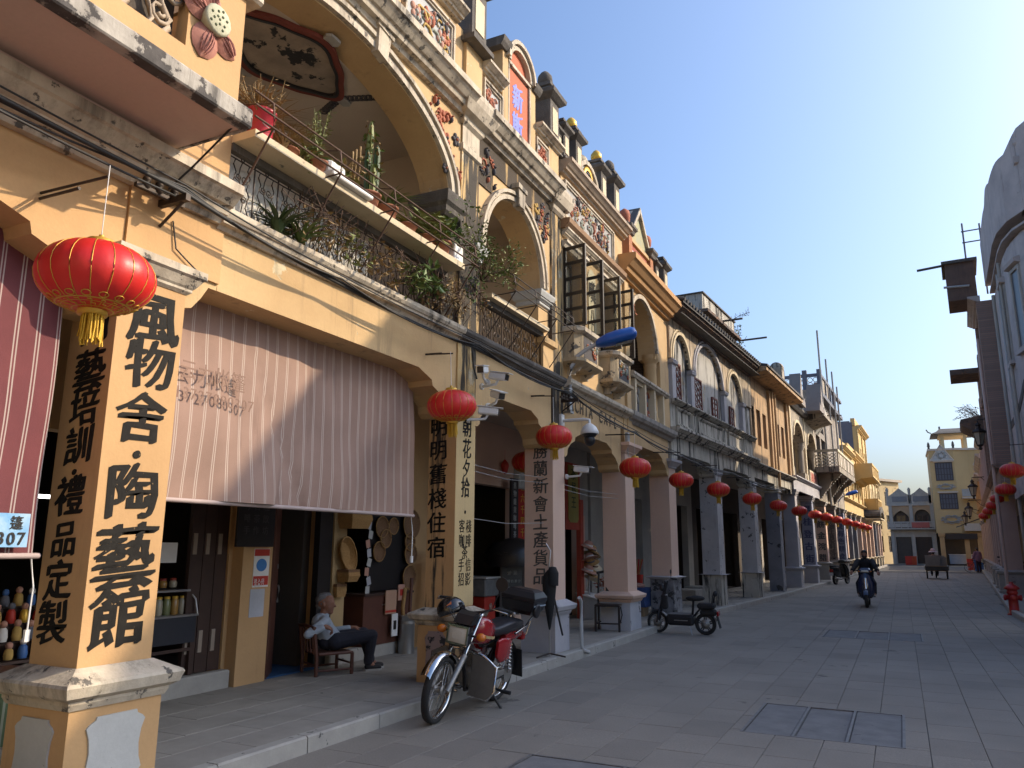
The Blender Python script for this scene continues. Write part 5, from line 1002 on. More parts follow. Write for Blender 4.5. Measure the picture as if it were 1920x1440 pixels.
m = MB(); m.box(-.4, 1.05, L - 2.2, L - .3, 8.05, 8.25); m.build('jutting_slab', M('rotten_eave_stone', (0, 0, 0)), t); m = MB(); m.box(-.4, -.3, L - 2.4, L - .2, 7, 8.05); m.build('slab_support', BG, t)
m = MB(); m.py([(.0, 6.0), (.85, 6.5), (.9, 6.6), (.85, 6.75), (0, 6.9)], .2, 2.6); m.build('broken_eave', M('rotten_eave_stone', (0, 0, 0)), t)
pl = MB()
for k in range(26): a = r_.uniform(-1, 1); pl.tube([(0, a * .6, 0), (.25 + r_.uniform(0, .4), a * .8, .2 + r_.uniform(0, .5)), (.5 + r_.uniform(0, .6), a, .1 + r_.uniform(-.2, .6))], .008, 3)
pl.leaves((.4, 0, .25), (.5, .7, .35), 90, .1, 1); o = pl.build('hanging_shrub', [RUST, LEAF[2]], None, (3.5, 37.6, 6.9)); o.rotation_euler = (0, 0, pi); tag(o, 'dry straggling shrub rooted in the broken brick top on the right', 'shrub')
t, L = rhouse('mauve shophouse on the right behind the row of red lanterns', 38.6, 47.0, 6.6, RP, cols=3); cornice(t, 0, L, 6.6, .3, .3, RG)
t, L = rhouse('pinkish shophouse on the right beside the parked bicycles', 47.1, 56.5, 6.2, RP, cols=3, colm=PK); cornice(t, 0, L, 6.2, .3, .3, RG)
t, L = rhouse('last pinkish shophouse on the right, before the yellow tower house', 56.6, 68.0, 6.0, OR, cols=3, colm=PK); cornice(t, 0, L, 6.0, .3, .3, RG)
m = MB(); m.py([(0, 3.9), (1.6, 3.3), (1.6, 3.36), (0, 4.0)], 0, 5.0); a = thing('street_awning', 'dark sloping awning at the far end of the right-hand row', 'awning', (KR(74) + .4, 74, 0), pi); m.build('awning_sheet', IRON, a); m = MB(); m.tube([(1.55, 0, 3.32), (1.55, 5, 3.32)], .03, 5); m.build('awning_rail', STEEL, a)
# ------------------------------------------------------------------ houses closing the view
e1 = thing('house', 'pale yellow sunlit house with small arched windows behind the end of the street', 'house', (-3.3, 89.6, 0), radians(60))
ws = [(.9 + 1.7 * k, 1.65 + 1.7 * k, z, z + h) for k in range(4) for z, h in ((6.1, 1.5), (1.2, 1.7), (3.6, 1.5))]
m = MB()
m.T = Matrix.Rotation(-pi / 2, 4, 'Z'); m.holes(-.3, 0, 0, 7.2, 0, 8.7, ws); m.build('wall', PY, e1)
m = MB(); m.box(0, 7.2, .31, 9, 0, 8.7); m.build('rear_block', PY, e1); m = MB(); m.box(-.3, 7.5, -.3, 9.2, 8.7, 8.95); m.build('roof_edge', CE, e1)
def front_window(par, x0, x1, z0, z1, y, fm=DKW, nv=1, nh=3, gm=GLS, arch=False, archm=WT):
    m = MB(); w = bpy.data.objects.new('window', None); COL.objects.link(w); w.parent = par; w.location = (x0, y, 0); L = x1 - x0
    f = .09
    m.box(0, f, -.02, .05, z0, z1); m.box(L - f, L, -.02, .05, z0, z1); m.box(f, L - f, -.02, .05, z0, z0 + f); m.box(f, L - f, -.02, .05, z1 - f, z1)
    for k in range(1, nv + 1): m.box(L * k / (nv + 1) - .035, L * k / (nv + 1) + .035, -.01, .04, z0 + f, z1 - f)
    for k in range(1, nh): m.box(f, L - f, -.005, .035, z0 + (z1 - z0) * k / nh - .03, z0 + (z1 - z0) * k / nh + .03)
    m.build('frame', fm, w); p = MB(); p.box(.04, L - .04, .02, .03, z0 + .04, z1 - .04); p.build('pane', gm, w)
    if arch: m = MB(); m.T = Matrix(((0, 1, 0, 0), (-1, 0, 0, 0), (0, 0, 1, 0), (0, 0, 0, 1))); m.archband(L / 2, z1 + .05, L * .5, L * .45, .16, -.02, .10, 12); m.px(arc(L / 2, z1 + .05, L * .5, L * .45, 12), -.02, .03); m.build('arch_hood', archm, w)
    return w
for w in ws: front_window(e1, w[0], w[1], w[2], w[3], .1, arch=True)
tk = thing('grey_house', 'grey two-storey house with two arched upper openings and a long balcony at the street end', 'house', (-.75, 90, 0))
m = MB(); T_ = Matrix(((0, 1, 0, 0), (-1, 0, 0, 0), (0, 0, 1, 0), (0, 0, 0, 1)))    # local y -> x, x out -> -y
m.T = T_; m.holes(-.3, 0, 0, 3.9, 0, 3.2, [(.35, 1.75, .1, 2.75), (2.1, 3.6, .1, 2.75)]); m.box(-.3, 0, 0, 3.9, 3.2, 3.5); m.build('ground_wall', GY, tk)
m = MB(); m.T = T_; m.archwall(0, 1.95, 4.3, 5.9, -.3, 0, 1.0, 4.75, .72, .65, 14, pw=3); m.archwall(1.95, 3.9, 4.3, 5.9, -.3, 0, 2.95, 4.75, .72, .75, 14); m.build('upper_wall', M('dull_orange_plaster', (.42, .29, .18), .9, col2=(.33, .22, .13)), tk)
m = MB(); m.T = T_; m.box(-2, -.31, 0, 3.9, 0, 6.0); m.build('rear_block', DIM, tk)
for x in (-.1, 1.8, 3.7): m = MB(); m.box(x, x + .32, -.1, .2, 0, 5.9); m.build('pillar', GY, tk)
m = MB(); m.box(-.3, 4.0, -.7, .0, 3.5, 3.62); bb = m.build('balcony', GY, tk)
m = MB(); m.box(-.3, 4.0, -.7, -.6, 4.15, 4.28); 
for k in range(8): m.box(-.3 + k * .6, -.2 + k * .6, -.69, -.61, 3.62, 4.15)
m.build('balcony_rail', GY, bb); m = MB(); m.box(1.9, 3.5, -.74, -.705, 3.66, 4.2); m.build('red_banner', M('faded_red_banner', (.40, .10, .08), .7), bb)
for k in range(7): m = MB(); m.box(-.19 + k * .6, .29 + k * .6, -.67, -.63, 3.7, 4.1); m.build('balcony_panel', GY, bb)
for x0, x1 in ((.5, 1.5), (2.45, 3.45)): front_window(tk, x0, x1, 3.62, 5.0, .28, nv=1, nh=2)
m = MB(); m.box(-.2, 4.0, -.15, .3, 5.9, 6.1); m.build('cornice', GY, tk); m = MB(); m.box(-.1, 3.9, -.05, .2, 6.1, 6.9); pp = m.build('parapet', GY, tk)
for xc in (1.0, 2.95):
    m = MB(); m.pz([(0, 0)] * 0 + [(xc - .95, -.1), (xc + .95, -.1), (xc + .95, .2), (xc - .95, .2)], 6.1, 6.95); m.loft([[(xc - .95, y, 6.95), (xc - .5, y, 7.25), (xc, y, 7.7), (xc + .5, y, 7.25), (xc + .95, y, 6.95)] for y in (-.12, .2)]); m.build('stepped_gable', GY, pp); m = MB(); m.box(xc - .7, xc + .7, -.13, -.105, 6.3, 6.85); m.build('gable_panel', M('slate_blue_panel', (.21, .21, .22), .8), pp)
for x in (-.1, 1.95, 3.8): m = MB(); m.box(x - .12, x + .12, -.1, .14, 6.1, 7.3); m.lathe([(.16, 7.3), (.12, 7.4), (.16, 7.55), (.05, 7.75)], (x, .02, 0), 8); m.build('finial', GY, pp)
for x0, x1 in ((.4, 1.7), (2.15, 3.55)): m = MB(); m.box(x0, x1, .31 - .2, .15, .1, 2.75); m.build('roller_shutter', IRON if x0 > 1 else DIM, tk)
yt = thing('tower_house', 'yellow three-storey tower house with carved window panels and an open rooftop pavilion', 'house', (3.28, 88, 0))
pl = [(0, 0), (2.15, 0), (3.4, .6), (5.0, .6), (5.0, 6), (0, 6)]
m = MB(); m.pz(pl, 3.1, 11.2); m.build('wall', M('tower_yellow_plaster', (.53, .37, .18), .88, col2=(.46, .32, .15), sc=.8, streak=((.2, .15, .1), .5, .6), bump=.15), yt)
m = MB(); m.pz([(p[0] + (.1 if p[0] > 1 else -.1), p[1] + (-.1 if p[1] < 3 else 0)) for p in pl], 11.2, 11.4); m.build('roof_edge', CE, yt)
for z0, z1, x0, x1 in ((8.2, 10.0, .42, 1.95), (5.4, 6.95, .55, 2.1)): front_window(yt, x0, x1, z0, z1, -.04, M('dark_carved_frame', (.05, .045, .05), .6), 5, 3, M('carved_window_ground', (.10, .10, .12), .5)); m = MB(); m.box(x0 - .12, x1 + .12, -.12, 0, z1 + .05, z1 + .18); m.build('lintel', CE, yt)
m = MB(); m.add([(.1, -.08, 10.2), (2.05, -.08, 10.2), (1.07, -.08, 11.75), (.1, .1, 10.2), (2.05, .1, 10.2), (1.07, .1, 11.75)], [(0, 1, 2), (3, 5, 4), (0, 2, 5, 3), (1, 4, 5, 2), (0, 3, 4, 1)]); gt = m.build('gable', PANEL, yt); m = MB(); m.tube([(.05, -.1, 10.15), (1.07, -.1, 11.8), (2.1, -.1, 10.15)], .07, 5, sm=False); m.tube([(.05, -.1, 10.18), (2.1, -.1, 10.18)], .06, 5, sm=False); m.build('gable_edge', CE, gt)
rl = random.Random(8)
for xc, zc, sx, sz, n in ((1.07, 10.7, .4, .4, 8), (1.2, 7.6, .75, .28, 14), (1.4, 4.4, .85, .42, 18)):
    m = MB()
    for k in range(n): a = 2 * pi * k / n; m.tube([(xc + sx * .8 * cos(a) + p[0] * sx, -.09, zc + sz * .7 * sin(a) + p[1] * sz) for p in spiral(0, 0, .34, 1 if k % 2 else -1, 1.2, 8, a)], .035, 4)
    m.build('stucco_scroll', RELM[0], yt)
for x in (.05, 2.2): m = MB(); m.box(x - .1, x + .1, -.05, .15, 11.4, 11.6); m.lathe([(.1, 11.6), (.16, 11.7), (.1, 11.8), (.12, 11.9), (.02, 12.1)], (x, .05, 0), 8); m.build('finial', DK, yt)
pv_ = MB()
for x, y in ((1.4, 1.5), (3.4, 1.5), (1.4, 4.5), (3.4, 4.5)): pv_.box(x - .15, x + .15, y - .15, y + .15, 11.4, 13.0)
pv_.box(1.1, 3.7, 1.2, 4.8, 12.8, 13.05); pv_ = pv_.build('pavilion', PY, yt)
m = MB(); m.loft([[(.4, .6, 13.0), (4.3, .6, 13.0), (4.3, 5.4, 13.0), (.4, 5.4, 13.0)], [(.9, 1.2, 13.25), (3.9, 1.2, 13.25), (3.9, 4.8, 13.25), (.9, 4.8, 13.25)], [(1.3, 2.9, 13.75), (3.6, 2.9, 13.75), (3.6, 3.1, 13.75), (1.3, 3.1, 13.75)]])
for x, s in ((.4, -1), (4.3, 1)): m.tube([(x, .6, 13.05), (x + s * .25, .45, 13.15), (x + s * .4, .35, 13.4)], .06, 5)
m.box(1.25, 1.4, 2.85, 3.15, 13.75, 14.0); m.box(3.5, 3.65, 2.85, 3.15, 13.75, 14.0); m.build('pavilion_roof', TILE, pv_)
front_window(yt, 3.9, 4.6, 8.0, 9.6, .56, arch=True, archm=CE); front_window(yt, 3.9, 4.7, 4.6, 6.0, .56)
m = MB(); m.box(2.5, 5.0, -.5, .6, 6.4, 6.55); bb = m.build('side_balcony', CE, yt); m = MB(); m.box(2.5, 5.0, -.5, -.4, 7.2, 7.3); m.box(2.5, 5.0, -.46, -.43, 6.6, 7.2)
m.build('balcony_rail', RELM[0], bb); m = MB(); m.T = T_; m.archband(3.8, 7.3, .55, .5, .2, .38, .5, 12); m.build('balcony_crest', CE, bb)
m = MB(); m.box(2.4, 5.0, -.3, .5, 3.3, 4.0); m.build('lower_balcony', CE, yt)
for x in (.2, 2.3, 3.4, 4.3): m = MB(); m.box(x, x + .4, .1, .5, 0, 3.1); m.stack(x, x + .4, .1, .5, [(2.7, 0), (2.75, .06), (2.95, .1), (3.1, .1)]); m.build('pillar', OR, yt)
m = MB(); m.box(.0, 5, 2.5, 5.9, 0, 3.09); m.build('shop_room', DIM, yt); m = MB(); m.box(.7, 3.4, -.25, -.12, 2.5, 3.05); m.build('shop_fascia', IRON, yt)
ct = thing('display_counter', 'pale blue shop counter under the yellow tower house', 'counter', (4.2, 89.0, .12)); m = MB(); m.bbox(0, 1.9, 0, .6, 0, .9, .03); m.build('counter_body', M('pale_blue_panel', (.35, .42, .5), .6), ct); m = MB(); m.box(-.05, 1.95, -.05, .65, .9, .95); m.build('counter_top', WHT, ct)
# buildings filling the sides of the far junction
fb = thing('house', 'plain tan house beyond the tower on the right, seen above the mauve row', 'house', (9.5, 74, 0)); m = MB(); m.box(0, 10, 0, 14, 0, 7.5); m.build('wall', PY, fb); m = MB(); m.box(-.3, 10.3, -.3, 14.3, 7.5, 7.8); m.build('roof', TILE, fb)
# ------------------------------------------------------------------ awnings, lanterns, lamps, cameras, cables
AW1 = M('maroon_striped_canvas', (.17, .046, .052), .9, col2=(.12, .033, .04), sc=2, amt=.9, stripe=('Y', .132, .0055, (.46, .39, .36)), bump=.15, bsc=120)
AW2 = M('faded_striped_canvas', (.33, .215, .17), .9, col2=(.255, .165, .13), sc=1.8, amt=.9, stripe=('Y', .132, .005, (.50, .42, .37)), streak=((.14, .085, .07), .6, .55), bump=.15, bsc=120)
def awning(name, lab, y0, y1, z0, z1, x, mt, seed):
    t = thing(name, lab, 'awning', (x, y0, z0)); L, H = y1 - y0, z1 - z0; n, k = 90, 16; rows = []
    for j in range(k + 1):
        v = j / k; r = []
        for i in range(n + 1):
            y = L * i / n; d = .05 * (1 - v) + .022 * sin(y * 4.1 + seed) * (1 - v) + .010 * sin(y * 13 + 3 * v + seed) * (1 - .5 * v) + .07 * noise.noise(Vector((y * 1.3, v * 2.2, seed))) * (1 - v * .6)
            fold = max(0, 1 - abs((y - L * .22) - (1 - v) * L * .28) / .06) * .05 * (1 - v) + max(0, 1 - abs((y - L * .55) + (1 - v) * L * .16) / .07) * .03 * (1 - v); r.append((d - fold, y, H * v))
        rows.append(r)
    m = MB(); m.loft(rows, 0, True, closed=False); m.build('canvas', mt, t)
    m = MB(); m.tube([(.05, -.03, -.012), (.05, L + .03, -.012)], .018, 8); m.build('weight_bar', M('hem_canvas', (.45, .36, .34), .8), t)
    m = MB(); m.tube([(-.03, -.03, H), (-.03, L + .03, H)], .03, 8); m.build('roller', STEEL, t)
    m = MB(); m.tube([(.05, L - .02, -.02), (.05, L + .02, -.2), (.05, L + .015, -.46)], .006, 5); m.box(.04, .06, L + .0, L + .03, -.52, -.45); m.build('pull_cord', WHT, t); return t, L, H
a1, L, H = awning('roller_awning', 'maroon white-striped roller awning at the left edge with a small blue sign on it', -2.2, 3.08, 1.54, 3.64, -4.85, AW1, 1)
bs = MB(); bs.box(.068, .075, L - .95, L - .07, .04, .24); bs = bs.build('blue_sign', M('blue_sign_print', (.06, .30, .62), .4, col2=(.45, .6, .68), sc=5, amt=1, bump=0, grain=0), a1)
letters('sign_lettering', [('帐', L - .34, .185, .085), ('篷', L - .15, .185, .085)] + [(c, L - .36 + i * .062, .09, .105) for i, c in enumerate('30307')], BLK, bs, '+x', .075, .015, 0, .95)
a2, L, H = awning('roller_awning', 'faded pinkish-brown striped roller awning over the pottery shop', 3.82, 7.33, 1.94, 3.56, -4.90, AW2, 4)
letters('faded_print', [(c, .30 + i * .17, .98, .17) for i, c in enumerate('云力帐篷')] + [(c, .22 + i * .075, .80, .13) for i, c in enumerate('13727080307')], M('faded_print_ink', (.255, .155, .115), .8, bump=0), a2, '+x', .075, 0)
LRED = M('lantern_red_silk', (.62, .022, .018), .42, col2=(.52, .015, .014), sc=4, amt=.6, bump=.25, bsc=9, grain=.15, spec=.45)
LGLD = M('lantern_gold_trim', (.62, .36, .05), .45, .3, bump=.05)
LYEL = M('lantern_tassel_yellow', (.70, .42, .03), .6, col2=(.5, .28, .02), sc=40, bump=.3)
def lantern():
    t = thing('red_lantern', '', 'lantern', (0, 0, 0)); R, Z = .265, .168; NL = 18; rows = []
    for j in range(19):
        v = -pi / 2 + pi * j / 18; v *= .93; row = []
        for i in range(NL * 4):
            a = 2 * pi * i / (NL * 4); lob = 1 + .016 * abs(sin(a * NL / 2)) - .012; row.append((R * cos(v) ** .82 * lob * cos(a), R * cos(v) ** .82 * lob * sin(a), Z * sin(v)))
        rows.append(row)
    m = MB(); m.loft(rows, 0, True); sh = m.build('shade', LRED, t)
    m = MB()
    for k in range(NL): a = 2 * pi * k / NL; m.tube([(R * 1.0 * cos(v) ** .82 * cos(a) * .997, R * cos(v) ** .82 * sin(a) * .997, Z * sin(v)) for v in [(-pi / 2 + pi * j / 12) * .93 for j in range(13)]], .0022, 4)
    m.build('gold_rib', LGLD, sh, kind='stuff')
    m = MB(); r_ = lambda v: R * cos(v) ** .82 * 1.003
    for v0, v1 in ((-1.02, -.98), (-1.13, -1.11), (-1.32, -1.29)):
        m.loft([[(r_(v) * cos(2 * pi * i / 48), r_(v) * sin(2 * pi * i / 48), Z * sin(v) - .001) for i in range(48)] for v in (v0, v1)], caps=False)
    for k in range(16):
        a = 2 * pi * k / 16; pts = [(-.88 + .085 * sin(q), a + .11 * cos(q)) for q in [i * pi / 5 for i in range(10)]]; m.tube([(r_(v) * cos(b), r_(v) * sin(b), Z * sin(v) - .001) for v, b in pts], .0028, 4, closed=True)
        pts = [(-1.06, a), (-1.06, a + .13), (-1.2, a + .13), (-1.2, a + .26), (-1.26, a + .26)]; m.tube([(r_(v) * cos(b), r_(v) * sin(b), Z * sin(v) - .001) for v, b in pts], .0026, 4, sm=False)
    m.build('gold_pattern', LGLD, sh, kind='stuff')
    m = MB(); m.lathe([(.062, Z * .985), (.062, Z + .022), (.05, Z + .026), (.015, Z + .03), (.012, Z + .05)], n=14); m.build('top_cap', LGLD, t)
    m = MB(); m.lathe([(.066, -Z * .985), (.066, -Z - .02), (.05, -Z - .022)], n=14); bc = m.build('bottom_cap', LGLD, t)
    m = MB(); rr = random.Random(2)
    for k in range(46):
        a = rr.uniform(0, 2 * pi); q = rr.uniform(.02, .052); m.tube([(q * cos(a), q * sin(a), -Z - .018), (q * cos(a) * 1.05, q * sin(a) * 1.05, -Z - .09), (q * cos(a) * 1.1 + rr.uniform(-.006, .006), q * sin(a) * 1.1 + rr.uniform(-.006, .006), -Z - rr.uniform(.125, .17))], .0042, 3)
    m.build('tassel', LYEL, t, kind='stuff')
    m = MB(); m.tube([(0, 0, Z + .05), (0, 0, Z + .42)], .003, 4); m.build('cord', WHT, t); return t
lt0 = lantern(); lt0['group'] = 'red lanterns hung along the street'
LANT = [(-3.94, 2.68, 3.07, 1.17, 'largest red lantern, hanging in front of the first lettered column at the left'),
 (-4.22, 7.08, 3.08, 1, 'red lantern in front of the column with the split cream and orange lettering'), (-4.22, 9.88, 3.10, 1, 'red lantern under the white dome camera'),
 (-4.04, 13.04, 2.95, 1, 'red lantern beside the pink column behind the black wooden chair'), (-4.0, 16.1, 2.97, 1, 'red lantern beside the pink column with a rubble foot'),
 (-3.85, 19.1, 2.97, 1, 'red lantern before the speckled blue-grey column'), (-3.58, 22.25, 2.92, 1, 'red lantern under the middle of the blackened grey house'), (-3.36, 25.8, 2.90, 1, 'red lantern below the start of the ochre house'),
 (-3.13, 29.4, 2.88, 1, 'red lantern at the dark grey column under the ochre house'), (-2.9, 32.6, 2.87, 1, 'red lantern at the near end of the cream zigzag house'), (-2.69, 35.1, 2.85, 1, 'red lantern before the faded blue column with characters'),
 (-2.5, 38.3, 2.85, 1, 'eleventh red lantern along the left row, before the derelict house'), (-2.3, 42.3, 2.86, 1, 'red lantern under the latticed balcony'), (-2.1, 46.0, 2.86, 1, 'red lantern just past the latticed balcony'), (-1.95, 50.0, 2.86, 1, 'last but one red lantern of the left row'), (-1.8, 54.0, 2.86, 1, 'farthest red lantern of the left row'),
 (2.40, 20.7, 3.33, 1, 'red lantern at the right edge, nearest of the right row'), (2.88, 26.8, 3.30, 1, 'second red lantern of the right row, before the corner house'), (3.18, 32.0, 3.32, 1, 'third red lantern of the right row'), (3.42, 36.3, 3.28, 1, 'fourth red lantern of the right row'), (3.66, 41.0, 3.25, 1, 'fifth red lantern of the right row'), (3.9, 46.0, 3.22, 1, 'farthest red lantern of the right row')]
for i, (x, y, z, s, lab) in enumerate(LANT):
    rz = i * .37
    if i == 0: lt0.location = (x, y, z); lt0.scale = (s,) * 3; lt0['label'] = lab; lt = lt0
    else: lt = dup(lt0, (x, y, z), rz, lab, s * (1 + .04 * sin(i * 2.7))); lt.rotation_euler = (.05 * sin(i * 1.9), .05 * cos(i * 2.3), rz)
BRA = None
for i, (x, y, z, s, lab) in enumerate(LANT):
    left = x < 0; wx = FL(y) + (.0 if left else 0) if left else KR(y) + .38; xx = (wx - .03) if left else max(wx, 3.3 if y < 26 else wx)
    m = MB(); m.tube([(0, 0, .585 * (1 if s == 1 else 1.06)), (xx - x, 0, .61 * (1 if s == 1 else 1.06))], .009, 5); m.tube([(xx - x, 0, .61), ((xx - x) * .4, 0, .60)], .012, 4)
    b = m.build('lantern_arm', IRON, None, (x, y, z - .0)); tag(b, 'iron arm of the ' + ' '.join(lab.replace(',', '').split()[:12]), 'bracket', 'iron arms carrying the lanterns')
dm = dup(lt0, (-5.75, 12.3, 3.05), 1, 'dim red lantern hanging inside the arcade behind the shop-goods column', 1.1)
# blue street lamp
sl = thing('street_lamp', 'blue-headed street lamp on a curved grey arm beside the cafe house', 'street lamp', (-4.47, 11.10, -.16))
m = MB(); m.tube([(0, 0, 3.85), (.0, .0, 4.35), (.03, .02, 4.55), (.12, .05, 4.72), (.26, .09, 4.83), (.46, .15, 4.93)], .035, 8); m.build('arm', PVC, sl); m = MB(); m.tube([(0, 0, 3.85), (0, 0, 4.2)], .05, 8); m.box(-.06, .04, -.07, .07, 3.8, 3.84); m.build('arm_socket', STEEL, sl)
m = MB(); d = Vector((.60, .24, .16)); o = Vector((.40, .13, .895)) + Vector((0, 0, 4.0)); rings = []
for t, w, h in ((0, .06, .05), (.05, .10, .09), (.25, .15, .135), (.5, .175, .15), (.85, .18, .145), (.95, .155, .11), (1.0, .07, .05)):
    c = o + d * t; s_ = Vector((-d.y, d.x, 0)).normalized(); rings.append([tuple(c + s_ * w * cos(q) + Vector((0, 0, 1)) * (h * (sin(q) if sin(q) > 0 else .55 * sin(q)))) for q in [i * pi / 8 for i in range(16)]])
m.loft(rings, 0, True); hd = m.build('lamp_head', M('blue_lamp_enamel', (.012, .10, .42), .35, bump=.03, grain=.05, streak=((.2, .2, .22), .5, .62)), sl)
m = MB(); m.loft([[tuple(o + d * t + s_ * w * q + Vector((0, 0, -.088))) for t, w in ((.5, .085), (.9, .09))] for q in (-1, 1)], closed=False); m.lathe([(.02, 0), (.02, .03)], tuple(o + d * .45 + s_ * -.10), 8); m.build('lens', M('dusty_lens', (.22, .23, .22), .25), hd)
s2 = dup(sl, (FL(47) + .0, 47.0, -.4), None, 'distant dark street lamp on the left over the far lanterns', 1.0)
# cctv
CAMW = M('camera_white', (.70, .70, .68), .4, bump=0, grain=.04)
def bullet(name, lab, loc, rz, tilt=-.2, visor=True):
    t = thing(name, lab, 'security camera', loc, rz, 'security cameras on the columns'); T = Matrix.Rotation(-tilt, 4, 'Y')
    m = MB(); m.T = T; m.bbox(-.12, .13, -.045, .045, -.04, .045, .015); b = m.build('camera_body', CAMW, t); m = MB(); m.T = T; m.box(.128, .136, -.038, .038, -.034, .036); m.build('lens_face', BLK, b)
    if visor: m = MB(); m.T = T; m.box(-.13, .18, -.052, .052, .047, .056); m.build('sun_visor', CAMW, b)
    m = MB(); m.tube([(0, 0, -.04), (-.03, 0, -.09), (-.16, 0, -.10), (-.24, 0, -.10)], .017, 6); m.lathe([(.04, 0), (.04, .03)], (-.25, 0, -.10), 10, ax='x'); m.build('mount', CAMW, t); return t
bullet('security_camera', 'white bullet camera facing the road, upper right of the column cluster', (-4.22, 8.16, 3.62), radians(-5)); bullet('security_camera', 'black-faced camera facing the viewer, upper left of the column cluster', (-4.30, 7.92, 3.66), radians(-75)); bullet('security_camera', 'white camera with a pale blue visor lower in the column cluster', (-4.2, 8.1, 3.38), radians(-35), -.3); bullet('security_camera', 'lowest white camera in the cluster beside the lettered column', (-4.30, 8.06, 3.18), radians(25), -.1)
bullet('security_camera', 'lone white bullet camera low on the shop-goods column', (-4.27, 11.06, 2.75), radians(5), -.12)
t = thing('dome_camera', 'white dome camera with black ball on a bracket above the third lantern', 'security camera', (-4.08, 10.92, 3.28))
m = MB(); m.lathe([(.03, .15), (.05, .14), (.10, .10), (.135, .03), (.14, 0), (.135, -.01)], n=18); m.build('housing', CAMW, t); m = MB(); m.lathe([(.12, 0), (.115, -.02), (.09, -.05)], n=18); m.ell((0, 0, -.10), .085, .085, .095, 16, 10); b = m.build('camera_ball', PLB, t); m = MB(); m.lathe([(.03, .07), (.035, .095), (.02, .10)], (0, -.0, -.13), 10, ax='y'); m.build('lens', GLS, b)
m = MB(); m.tube([(0, 0, .14), (0, 0, .2), (-.1, 0, .22), (-.45, 0, .22)], .025, 8); m.box(-.47, -.43, -.06, .06, .12, .32); m.build('bracket', CAMW, t)
t = thing('cable_bracket', 'black iron cable bracket with insulators on the orange wall at the upper left', 'cable bracket', (-4.55, 3.52, 3.98))
m = MB(); m.box(0, .28, -.03, .01, -.02, .03); m.tube([(0, 0, -.16), (.24, 0, 0)], .012, 5); 
for y in (-.22, -.12, .0): m.lathe([(.012, -.02), (.03, 0), (.03, .02), (.018, .03), (.03, .04), (.028, .06), (.01, .08)], (.12 + .05 * y, y, .03), 8)
m.box(.09, .12, -.3, .1, .0, .03); m.build('bracket_iron', IRON, t); t2 = dup(t, (-4.52, 10.9, 3.80), None, 'dark iron cable bracket under the foot of the blue street lamp'); 
t = thing('junction_box', 'small pale junction box high on the pink column by the cafe lettering', 'junction box', (-4.5, 14.0, 3.62)); m = MB(); m.bbox(0, .06, -.07, .07, -.1, .1, .01); m.build('box_body', PVC, t); m = MB(); m.tube([(.03, 0, -.1), (.03, .02, -.35)], .008, 5); m.build('conduit', PVC, t)
# electric and telephone cables along the facade
def cable(lab, pts, r=.008, sag=.06, n=10):
    out = []
    for a, b in zip(pts, pts[1:]):
        for k in range(n):
            t = k / n; p = Vector(a).lerp(Vector(b), t); p.z -= sag * 4 * t * (1 - t) * (Vector(b) - Vector(a)).length / 4; out.append(tuple(p))
    out.append(tuple(pts[-1])); m = MB(); m.tube(out, r, 5); o = m.build('cable', CABLE); tag(o, lab, 'cable', 'black cables strung along the facades')
X0 = -4.38
for k in range(4):
    cable(['thickest black cable of the bundle under the balcony stringcourse', 'second black cable in the bundle under the stringcourse', 'slack black cable looping under the stringcourse', 'thin black cable lying on the stringcourse'][k], [(-3.9 - .06 * k, -1, 4.02 + .05 * k), (-4.30, 3.5, 4.02 + .02 * k), (X0 + .02 * k, 5.3, 3.93 + .018 * k), (X0 + .02 * k, 7.9, 3.93 + .02 * k), (X0 + .01 * k, 10.9, 3.90 + .02 * k), (-4.36, 14.2, 3.72 + .02 * k), (-4.3, 17.6, 3.62 + .02 * k), (FL(22) + .2, 22, 3.62), (FL(29) + .2, 29, 3.6 + .02 * k)], [.016, .010, .008, .007][k], [.05, .09, .16, .04][k])
cable('long pale cable crossing in front of the corner house beam', [(-3.6, -1, 3.9), (-4.33, 3.45, 3.98)], .009, .1)
cable('cable with knots running down from the balcony corner', [(-3.75, 3.4, 4.36), (-4.25, 3.5, 4.2), (-4.42, 3.46, 4.05)], .008, .0)
cable('cable hanging down the orange wall beside the first column', [(-4.54, 3.62, 3.9), (-4.53, 3.66, 3.7), (-4.53, 3.9, 3.58)], .006, .05)
cable('cable hanging down the cream column with the split lettering', [(-4.5, 8.0, 4.0), (-4.5, 8.05, 3.75), (-4.48, 8.1, 3.6)], .012, .0)
for k, (y0, y1, z, lab) in enumerate(((8.2, 10.62, 2.62, 'upper pale clothes wire between the split-lettered and shop-goods columns'), (8.2, 10.62, 2.54, 'second pale clothes wire between the split-lettered and shop-goods columns'), (8.2, 10.62, 1.95, 'lowest pale clothes wire between the split-lettered and shop-goods columns'), (11.05, 14.06, 2.58, 'upper pale wire from the shop-goods column to the pink column'), (11.05, 14.06, 2.5, 'lower pale wire from the shop-goods column to the pink column'))):
    m = MB(); m.tube([(-4.75 + .02 * (k > 2), y0, z), (-4.72, (y0 + y1) / 2, z - .05), (-4.70, y1, z - .01)], .004, 4); tag(m.build('clothes_wire', PVC), lab, 'wire', 'pale wires between the arcade columns')
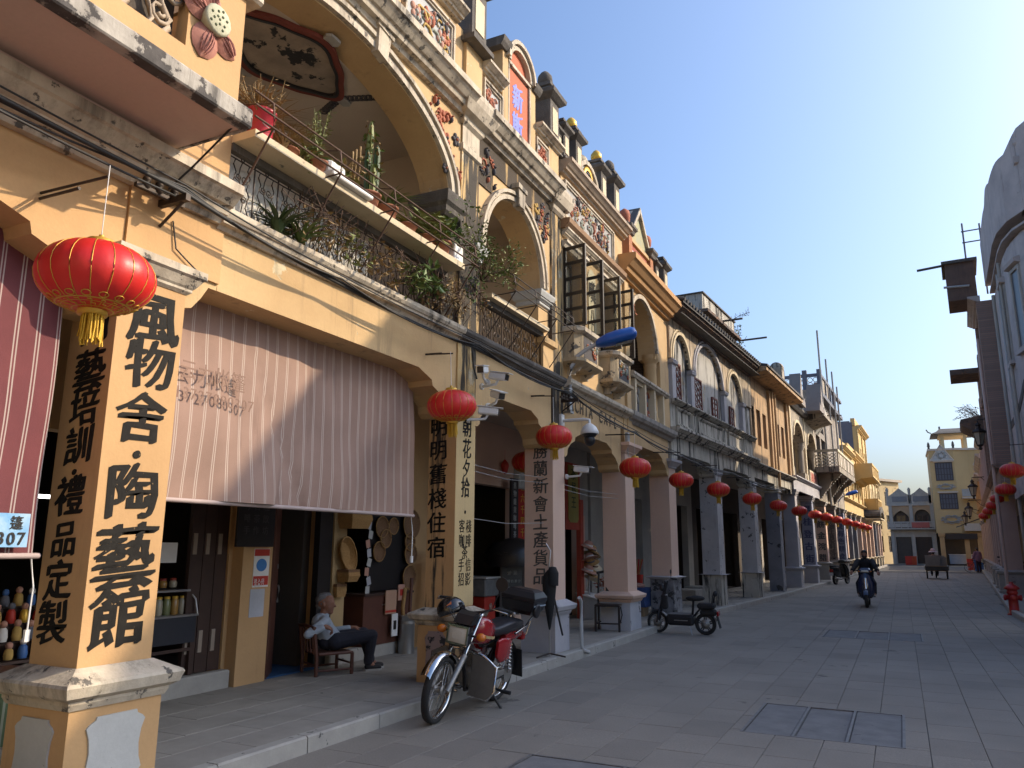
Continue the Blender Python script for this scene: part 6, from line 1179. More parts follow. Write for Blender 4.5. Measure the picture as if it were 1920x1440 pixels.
# wall lanterns and hydrant on the right
def walllamp(lab, x, y, z, s=1):
    t = thing('wall_lamp', lab, 'wall lamp', (x, y, z), 0, 'old-style wall lamps on the right'); m = MB()
    m.loft([[(r * cos(a), r * sin(a), zz) for a in [pi / 6 + i * pi / 3 for i in range(6)]] for r, zz in ((.08, -.22), (.16, .12))]); m.build('lamp_glass', M('milky_lamp_glass', (.42, .38, .30), .3, bump=0), t)
    m = MB(); m.loft([[(r * cos(a), r * sin(a), zz) for a in [pi / 6 + i * pi / 3 for i in range(6)]] for r, zz in ((.20, .12), (.21, .15), (.12, .22), (.07, .24), (.06, .32), (.09, .34), (.02, .42))]); m.loft([[(r * cos(a), r * sin(a), zz) for a in [i * pi / 3 for i in range(6)]] for r, zz in ((.02, -.36), (.05, -.33), (.03, -.27), (.09, -.23), (.09, -.21))])
    for i in range(6): a = pi / 6 + i * pi / 3; m.tube([(.083 * cos(a), .083 * sin(a), -.22), (.165 * cos(a), .165 * sin(a), .13)], .009, 4)
    m.build('lamp_frame', IRON, t); m = MB(); m.tube([(0, 0, .42), (0, 0, .5), (.5, 0, .52), (.72, 0, .42)], .018, 5); m.tube([(.3, 0, .52), (.5, 0, .3), (.72, 0, .2)], .012, 5); m.build('bracket', IRON, t); t.scale = (s,) * 3; return t
w0 = walllamp('nearest old-style wall lamp on the right, against the ruined brick house', 3.02, 34.0, 5.75, 1.35)
for x, y, z, lab in ((3.5, 45.5, 4.5, 'second wall lamp on the right, before the tower house'), (3.75, 53, 3.75, 'third wall lamp on the right, lower and farther'), (4.1, 62, 3.6, 'small far wall lamp on the right')): dup(w0, (x, y, z), None, lab, 1.25)
HYR = M('hydrant_red', (.34, .016, .014), .4, col2=(.26, .02, .018), sc=8, bump=.1)
t = thing('fire_hydrant', 'red fire hydrant on the pavement edge at the right', 'fire hydrant', (2.38, 23.35, .0)); m = MB(); m.lathe([(.16, 0), (.16, .03), (.11, .05), (.105, .5), (.125, .52), (.125, .55), (.11, .57), (.11, .6), (.17, .63), (.17, .66), (.10, .72), (.05, .75), (.04, .8)], n=18); m.build('barrel', HYR, t)
for a in (pi, -pi / 2, 0): m = MB(); m.T = Matrix.Rotation(a, 4, 'Z'); m.lathe([(.06, .09), (.06, .14), (.075, .145), (.075, .19), (.03, .2)], (0, 0, .42), 12, ax='x'); m.build('outlet_cap', HYR, t)
# pipe at the goods column
m = MB(); m.tube([(-4.36, 11.12, .86), (-4.36, 11.2, .80), (-4.36, 11.2, .5), (-4.36, 11.2, .17), (-4.34, 11.22, .10), (-4.28, 11.3, .07)], .028, 8); tag(m.build('drain_pipe', PVC), 'short grey drain pipe with an elbow beside the grey pedestal', 'pipe')
# ------------------------------------------------------------------ bodies
SKIN = M('tanned_skin', (.30, .145, .09), .6, col2=(.24, .10, .065), sc=8, bump=.08, bsc=80)
HAIRG = M('grey_hair', (.20, .20, .21), .8, col2=(.09, .09, .095), sc=14, bump=.6)
HAIRB = M('black_hair', (.012, .011, .011), .5, bump=.3)
def cap_mesh(m, p0, r0, p1, r1, n=10):
    p0, p1 = Vector(p0), Vector(p1); d = p1 - p0; L = d.length or 1e-6; P = []; R = []
    dn = d / L if L > 1e-5 else Vector((0, 0, 1))
    for t in (-1, -.8, -.45, 0): P.append(p0 + dn * r0 * t); R.append(max(1e-3, r0 * sqrt(max(0, 1 - t * t))))
    for t in (0, .45, .8, 1): P.append(p1 + dn * r1 * t); R.append(max(1e-3, r1 * sqrt(max(0, 1 - t * t))))
    m.tube(P, R, n)
def blob(name, caps, mat, parent, vox=.009, extra=None, smooth=4):
    """one continuous surface from overlapping tapered limbs"""
    m = MB()
    for c in caps: cap_mesh(m, *c)
    if extra: extra(m)
    o = m.build(name, mat, parent); md = o.modifiers.new('r', 'REMESH'); md.mode = 'VOXEL'; md.voxel_size = vox; sm = o.modifiers.new('s', 'SMOOTH'); sm.iterations = smooth; sm.factor = .5
    dg = bpy.context.evaluated_depsgraph_get(); me = bpy.data.meshes.new_from_object(o.evaluated_get(dg)); o.modifiers.clear(); o.data = me
    me.polygons.foreach_set('use_smooth', [True] * len(me.polygons)); return o
def hand(caps, w, d, up, s, curl=.5, side=1):
    """palm, four unequal bent fingers and a thumb; w wrist, d pointing direction, up back-of-hand normal"""
    w, d, up = Vector(w), Vector(d).normalized(), Vector(up).normalized(); r = d.cross(up).normalized() * side
    k = w + d * .085 * s
    caps.append((w, .026 * s, w + d * .04 * s, .030 * s))
    for i, (o, l) in enumerate(((-.03, .068), (-.01, .078), (.01, .074), (.03, .058))):
        a = k + r * o * s; caps.append((w + d * .02 * s + r * o * .5 * s, .018 * s, a, .0135 * s)); q = a + (d * cos(curl) - up * sin(curl)) * l * .55 * s; caps.append((a, .0115 * s, q, .010 * s)); caps.append((q, .010 * s, q + (d * cos(curl * 2.2) - up * sin(curl * 2.2)) * l * .5 * s, .0085 * s))
    b = w + d * .02 * s - r * .024 * s; t1 = b + (d * .6 - r * .7 - up * .25).normalized() * .04 * s; caps.append((b, .015 * s, t1, .0125 * s)); caps.append((t1, .0125 * s, t1 + (d * .85 - r * .25 - up * .3).normalized() * .035 * s, .010 * s))
def head(caps, c, fwd, s=1.0):
    """skull, jaw, nose, ears, brow: c = centre, fwd = facing"""
    c, f = Vector(c), Vector(fwd).normalized(); u = Vector((0, 0, 1)); l = u.cross(f).normalized(); u = f.cross(l)
    def P(x, y, z): return c + (f * x + l * y + u * z) * s
    caps += [(P(-.02, 0, .03), .083 * s, P(.015, 0, .035), .078 * s), (P(.02, 0, -.02), .064 * s, P(.05, 0, -.075), .036 * s), (P(.03, .0, -.03), .062 * s, P(.03, 0, .01), .07 * s), (P(.082, 0, .012), .009 * s, P(.105, 0, -.022), .014 * s), (P(.088, -.012, -.026), .009 * s, P(.088, .012, -.026), .009 * s), (P(.078, -.035, .022), .013 * s, P(.085, 0, .024), .011 * s), (P(.078, .035, .022), .013 * s, P(.085, 0, .024), .011 * s), (P(.078, -.016, -.055), .010 * s, P(.078, .016, -.055), .010 * s), (P(.07, -.016, -.067), .010 * s, P(.072, .016, -.067), .010 * s)]
    for q in (1, -1): caps += [(P(-.005, q * .076, .015), .013 * s, P(.0, q * .08, -.012), .011 * s), (P(.062, q * .035, -.02), .018 * s, P(.045, q * .045, -.03), .02 * s)]
    return P
def eyes(P, parent, s=1.0):
    for q in (1, -1):
        m = MB(); p = P(.0745, q * .030, .004); m.ell(p, .010 * s, .010 * s, .007 * s, 8, 6); e = m.build('eye', M('eye_white', (.55, .52, .48), .3, bump=0), parent); m = MB(); p = P(.083, q * .030, .004); m.ell(p, .0045 * s, .0045 * s, .005 * s, 8, 6); m.build('iris', BLK, e)
def shoes(parent, feet, mat, sole):
    for a, t in feet:
        a, t = Vector(a), Vector(t); d = (t - a).normalized(); caps = [((a - d * .03) + Vector((0, 0, .0)), .036, a + d * .05, .037), (a + d * .05, .036, t, .033)]
        s = blob('shoe', caps, mat, parent, .007); m = MB(); l = Vector((-d.y, d.x, 0)).normalized(); c0 = a - d * .06; c1 = t + d * .03; z = min(a.z, t.z) - .036
        m.loft([[(*(c0 - l * .034).xy, zz), (*(c0 + l * .034).xy, zz), (*(a + d * .1 + l * .043).xy, zz), (*(c1 + l * .026).xy, zz), (*(c1 - l * .026).xy, zz), (*(a + d * .1 - l * .043).xy, zz)] for zz in (z, z + .022)]); m.build('sole', sole, s)
SHIRT = M('pale_blue_shirt', (.40, .46, .52), .85, col2=(.31, .36, .42), sc=6, bump=.6, bsc=16, grain=.2); NAVY = M('navy_trousers', (.016, .018, .030), .85, col2=(.03, .032, .045), sc=6, bump=.5, bsc=18)
# seated old man (local: x forward, y left)
man = thing('person', 'grey-haired man in a pale blue shirt and navy trousers sitting on a low wooden chair', 'person', (-6.25, 7.74, .12), radians(56))
HC = (-.06, .01, .785); bc = []
Ph = head(bc, HC, (1, -.58, .03), 1.1)
bc += [((-.08, 0, .60), .055, (-.075, 0, .70), .05), ((.05, 0, .36), .115, (-.04, 0, .46), .11), ((-.04, 0, .46), .11, (-.11, 0, .57), .105), ((-.10, -.10, .60), .06, (-.10, .10, .60), .06)]
RS, RE, RH = (-.11, -.16, .595), (-.32, -.22, .47), (-.13, -.27, .555); LS, LE, LH = (-.09, .16, .595), (.06, .23, .44), (.33, .12, .49)
for a, b, c in ((RS, RE, RH), (LS, LE, LH)): bc += [(a, .048, b, .036), (b, .036, c, .026)]
hand(bc, RH, (.75, -.05, -.35), (.3, -.3, .8), .95, .9, 1); hand(bc, LH, (1, -.15, -.15), (.1, 0, 1), .95, .6, -1)
LEGS = []
for s, kx, kz, ax in ((-1, .50, .43, .47), (1, .46, .44, .56)): LEGS.append(((.05, s * .085, .36), (kx, s * .10, kz - .02), (ax, s * .09, .10)))
for h, k, a in LEGS: bc += [(h, .085, k, .058), (k, .056, a, .036), (a, .034, (a[0] + .06, a[1], .055), .032)]
body = blob('body', bc, SKIN, man, .0075, None, 3); eyes(Ph, body)
blob('shirt', [((.03, 0, .37), .128, (-.05, 0, .47), .122), ((-.05, 0, .47), .122, (-.11, 0, .58), .115), ((-.10, -.11, .60), .068, (-.10, .11, .60), .068), (RS, .062, RE, .052), (RE, .052, tuple(Vector(RE).lerp(Vector(RH), .80)), .040), (LS, .062, LE, .052), (LE, .052, tuple(Vector(LE).lerp(Vector(LH), .82)), .040), ((-.07, 0, .655), .058, (-.08, 0, .62), .066)], SHIRT, man, .009, None, 2)
blob('trousers', [c for h, k, a in LEGS for c in ((h, .10, k, .074), (k, .072, (a[0], a[1], .11), .058))] + [((.06, -.08, .36), .108, (.06, .08, .36), .108), ((-.02, 0, .37), .12, (.06, 0, .36), .118)], NAVY, man, .010, None, 3)
HG = [(tuple(Ph(-.038, 0, .045)), .086, tuple(Ph(-.015, 0, .055)), .082), (tuple(Ph(-.06, 0, -.01)), .058, tuple(Ph(-.04, 0, .03)), .075), (tuple(Ph(.022, 0, .088)), .045, tuple(Ph(-.01, 0, .07)), .066), (tuple(Ph(-.005, .068, .03)), .018, tuple(Ph(-.03, .06, .01)), .02), (tuple(Ph(-.005, -.068, .03)), .018, tuple(Ph(-.03, -.06, .01)), .02)]
blob('hair', HG, HAIRG, man, .007, None, 2)
shoes(man, [((.49, -.09, .045), (.61, -.09, .035)), ((.58, .09, .045), (.70, .08, .035))], M('black_canvas_shoe', (.015, .015, .017), .7), M('pale_shoe_sole', (.5, .5, .48), .7))
# low wooden chair
ch = thing('low_chair', 'low dark wooden chair with slatted back under the sitting man', 'chair', (-6.25, 7.72, .12), radians(62)); m = MB(); m.bbox(-.20, .24, -.22, .22, .225, .255, .01); m.build('seat', REDW, ch)
for x, y, z1 in ((-.22, -.22, .55), (-.22, .22, .55), (.22, -.22, .24), (.22, .22, .24)): m = MB(); m.tube([(x, y, 0), (x, y, .2), (x - (.05 if x < 0 else 0), y, z1)], .022, 8); m.build('leg', REDW, ch)
for y in (-.22, .22): m = MB(); m.tube([(-.22, y, .06), (.22, y, .06)], .014, 6); m.build('stretcher', REDW, ch)
for x in (-.22, .22): m = MB(); m.tube([(x, -.22, .12), (x, .22, .12)], .012, 6); m.build('stretcher', REDW, ch)
for k in range(4): m = MB(); m.tube([(-.225, -.14 + k * .093, .25), (-.265, -.14 + k * .093, .52)], .011, 6); m.build('back_slat', REDW, ch)
m = MB(); m.tube([(-.27, -.24, .54), (-.28, 0, .555), (-.27, .24, .54)], .02, 8); m.build('back_rail', REDW, ch)
# yoke-back chair
BW = M('black_wood', (.016, .012, .012), .4, col2=(.03, .022, .02), sc=6, bump=.1)
yc = thing('side_chair', 'black wooden chair with a tall splat back standing alone on the pavement', 'chair', (-4.86, 13.85, .12), radians(-78)); m = MB(); m.bbox(-.22, .22, -.23, .23, .43, .465, .01); m.build('seat', BW, yc)
for x, y, z in ((.2, -.21, .43), (.2, .21, .43)): m = MB(); m.bbox(x - .02, x + .02, y - .02, y + .02, 0, z, .006); m.build('leg', BW, yc)
for y in (-.21, .21): m = MB(); m.tube([(-.20, y, 0), (-.20, y, .45), (-.22, y, .7), (-.27, y, 1.02)], .02, 8); m.build('leg', BW, yc)
m = MB(); m.tube([(-.275, -.25, 1.0), (-.285, -.1, 1.03), (-.29, 0, 1.04), (-.285, .1, 1.03), (-.275, .25, 1.0)], .022, 8); m.build('crest_rail', BW, yc); m = MB(); m.loft([[(x - .008, -.075, z), (x - .008, .075, z), (x + .008, .075, z), (x + .008, -.075, z)] for x, z in ((-.2, .46), (-.20, .6), (-.235, .8), (-.285, 1.02))]); m.build('splat', BW, yc)
for a, b in (((-.2, -.21), (.2, -.21)), ((-.2, .21), (.2, .21)), ((-.2, -.21), (-.2, .21)), ((.2, -.21), (.2, .21))): m = MB(); m.tube([(*a, .14), (*b, .14)], .014, 6); m.build('stretcher', BW, yc)
m = MB(); m.tube([(.2, .23, .16), (.26, .27, .3), (.2, .24, .43)], .012, 5); m.build('side_bracket', BW, yc)
# ------------------------------------------------------------------ two-wheelers
TYRE = M('tyre_rubber', (.014, .014, .015), .8, col2=(.03, .03, .03), sc=20, bump=.5, bsc=60)
def wheel(parent, loc, R, w, rim=CHROME, spokes=18, steer=0, mag=0, disc=False, tread=.045):
    m = MB(); m.lathe([(R - tread, -w * .4), (R - tread * .5, -w * .5), (R - tread * .12, -w * .38), (R, -w * .12), (R, w * .12), (R - tread * .12, w * .38), (R - tread * .5, w * .5), (R - tread, w * .4), (R - tread, -w * .4)], n=36, ax='y', caps=False); o = m.build('wheel', TYRE, parent, loc); o.rotation_euler = (0, 0, steer)
    m = MB(); m.lathe([(R - tread * 1.0, -w * .38), (R - tread * 1.25, -w * .36), (R - tread * 1.4, -w * .15), (R - tread * 1.4, w * .15), (R - tread * 1.25, w * .36), (R - tread, w * .38), (R - tread, -w * .38)], n=36, ax='y', caps=False); m.build('rim', rim, o)
    m = MB(); m.lathe([(.022, -w * .6), (.045, -w * .55), (.045, -w * .4), (.03, -w * .3), (.03, w * .3), (.045, w * .4), (.045, w * .55), (.022, w * .6)], n=14, ax='y')
    if disc: m.lathe([(.02, -w * .3), (R * .42, -w * .25), (R * .42, w * .25), (.02, w * .3)], n=20, ax='y')
    m.build('hub', ALU, o); m = MB()
    for k in range(spokes):
        a = 2 * pi * k / spokes; b = a + (.5 if k % 2 else -.5); y = w * .4 * (1 if k % 4 < 2 else -1); m.tube([(.042 * sin(b), y, .042 * cos(b)), ((R - tread * 1.3) * sin(a), 0, (R - tread * 1.3) * cos(a))], .0028, 4)
    for k in range(mag):
        a = 2 * pi * k / mag
        for q in (-.13, .13): m.tube([(.04 * sin(a + q * 3), 0, .04 * cos(a + q * 3)), ((R - tread * 1.3) * sin(a + q), 0, (R - tread * 1.3) * cos(a + q))], .012, 5)
    m.build('spokes', rim, o, kind='stuff'); return o
mb = thing('motorcycle', 'red and black motorcycle with top box and leg guards on its side stand', 'motorcycle', (-4.03, 7.76, 0), -pi / 2); mb.rotation_euler = (radians(-9), 0, -pi / 2 + radians(1))
RED = M('motorcycle_red_paint', (.33, .012, .016), .22, coat=.6, bump=0, grain=0); TANK2 = M('tank_stripe_gold', (.55, .42, .2), .3, bump=0)
RB = .30; wheel(mb, (0, 0, RB), RB, .09); st = radians(5)
fw = wheel(mb, (1.24, 0, RB), RB, .075, steer=st); fx = 1.24
def forkp(t): return Vector((fx - .06 - .40 * t, 0, RB + .62 * t))      # t 0 at the axle, 1 at the top yoke
for y in (-.085, .085):
    m = MB(); a, b = forkp(0), forkp(.48); m.tube([(a.x + .05, y, a.z), (b.x, y, b.z)], [.026, .030], 8); lo = m.build('fork_slider', ALU, mb); m = MB(); c, d = forkp(.45), forkp(1.05); m.tube([(c.x, y, c.z), (d.x, y, d.z)], .017, 8); m.build('fork_tube', CHROME, lo)
m = MB(); A = [(fx + (RB + .035) * cos(a), (RB + .035) * sin(a)) for a in [radians(q) for q in range(28, 152, 8)]]
m.loft([[(x, -.055, RB + z - .012), (x, -.045, RB + z + .006), (x, 0, RB + z + .016), (x, .045, RB + z + .006), (x, .055, RB + z - .012)] for x, z in A], 0, True, closed=False); m.build('front_mudguard', CHROME, mb)
m = MB(); m.tube([(1.0, -.085, .58), (1.0, -.085, .68), (1.0, .085, .68), (1.0, .085, .58)], .02, 6); m.bbox(.90, .98, -.11, .11, .78, .83, .015); m.bbox(.80, .86, -.10, .10, .93, .97, .015); m.build('fork_yoke', PLB, mb)
# headlamp (square) with bezel and fairing
m = MB(); m.loft([[(x, -w, .70 + o), (x, w, .70 + o), (x, w * 1.02, .86 + o), (x, -w * 1.02, .86 + o)] for x, w, o in ((.86, .06, .01), (.92, .10, 0), (1.03, .11, -.005))]); hl = m.build('headlamp', PLB, mb)
m = MB(); m.box(1.025, 1.045, -.115, .115, .685, .705); m.box(1.025, 1.045, -.115, .115, .85, .87); m.box(1.025, 1.045, -.115, -.097, .705, .85); m.box(1.025, 1.045, .097, .115, .705, .85); m.build('headlamp_bezel', CHROME, hl)
m = MB(); m.loft([[(1.03, -.097, .70), (1.03, .097, .70), (1.03, .097, .855), (1.03, -.097, .855)], [(1.05, -.05, .74), (1.05, .05, .74), (1.05, .05, .82), (1.05, -.05, .82)]], 0, True); m.build('lens', M('headlamp_glass', (.62, .60, .52), .1, bump=.4, bsc=60, spec=.8), hl)
m = MB(); m.loft([[(.98, -.10, .875), (.98, .10, .875), (.86, .105, .875), (.86, -.105, .875)], [(.93, -.09, .96), (.93, .09, .96), (.84, .10, .99), (.84, -.10, .99)]]); m.build('instrument_cowl', PLB, mb)
AMB = M('amber_plastic', (.62, .17, .015), .25, bump=.1, spec=.6)
for y in (-.22, .22): m = MB(); m.tube([(.95, y * .5, .78), (.95, y * .85, .785)], .011, 6); s_ = m.build('indicator_stalk', PLB, mb); m = MB(); m.ell((.965, y, .79), .045, .05, .04, 12, 8); m.build('indicator', AMB, mb)
m = MB(); m.tube([(.76, -.38, 1.045), (.80, -.28, 1.06), (.83, -.12, 1.0), (.835, 0, .97), (.83, .12, 1.0), (.80, .28, 1.06), (.76, .38, 1.045)], .012, 8); hb = m.build('handlebar', PLB, mb)
for s in (-1, 1): m = MB(); m.tube([(.785, s * .27, 1.057), (.75, s * .41, 1.04)], .019, 8); g = m.build('grip', RUB, hb); m = MB(); m.tube([(.84, s * .22, 1.045), (.86, s * .30, 1.05), (.83, s * .40, 1.035)], .007, 5); m.build('lever', CHROME, hb); m = MB(); m.lathe([(.012, -.015), (.018, 0), (.012, .012)], (.74, s * .425, 1.036), 8, ax='y'); m.build('bar_end', STEEL, g)
m = MB(); m.tube([(.80, .22, 1.06), (.80, .24, 1.15), (.79, .27, 1.22)], .006, 5); mi = m.build('mirror_stem', PLB, hb); m = MB(); m.lathe([(.0, -.014), (.05, -.012), (.068, 0), (.068, .006)], (.785, .275, 1.29), 18, ax='x'); m.build('mirror', PLB, mi)
m = MB()
for y0, y1, y2 in ((-.2, -.16, -.05), (.2, .15, .05), (-.1, -.12, -.04)): m.tube([(.83, y0, 1.03), (.98, y1, .98), (.96, y2, .85), (.85, y2, .75)], .005, 5)
m.build('control_cable', CABLE, mb, kind='stuff')
# tank, seat, panels
def body_loft(name, rows, mat, par=mb, n=16):
    m = MB(); R = []
    for x, w, z0, z1, sq in rows:
        R.append([(x, w * (abs(cos(a)) ** sq) * (1 if cos(a) > 0 else -1), (z0 + z1) / 2 + (z1 - z0) / 2 * (abs(sin(a)) ** sq) * (1 if sin(a) > 0 else -1)) for a in [2 * pi * k / n for k in range(n)]])
    m.loft(R, 0, True); return m.build(name, mat, par)
tk_ = body_loft('fuel_tank', [(.38, .06, .70, .80, .7), (.42, .10, .67, .86, .65), (.55, .13, .65, .92, .6), (.68, .135, .66, .93, .6), (.77, .10, .70, .90, .7), (.80, .05, .74, .86, .8)], RED)
for s in (-1, 1): m = MB(); m.loft([[(x, s * y, z), (x, s * (y + .004), z + .028)] for x, y, z in ((.44, .112, .70), (.55, .133, .715), (.66, .137, .73), (.74, .115, .75))], 0, True, closed=False); m.build('tank_stripe', TANK2, tk_)
m = MB(); m.lathe([(.035, .925), (.035, .945), (.02, .95)], (.60, 0, 0), 12); m.build('fuel_cap', CHROME, tk_)
body_loft('seat', [(-.28, .07, .74, .82, .6), (-.22, .125, .73, .845, .5), (0, .135, .73, .85, .5), (.16, .125, .71, .83, .5), (.30, .10, .70, .80, .55), (.40, .08, .70, .80, .7)], M('black_vinyl_seat', (.018, .018, .022), .4, bump=.15))
for s in (-1, 1): body_loft('side_cover', [(.06, .012, .50, .66, .6), (.12, .03, .46, .69, .5), (.30, .035, .45, .70, .5), (.38, .015, .52, .68, .6)], RED).location = (0, s * .13, 0)
body_loft('tail_cowl', [(-.36, .04, .66, .76, .6), (-.28, .10, .64, .77, .6), (-.05, .11, .62, .75, .6), (.1, .08, .62, .72, .6)], RED)
m = MB(); m.bbox(-.43, -.35, -.08, .08, .60, .68, .015); m.build('tail_lamp', M('tail_red', (.3, .01, .01), .2), mb)
m = MB(); A = [((RB + .05) * cos(a), (RB + .05) * sin(a)) for a in [radians(q) for q in range(50, 190, 10)]]; m.loft([[(x, -.065, RB + z - .02), (x, 0, RB + z), (x, .065, RB + z - .02)] for x, z in A], 0, True, closed=False); m.build('rear_mudguard', PLB, mb)
m = MB(); m.loft([[(-.36, -.09, .5), (-.36, .09, .5), (-.345, .09, .5), (-.345, -.09, .5)], [(-.45, -.10, .2), (-.45, .10, .2), (-.437, .10, .2), (-.437, -.10, .2)]]); m.build('mud_flap', RUB, mb)
# engine
m = MB(); m.bbox(.40, .72, -.12, .12, .24, .44, .04); m.lathe([(.10, -.15), (.10, .15)], (.52, 0, .32), 16, ax='y'); m.lathe([(.07, -.155), (.075, -.13)], (.66, 0, .32), 12, ax='y'); m.lathe([(.07, .13), (.075, .165)], (.52, 0, .32), 14, ax='y'); m.build('engine', ALU, mb)
m = MB()
for k in range(8): a = Vector((.60, 0, .44)) + Vector((.14, 0, .17)) * (k / 7); m.bbox(a.x - .085, a.x + .085, -.085, .085, a.z - .006, a.z + .006, .003)
m.tube([(.60, 0, .42), (.75, 0, .62)], .06, 10); m.build('cylinder_fins', ALU, mb)
m = MB(); m.tube([(.76, -.05, .56), (.84, -.09, .45), (.78, -.13, .25), (.55, -.15, .18), (.3, -.16, .20)], .02, 8); ex = m.build('exhaust_pipe', CHROME, mb); m = MB(); m.lathe([(.02, -.5), (.038, -.45), (.045, -.1), (.045, .25), (.03, .32)], (.05, -.17, .24), 14, ax='x'); m.build('silencer', CHROME, ex)
m = MB(); m.bbox(0.03, .44, .085, .115, .27, .36, .02); m.lathe([(.09, .085), (.09, .12)], (0, 0, RB), 16, ax='y'); m.build('chain_case', ALU, mb)
m = MB()
for pts in ([(.86, 0, .88), (.5, 0, .62), (.1, 0, .66), (-.3, 0, .70)], [(.86, 0, .85), (.82, 0, .5), (.72, 0, .22), (.3, 0, .2), (.24, 0, .5), (.1, 0, .66)], [(.28, .10, .28), (0, .10, RB)], [(.28, -.10, .28), (0, -.10, RB)]): m.tube(pts, .02, 6)
m.build('frame', PLB, mb)
for s in (-1, 1):
    m = MB(); m.tube([(.02, s * .13, RB + .02), (.09, s * .14, .66)], .016, 6); sh = m.build('shock_absorber', CHROME, mb); m = MB(); m.tube([(.035 + .055 * t / 60 + .0, s * .135 + .028 * cos(t * .9), .36 + .26 * t / 60) if 0 else (.03 + .06 * t / 40 + .026 * sin(t * 1.1), s * .136 + .026 * cos(t * 1.1), .36 + .26 * t / 40) for t in range(41)], .006, 4); m.build('spring', CHROME, sh)
    m = MB(); m.tube([(.30, s * .12, .2), (.34, s * .24, .2)], .012, 6); m.tube([(.34, s * .22, .2), (.345, s * .33, .205)], .02, 6); m.build('footrest', RUB, mb)
    # leg guard with a grey weather panel
    m = MB(); m.tube([(.80, s * .04, .62), (.84, s * .22, .60), (.83, s * .36, .52), (.82, s * .37, .30), (.80, s * .30, .20), (.76, s * .06, .20)], .014, 7); gd = m.build('leg_guard', CHROME, mb)
    m = MB(); m.loft([[(.83 + b, s * y, z0), (.845 + b, s * y, z1)] for y, z0, z1, b in ((.10, .22, .60, .0), (.2, .21, .60, .012), (.30, .21, .57, .008), (.36, .28, .52, -.005))] , 0, True, closed=False); m.build('guard_panel', M('dirty_grey_panel', (.13, .125, .115), .7, col2=(.08, .075, .07), sc=8, bump=.2), gd)
m = MB(); m.tube([(.42, .12, .22), (.36, .26, .04), (.35, .28, .0)], .014, 6); m.box(.32, .38, .25, .31, -.04, -.028); m.tube([(.35, .27, .02), (.35, .285, -.035)], .013, 6); m.build('side_stand', PLB, mb)
m = MB(); m.tube([(.02, -.15, .72), (-.2, -.16, .78), (-.42, -.13, .86), (-.62, -.11, .86), (-.62, .11, .86), (-.42, .13, .86), (-.2, .16, .78), (.02, .15, .72)], .012, 6); m.tube([(-.2, -.15, .78), (-.2, .15, .78)], .01, 6); m.tube([(-.42, -.13, .86), (-.38, -.1, .66)], .01, 5); m.tube([(-.42, .13, .86), (-.38, .1, .66)], .01, 5); m.build('luggage_rack', CHROME, mb)
m = MB(); m.loft([[(-.25 + a, -w, z), (-.25 + a - .0, w, z), (-.62 - b, w * .92, z), (-.62 - b, -w * .92, z)] for z, w, a, b in ((.885, .15, -.05, -.04), (.93, .18, -.01, .0), (1.03, .20, .0, .02))]); tb = m.build('top_box', M('top_box_black', (.014, .015, .019), .3, bump=.03, grain=0), mb)
m = MB(); m.loft([[(-.25 + a, -w, z), (-.25 + a, w, z), (-.62 - b, w * .92, z), (-.62 - b, -w * .92, z)] for z, w, a, b in ((1.034, .205, .003, .024), (1.075, .205, .003, .024), (1.13, .17, -.05, -.03), (1.15, .12, -.10, -.09))]); m.build('lid', M('top_box_black', (0, 0, 0)), tb)
m = MB(); m.box(-.60, -.28, .193, .199, .985, 1.0); m.box(-.60, -.28, -.199, -.193, .985, 1.0); m.box(-.66, -.655, -.15, .15, .985, 1.0); m.build('reflective_strip', M('reflector_blue_grey', (.30, .38, .45), .3), tb)
m = MB(); m.lathe([(.0, .0), (.075, .0), (.075, .03), (.06, .035), (.0, .035)], (-.36, .185, .94), 16, ax='y'); m.build('box_badge', PLB, tb)
hm = thing('helmet', 'black open helmet with an orange arrow resting on the motorcycle handlebar', 'helmet', (-4.10, 6.95, .98)); m = MB()
rows = [[(.125 * cos(v) * cos(a), .145 * cos(v) * sin(a), .125 * sin(v)) for a in [2 * pi * k / 24 for k in range(24)]] for v in [(-.42 + 1.98 * j / 12) for j in range(13)]]; m.loft(rows, 0, True); hs = m.build('shell', M('helmet_black', (.012, .012, .014), .18, coat=.5, bump=0, grain=0), hm)
m = MB(); m.loft([[(.128 * cos(v) * cos(a), .148 * cos(v) * sin(a), .125 * sin(v)) for a in [radians(q) for q in range(20, 161, 10)]] for v in (-.35, -.1, .15, .3)], 0, True, closed=False); m.build('visor', M('smoke_visor', (.01, .011, .014), .08, bump=0, grain=0), hm)
m = MB(); m.add([(.128 * cos(v) * cos(a), .148 * cos(v) * sin(a), .128 * sin(v)) for a, v in ((-.6, .25), (-.15, .55), (-.2, .3), (-.4, .32))], [(0, 1, 2), (0, 2, 3)]); m.build('arrow_decal', M('orange_decal', (.6, .15, .03), .4, bump=0), hs); hm.rotation_euler = (radians(12), radians(-14), radians(-40))
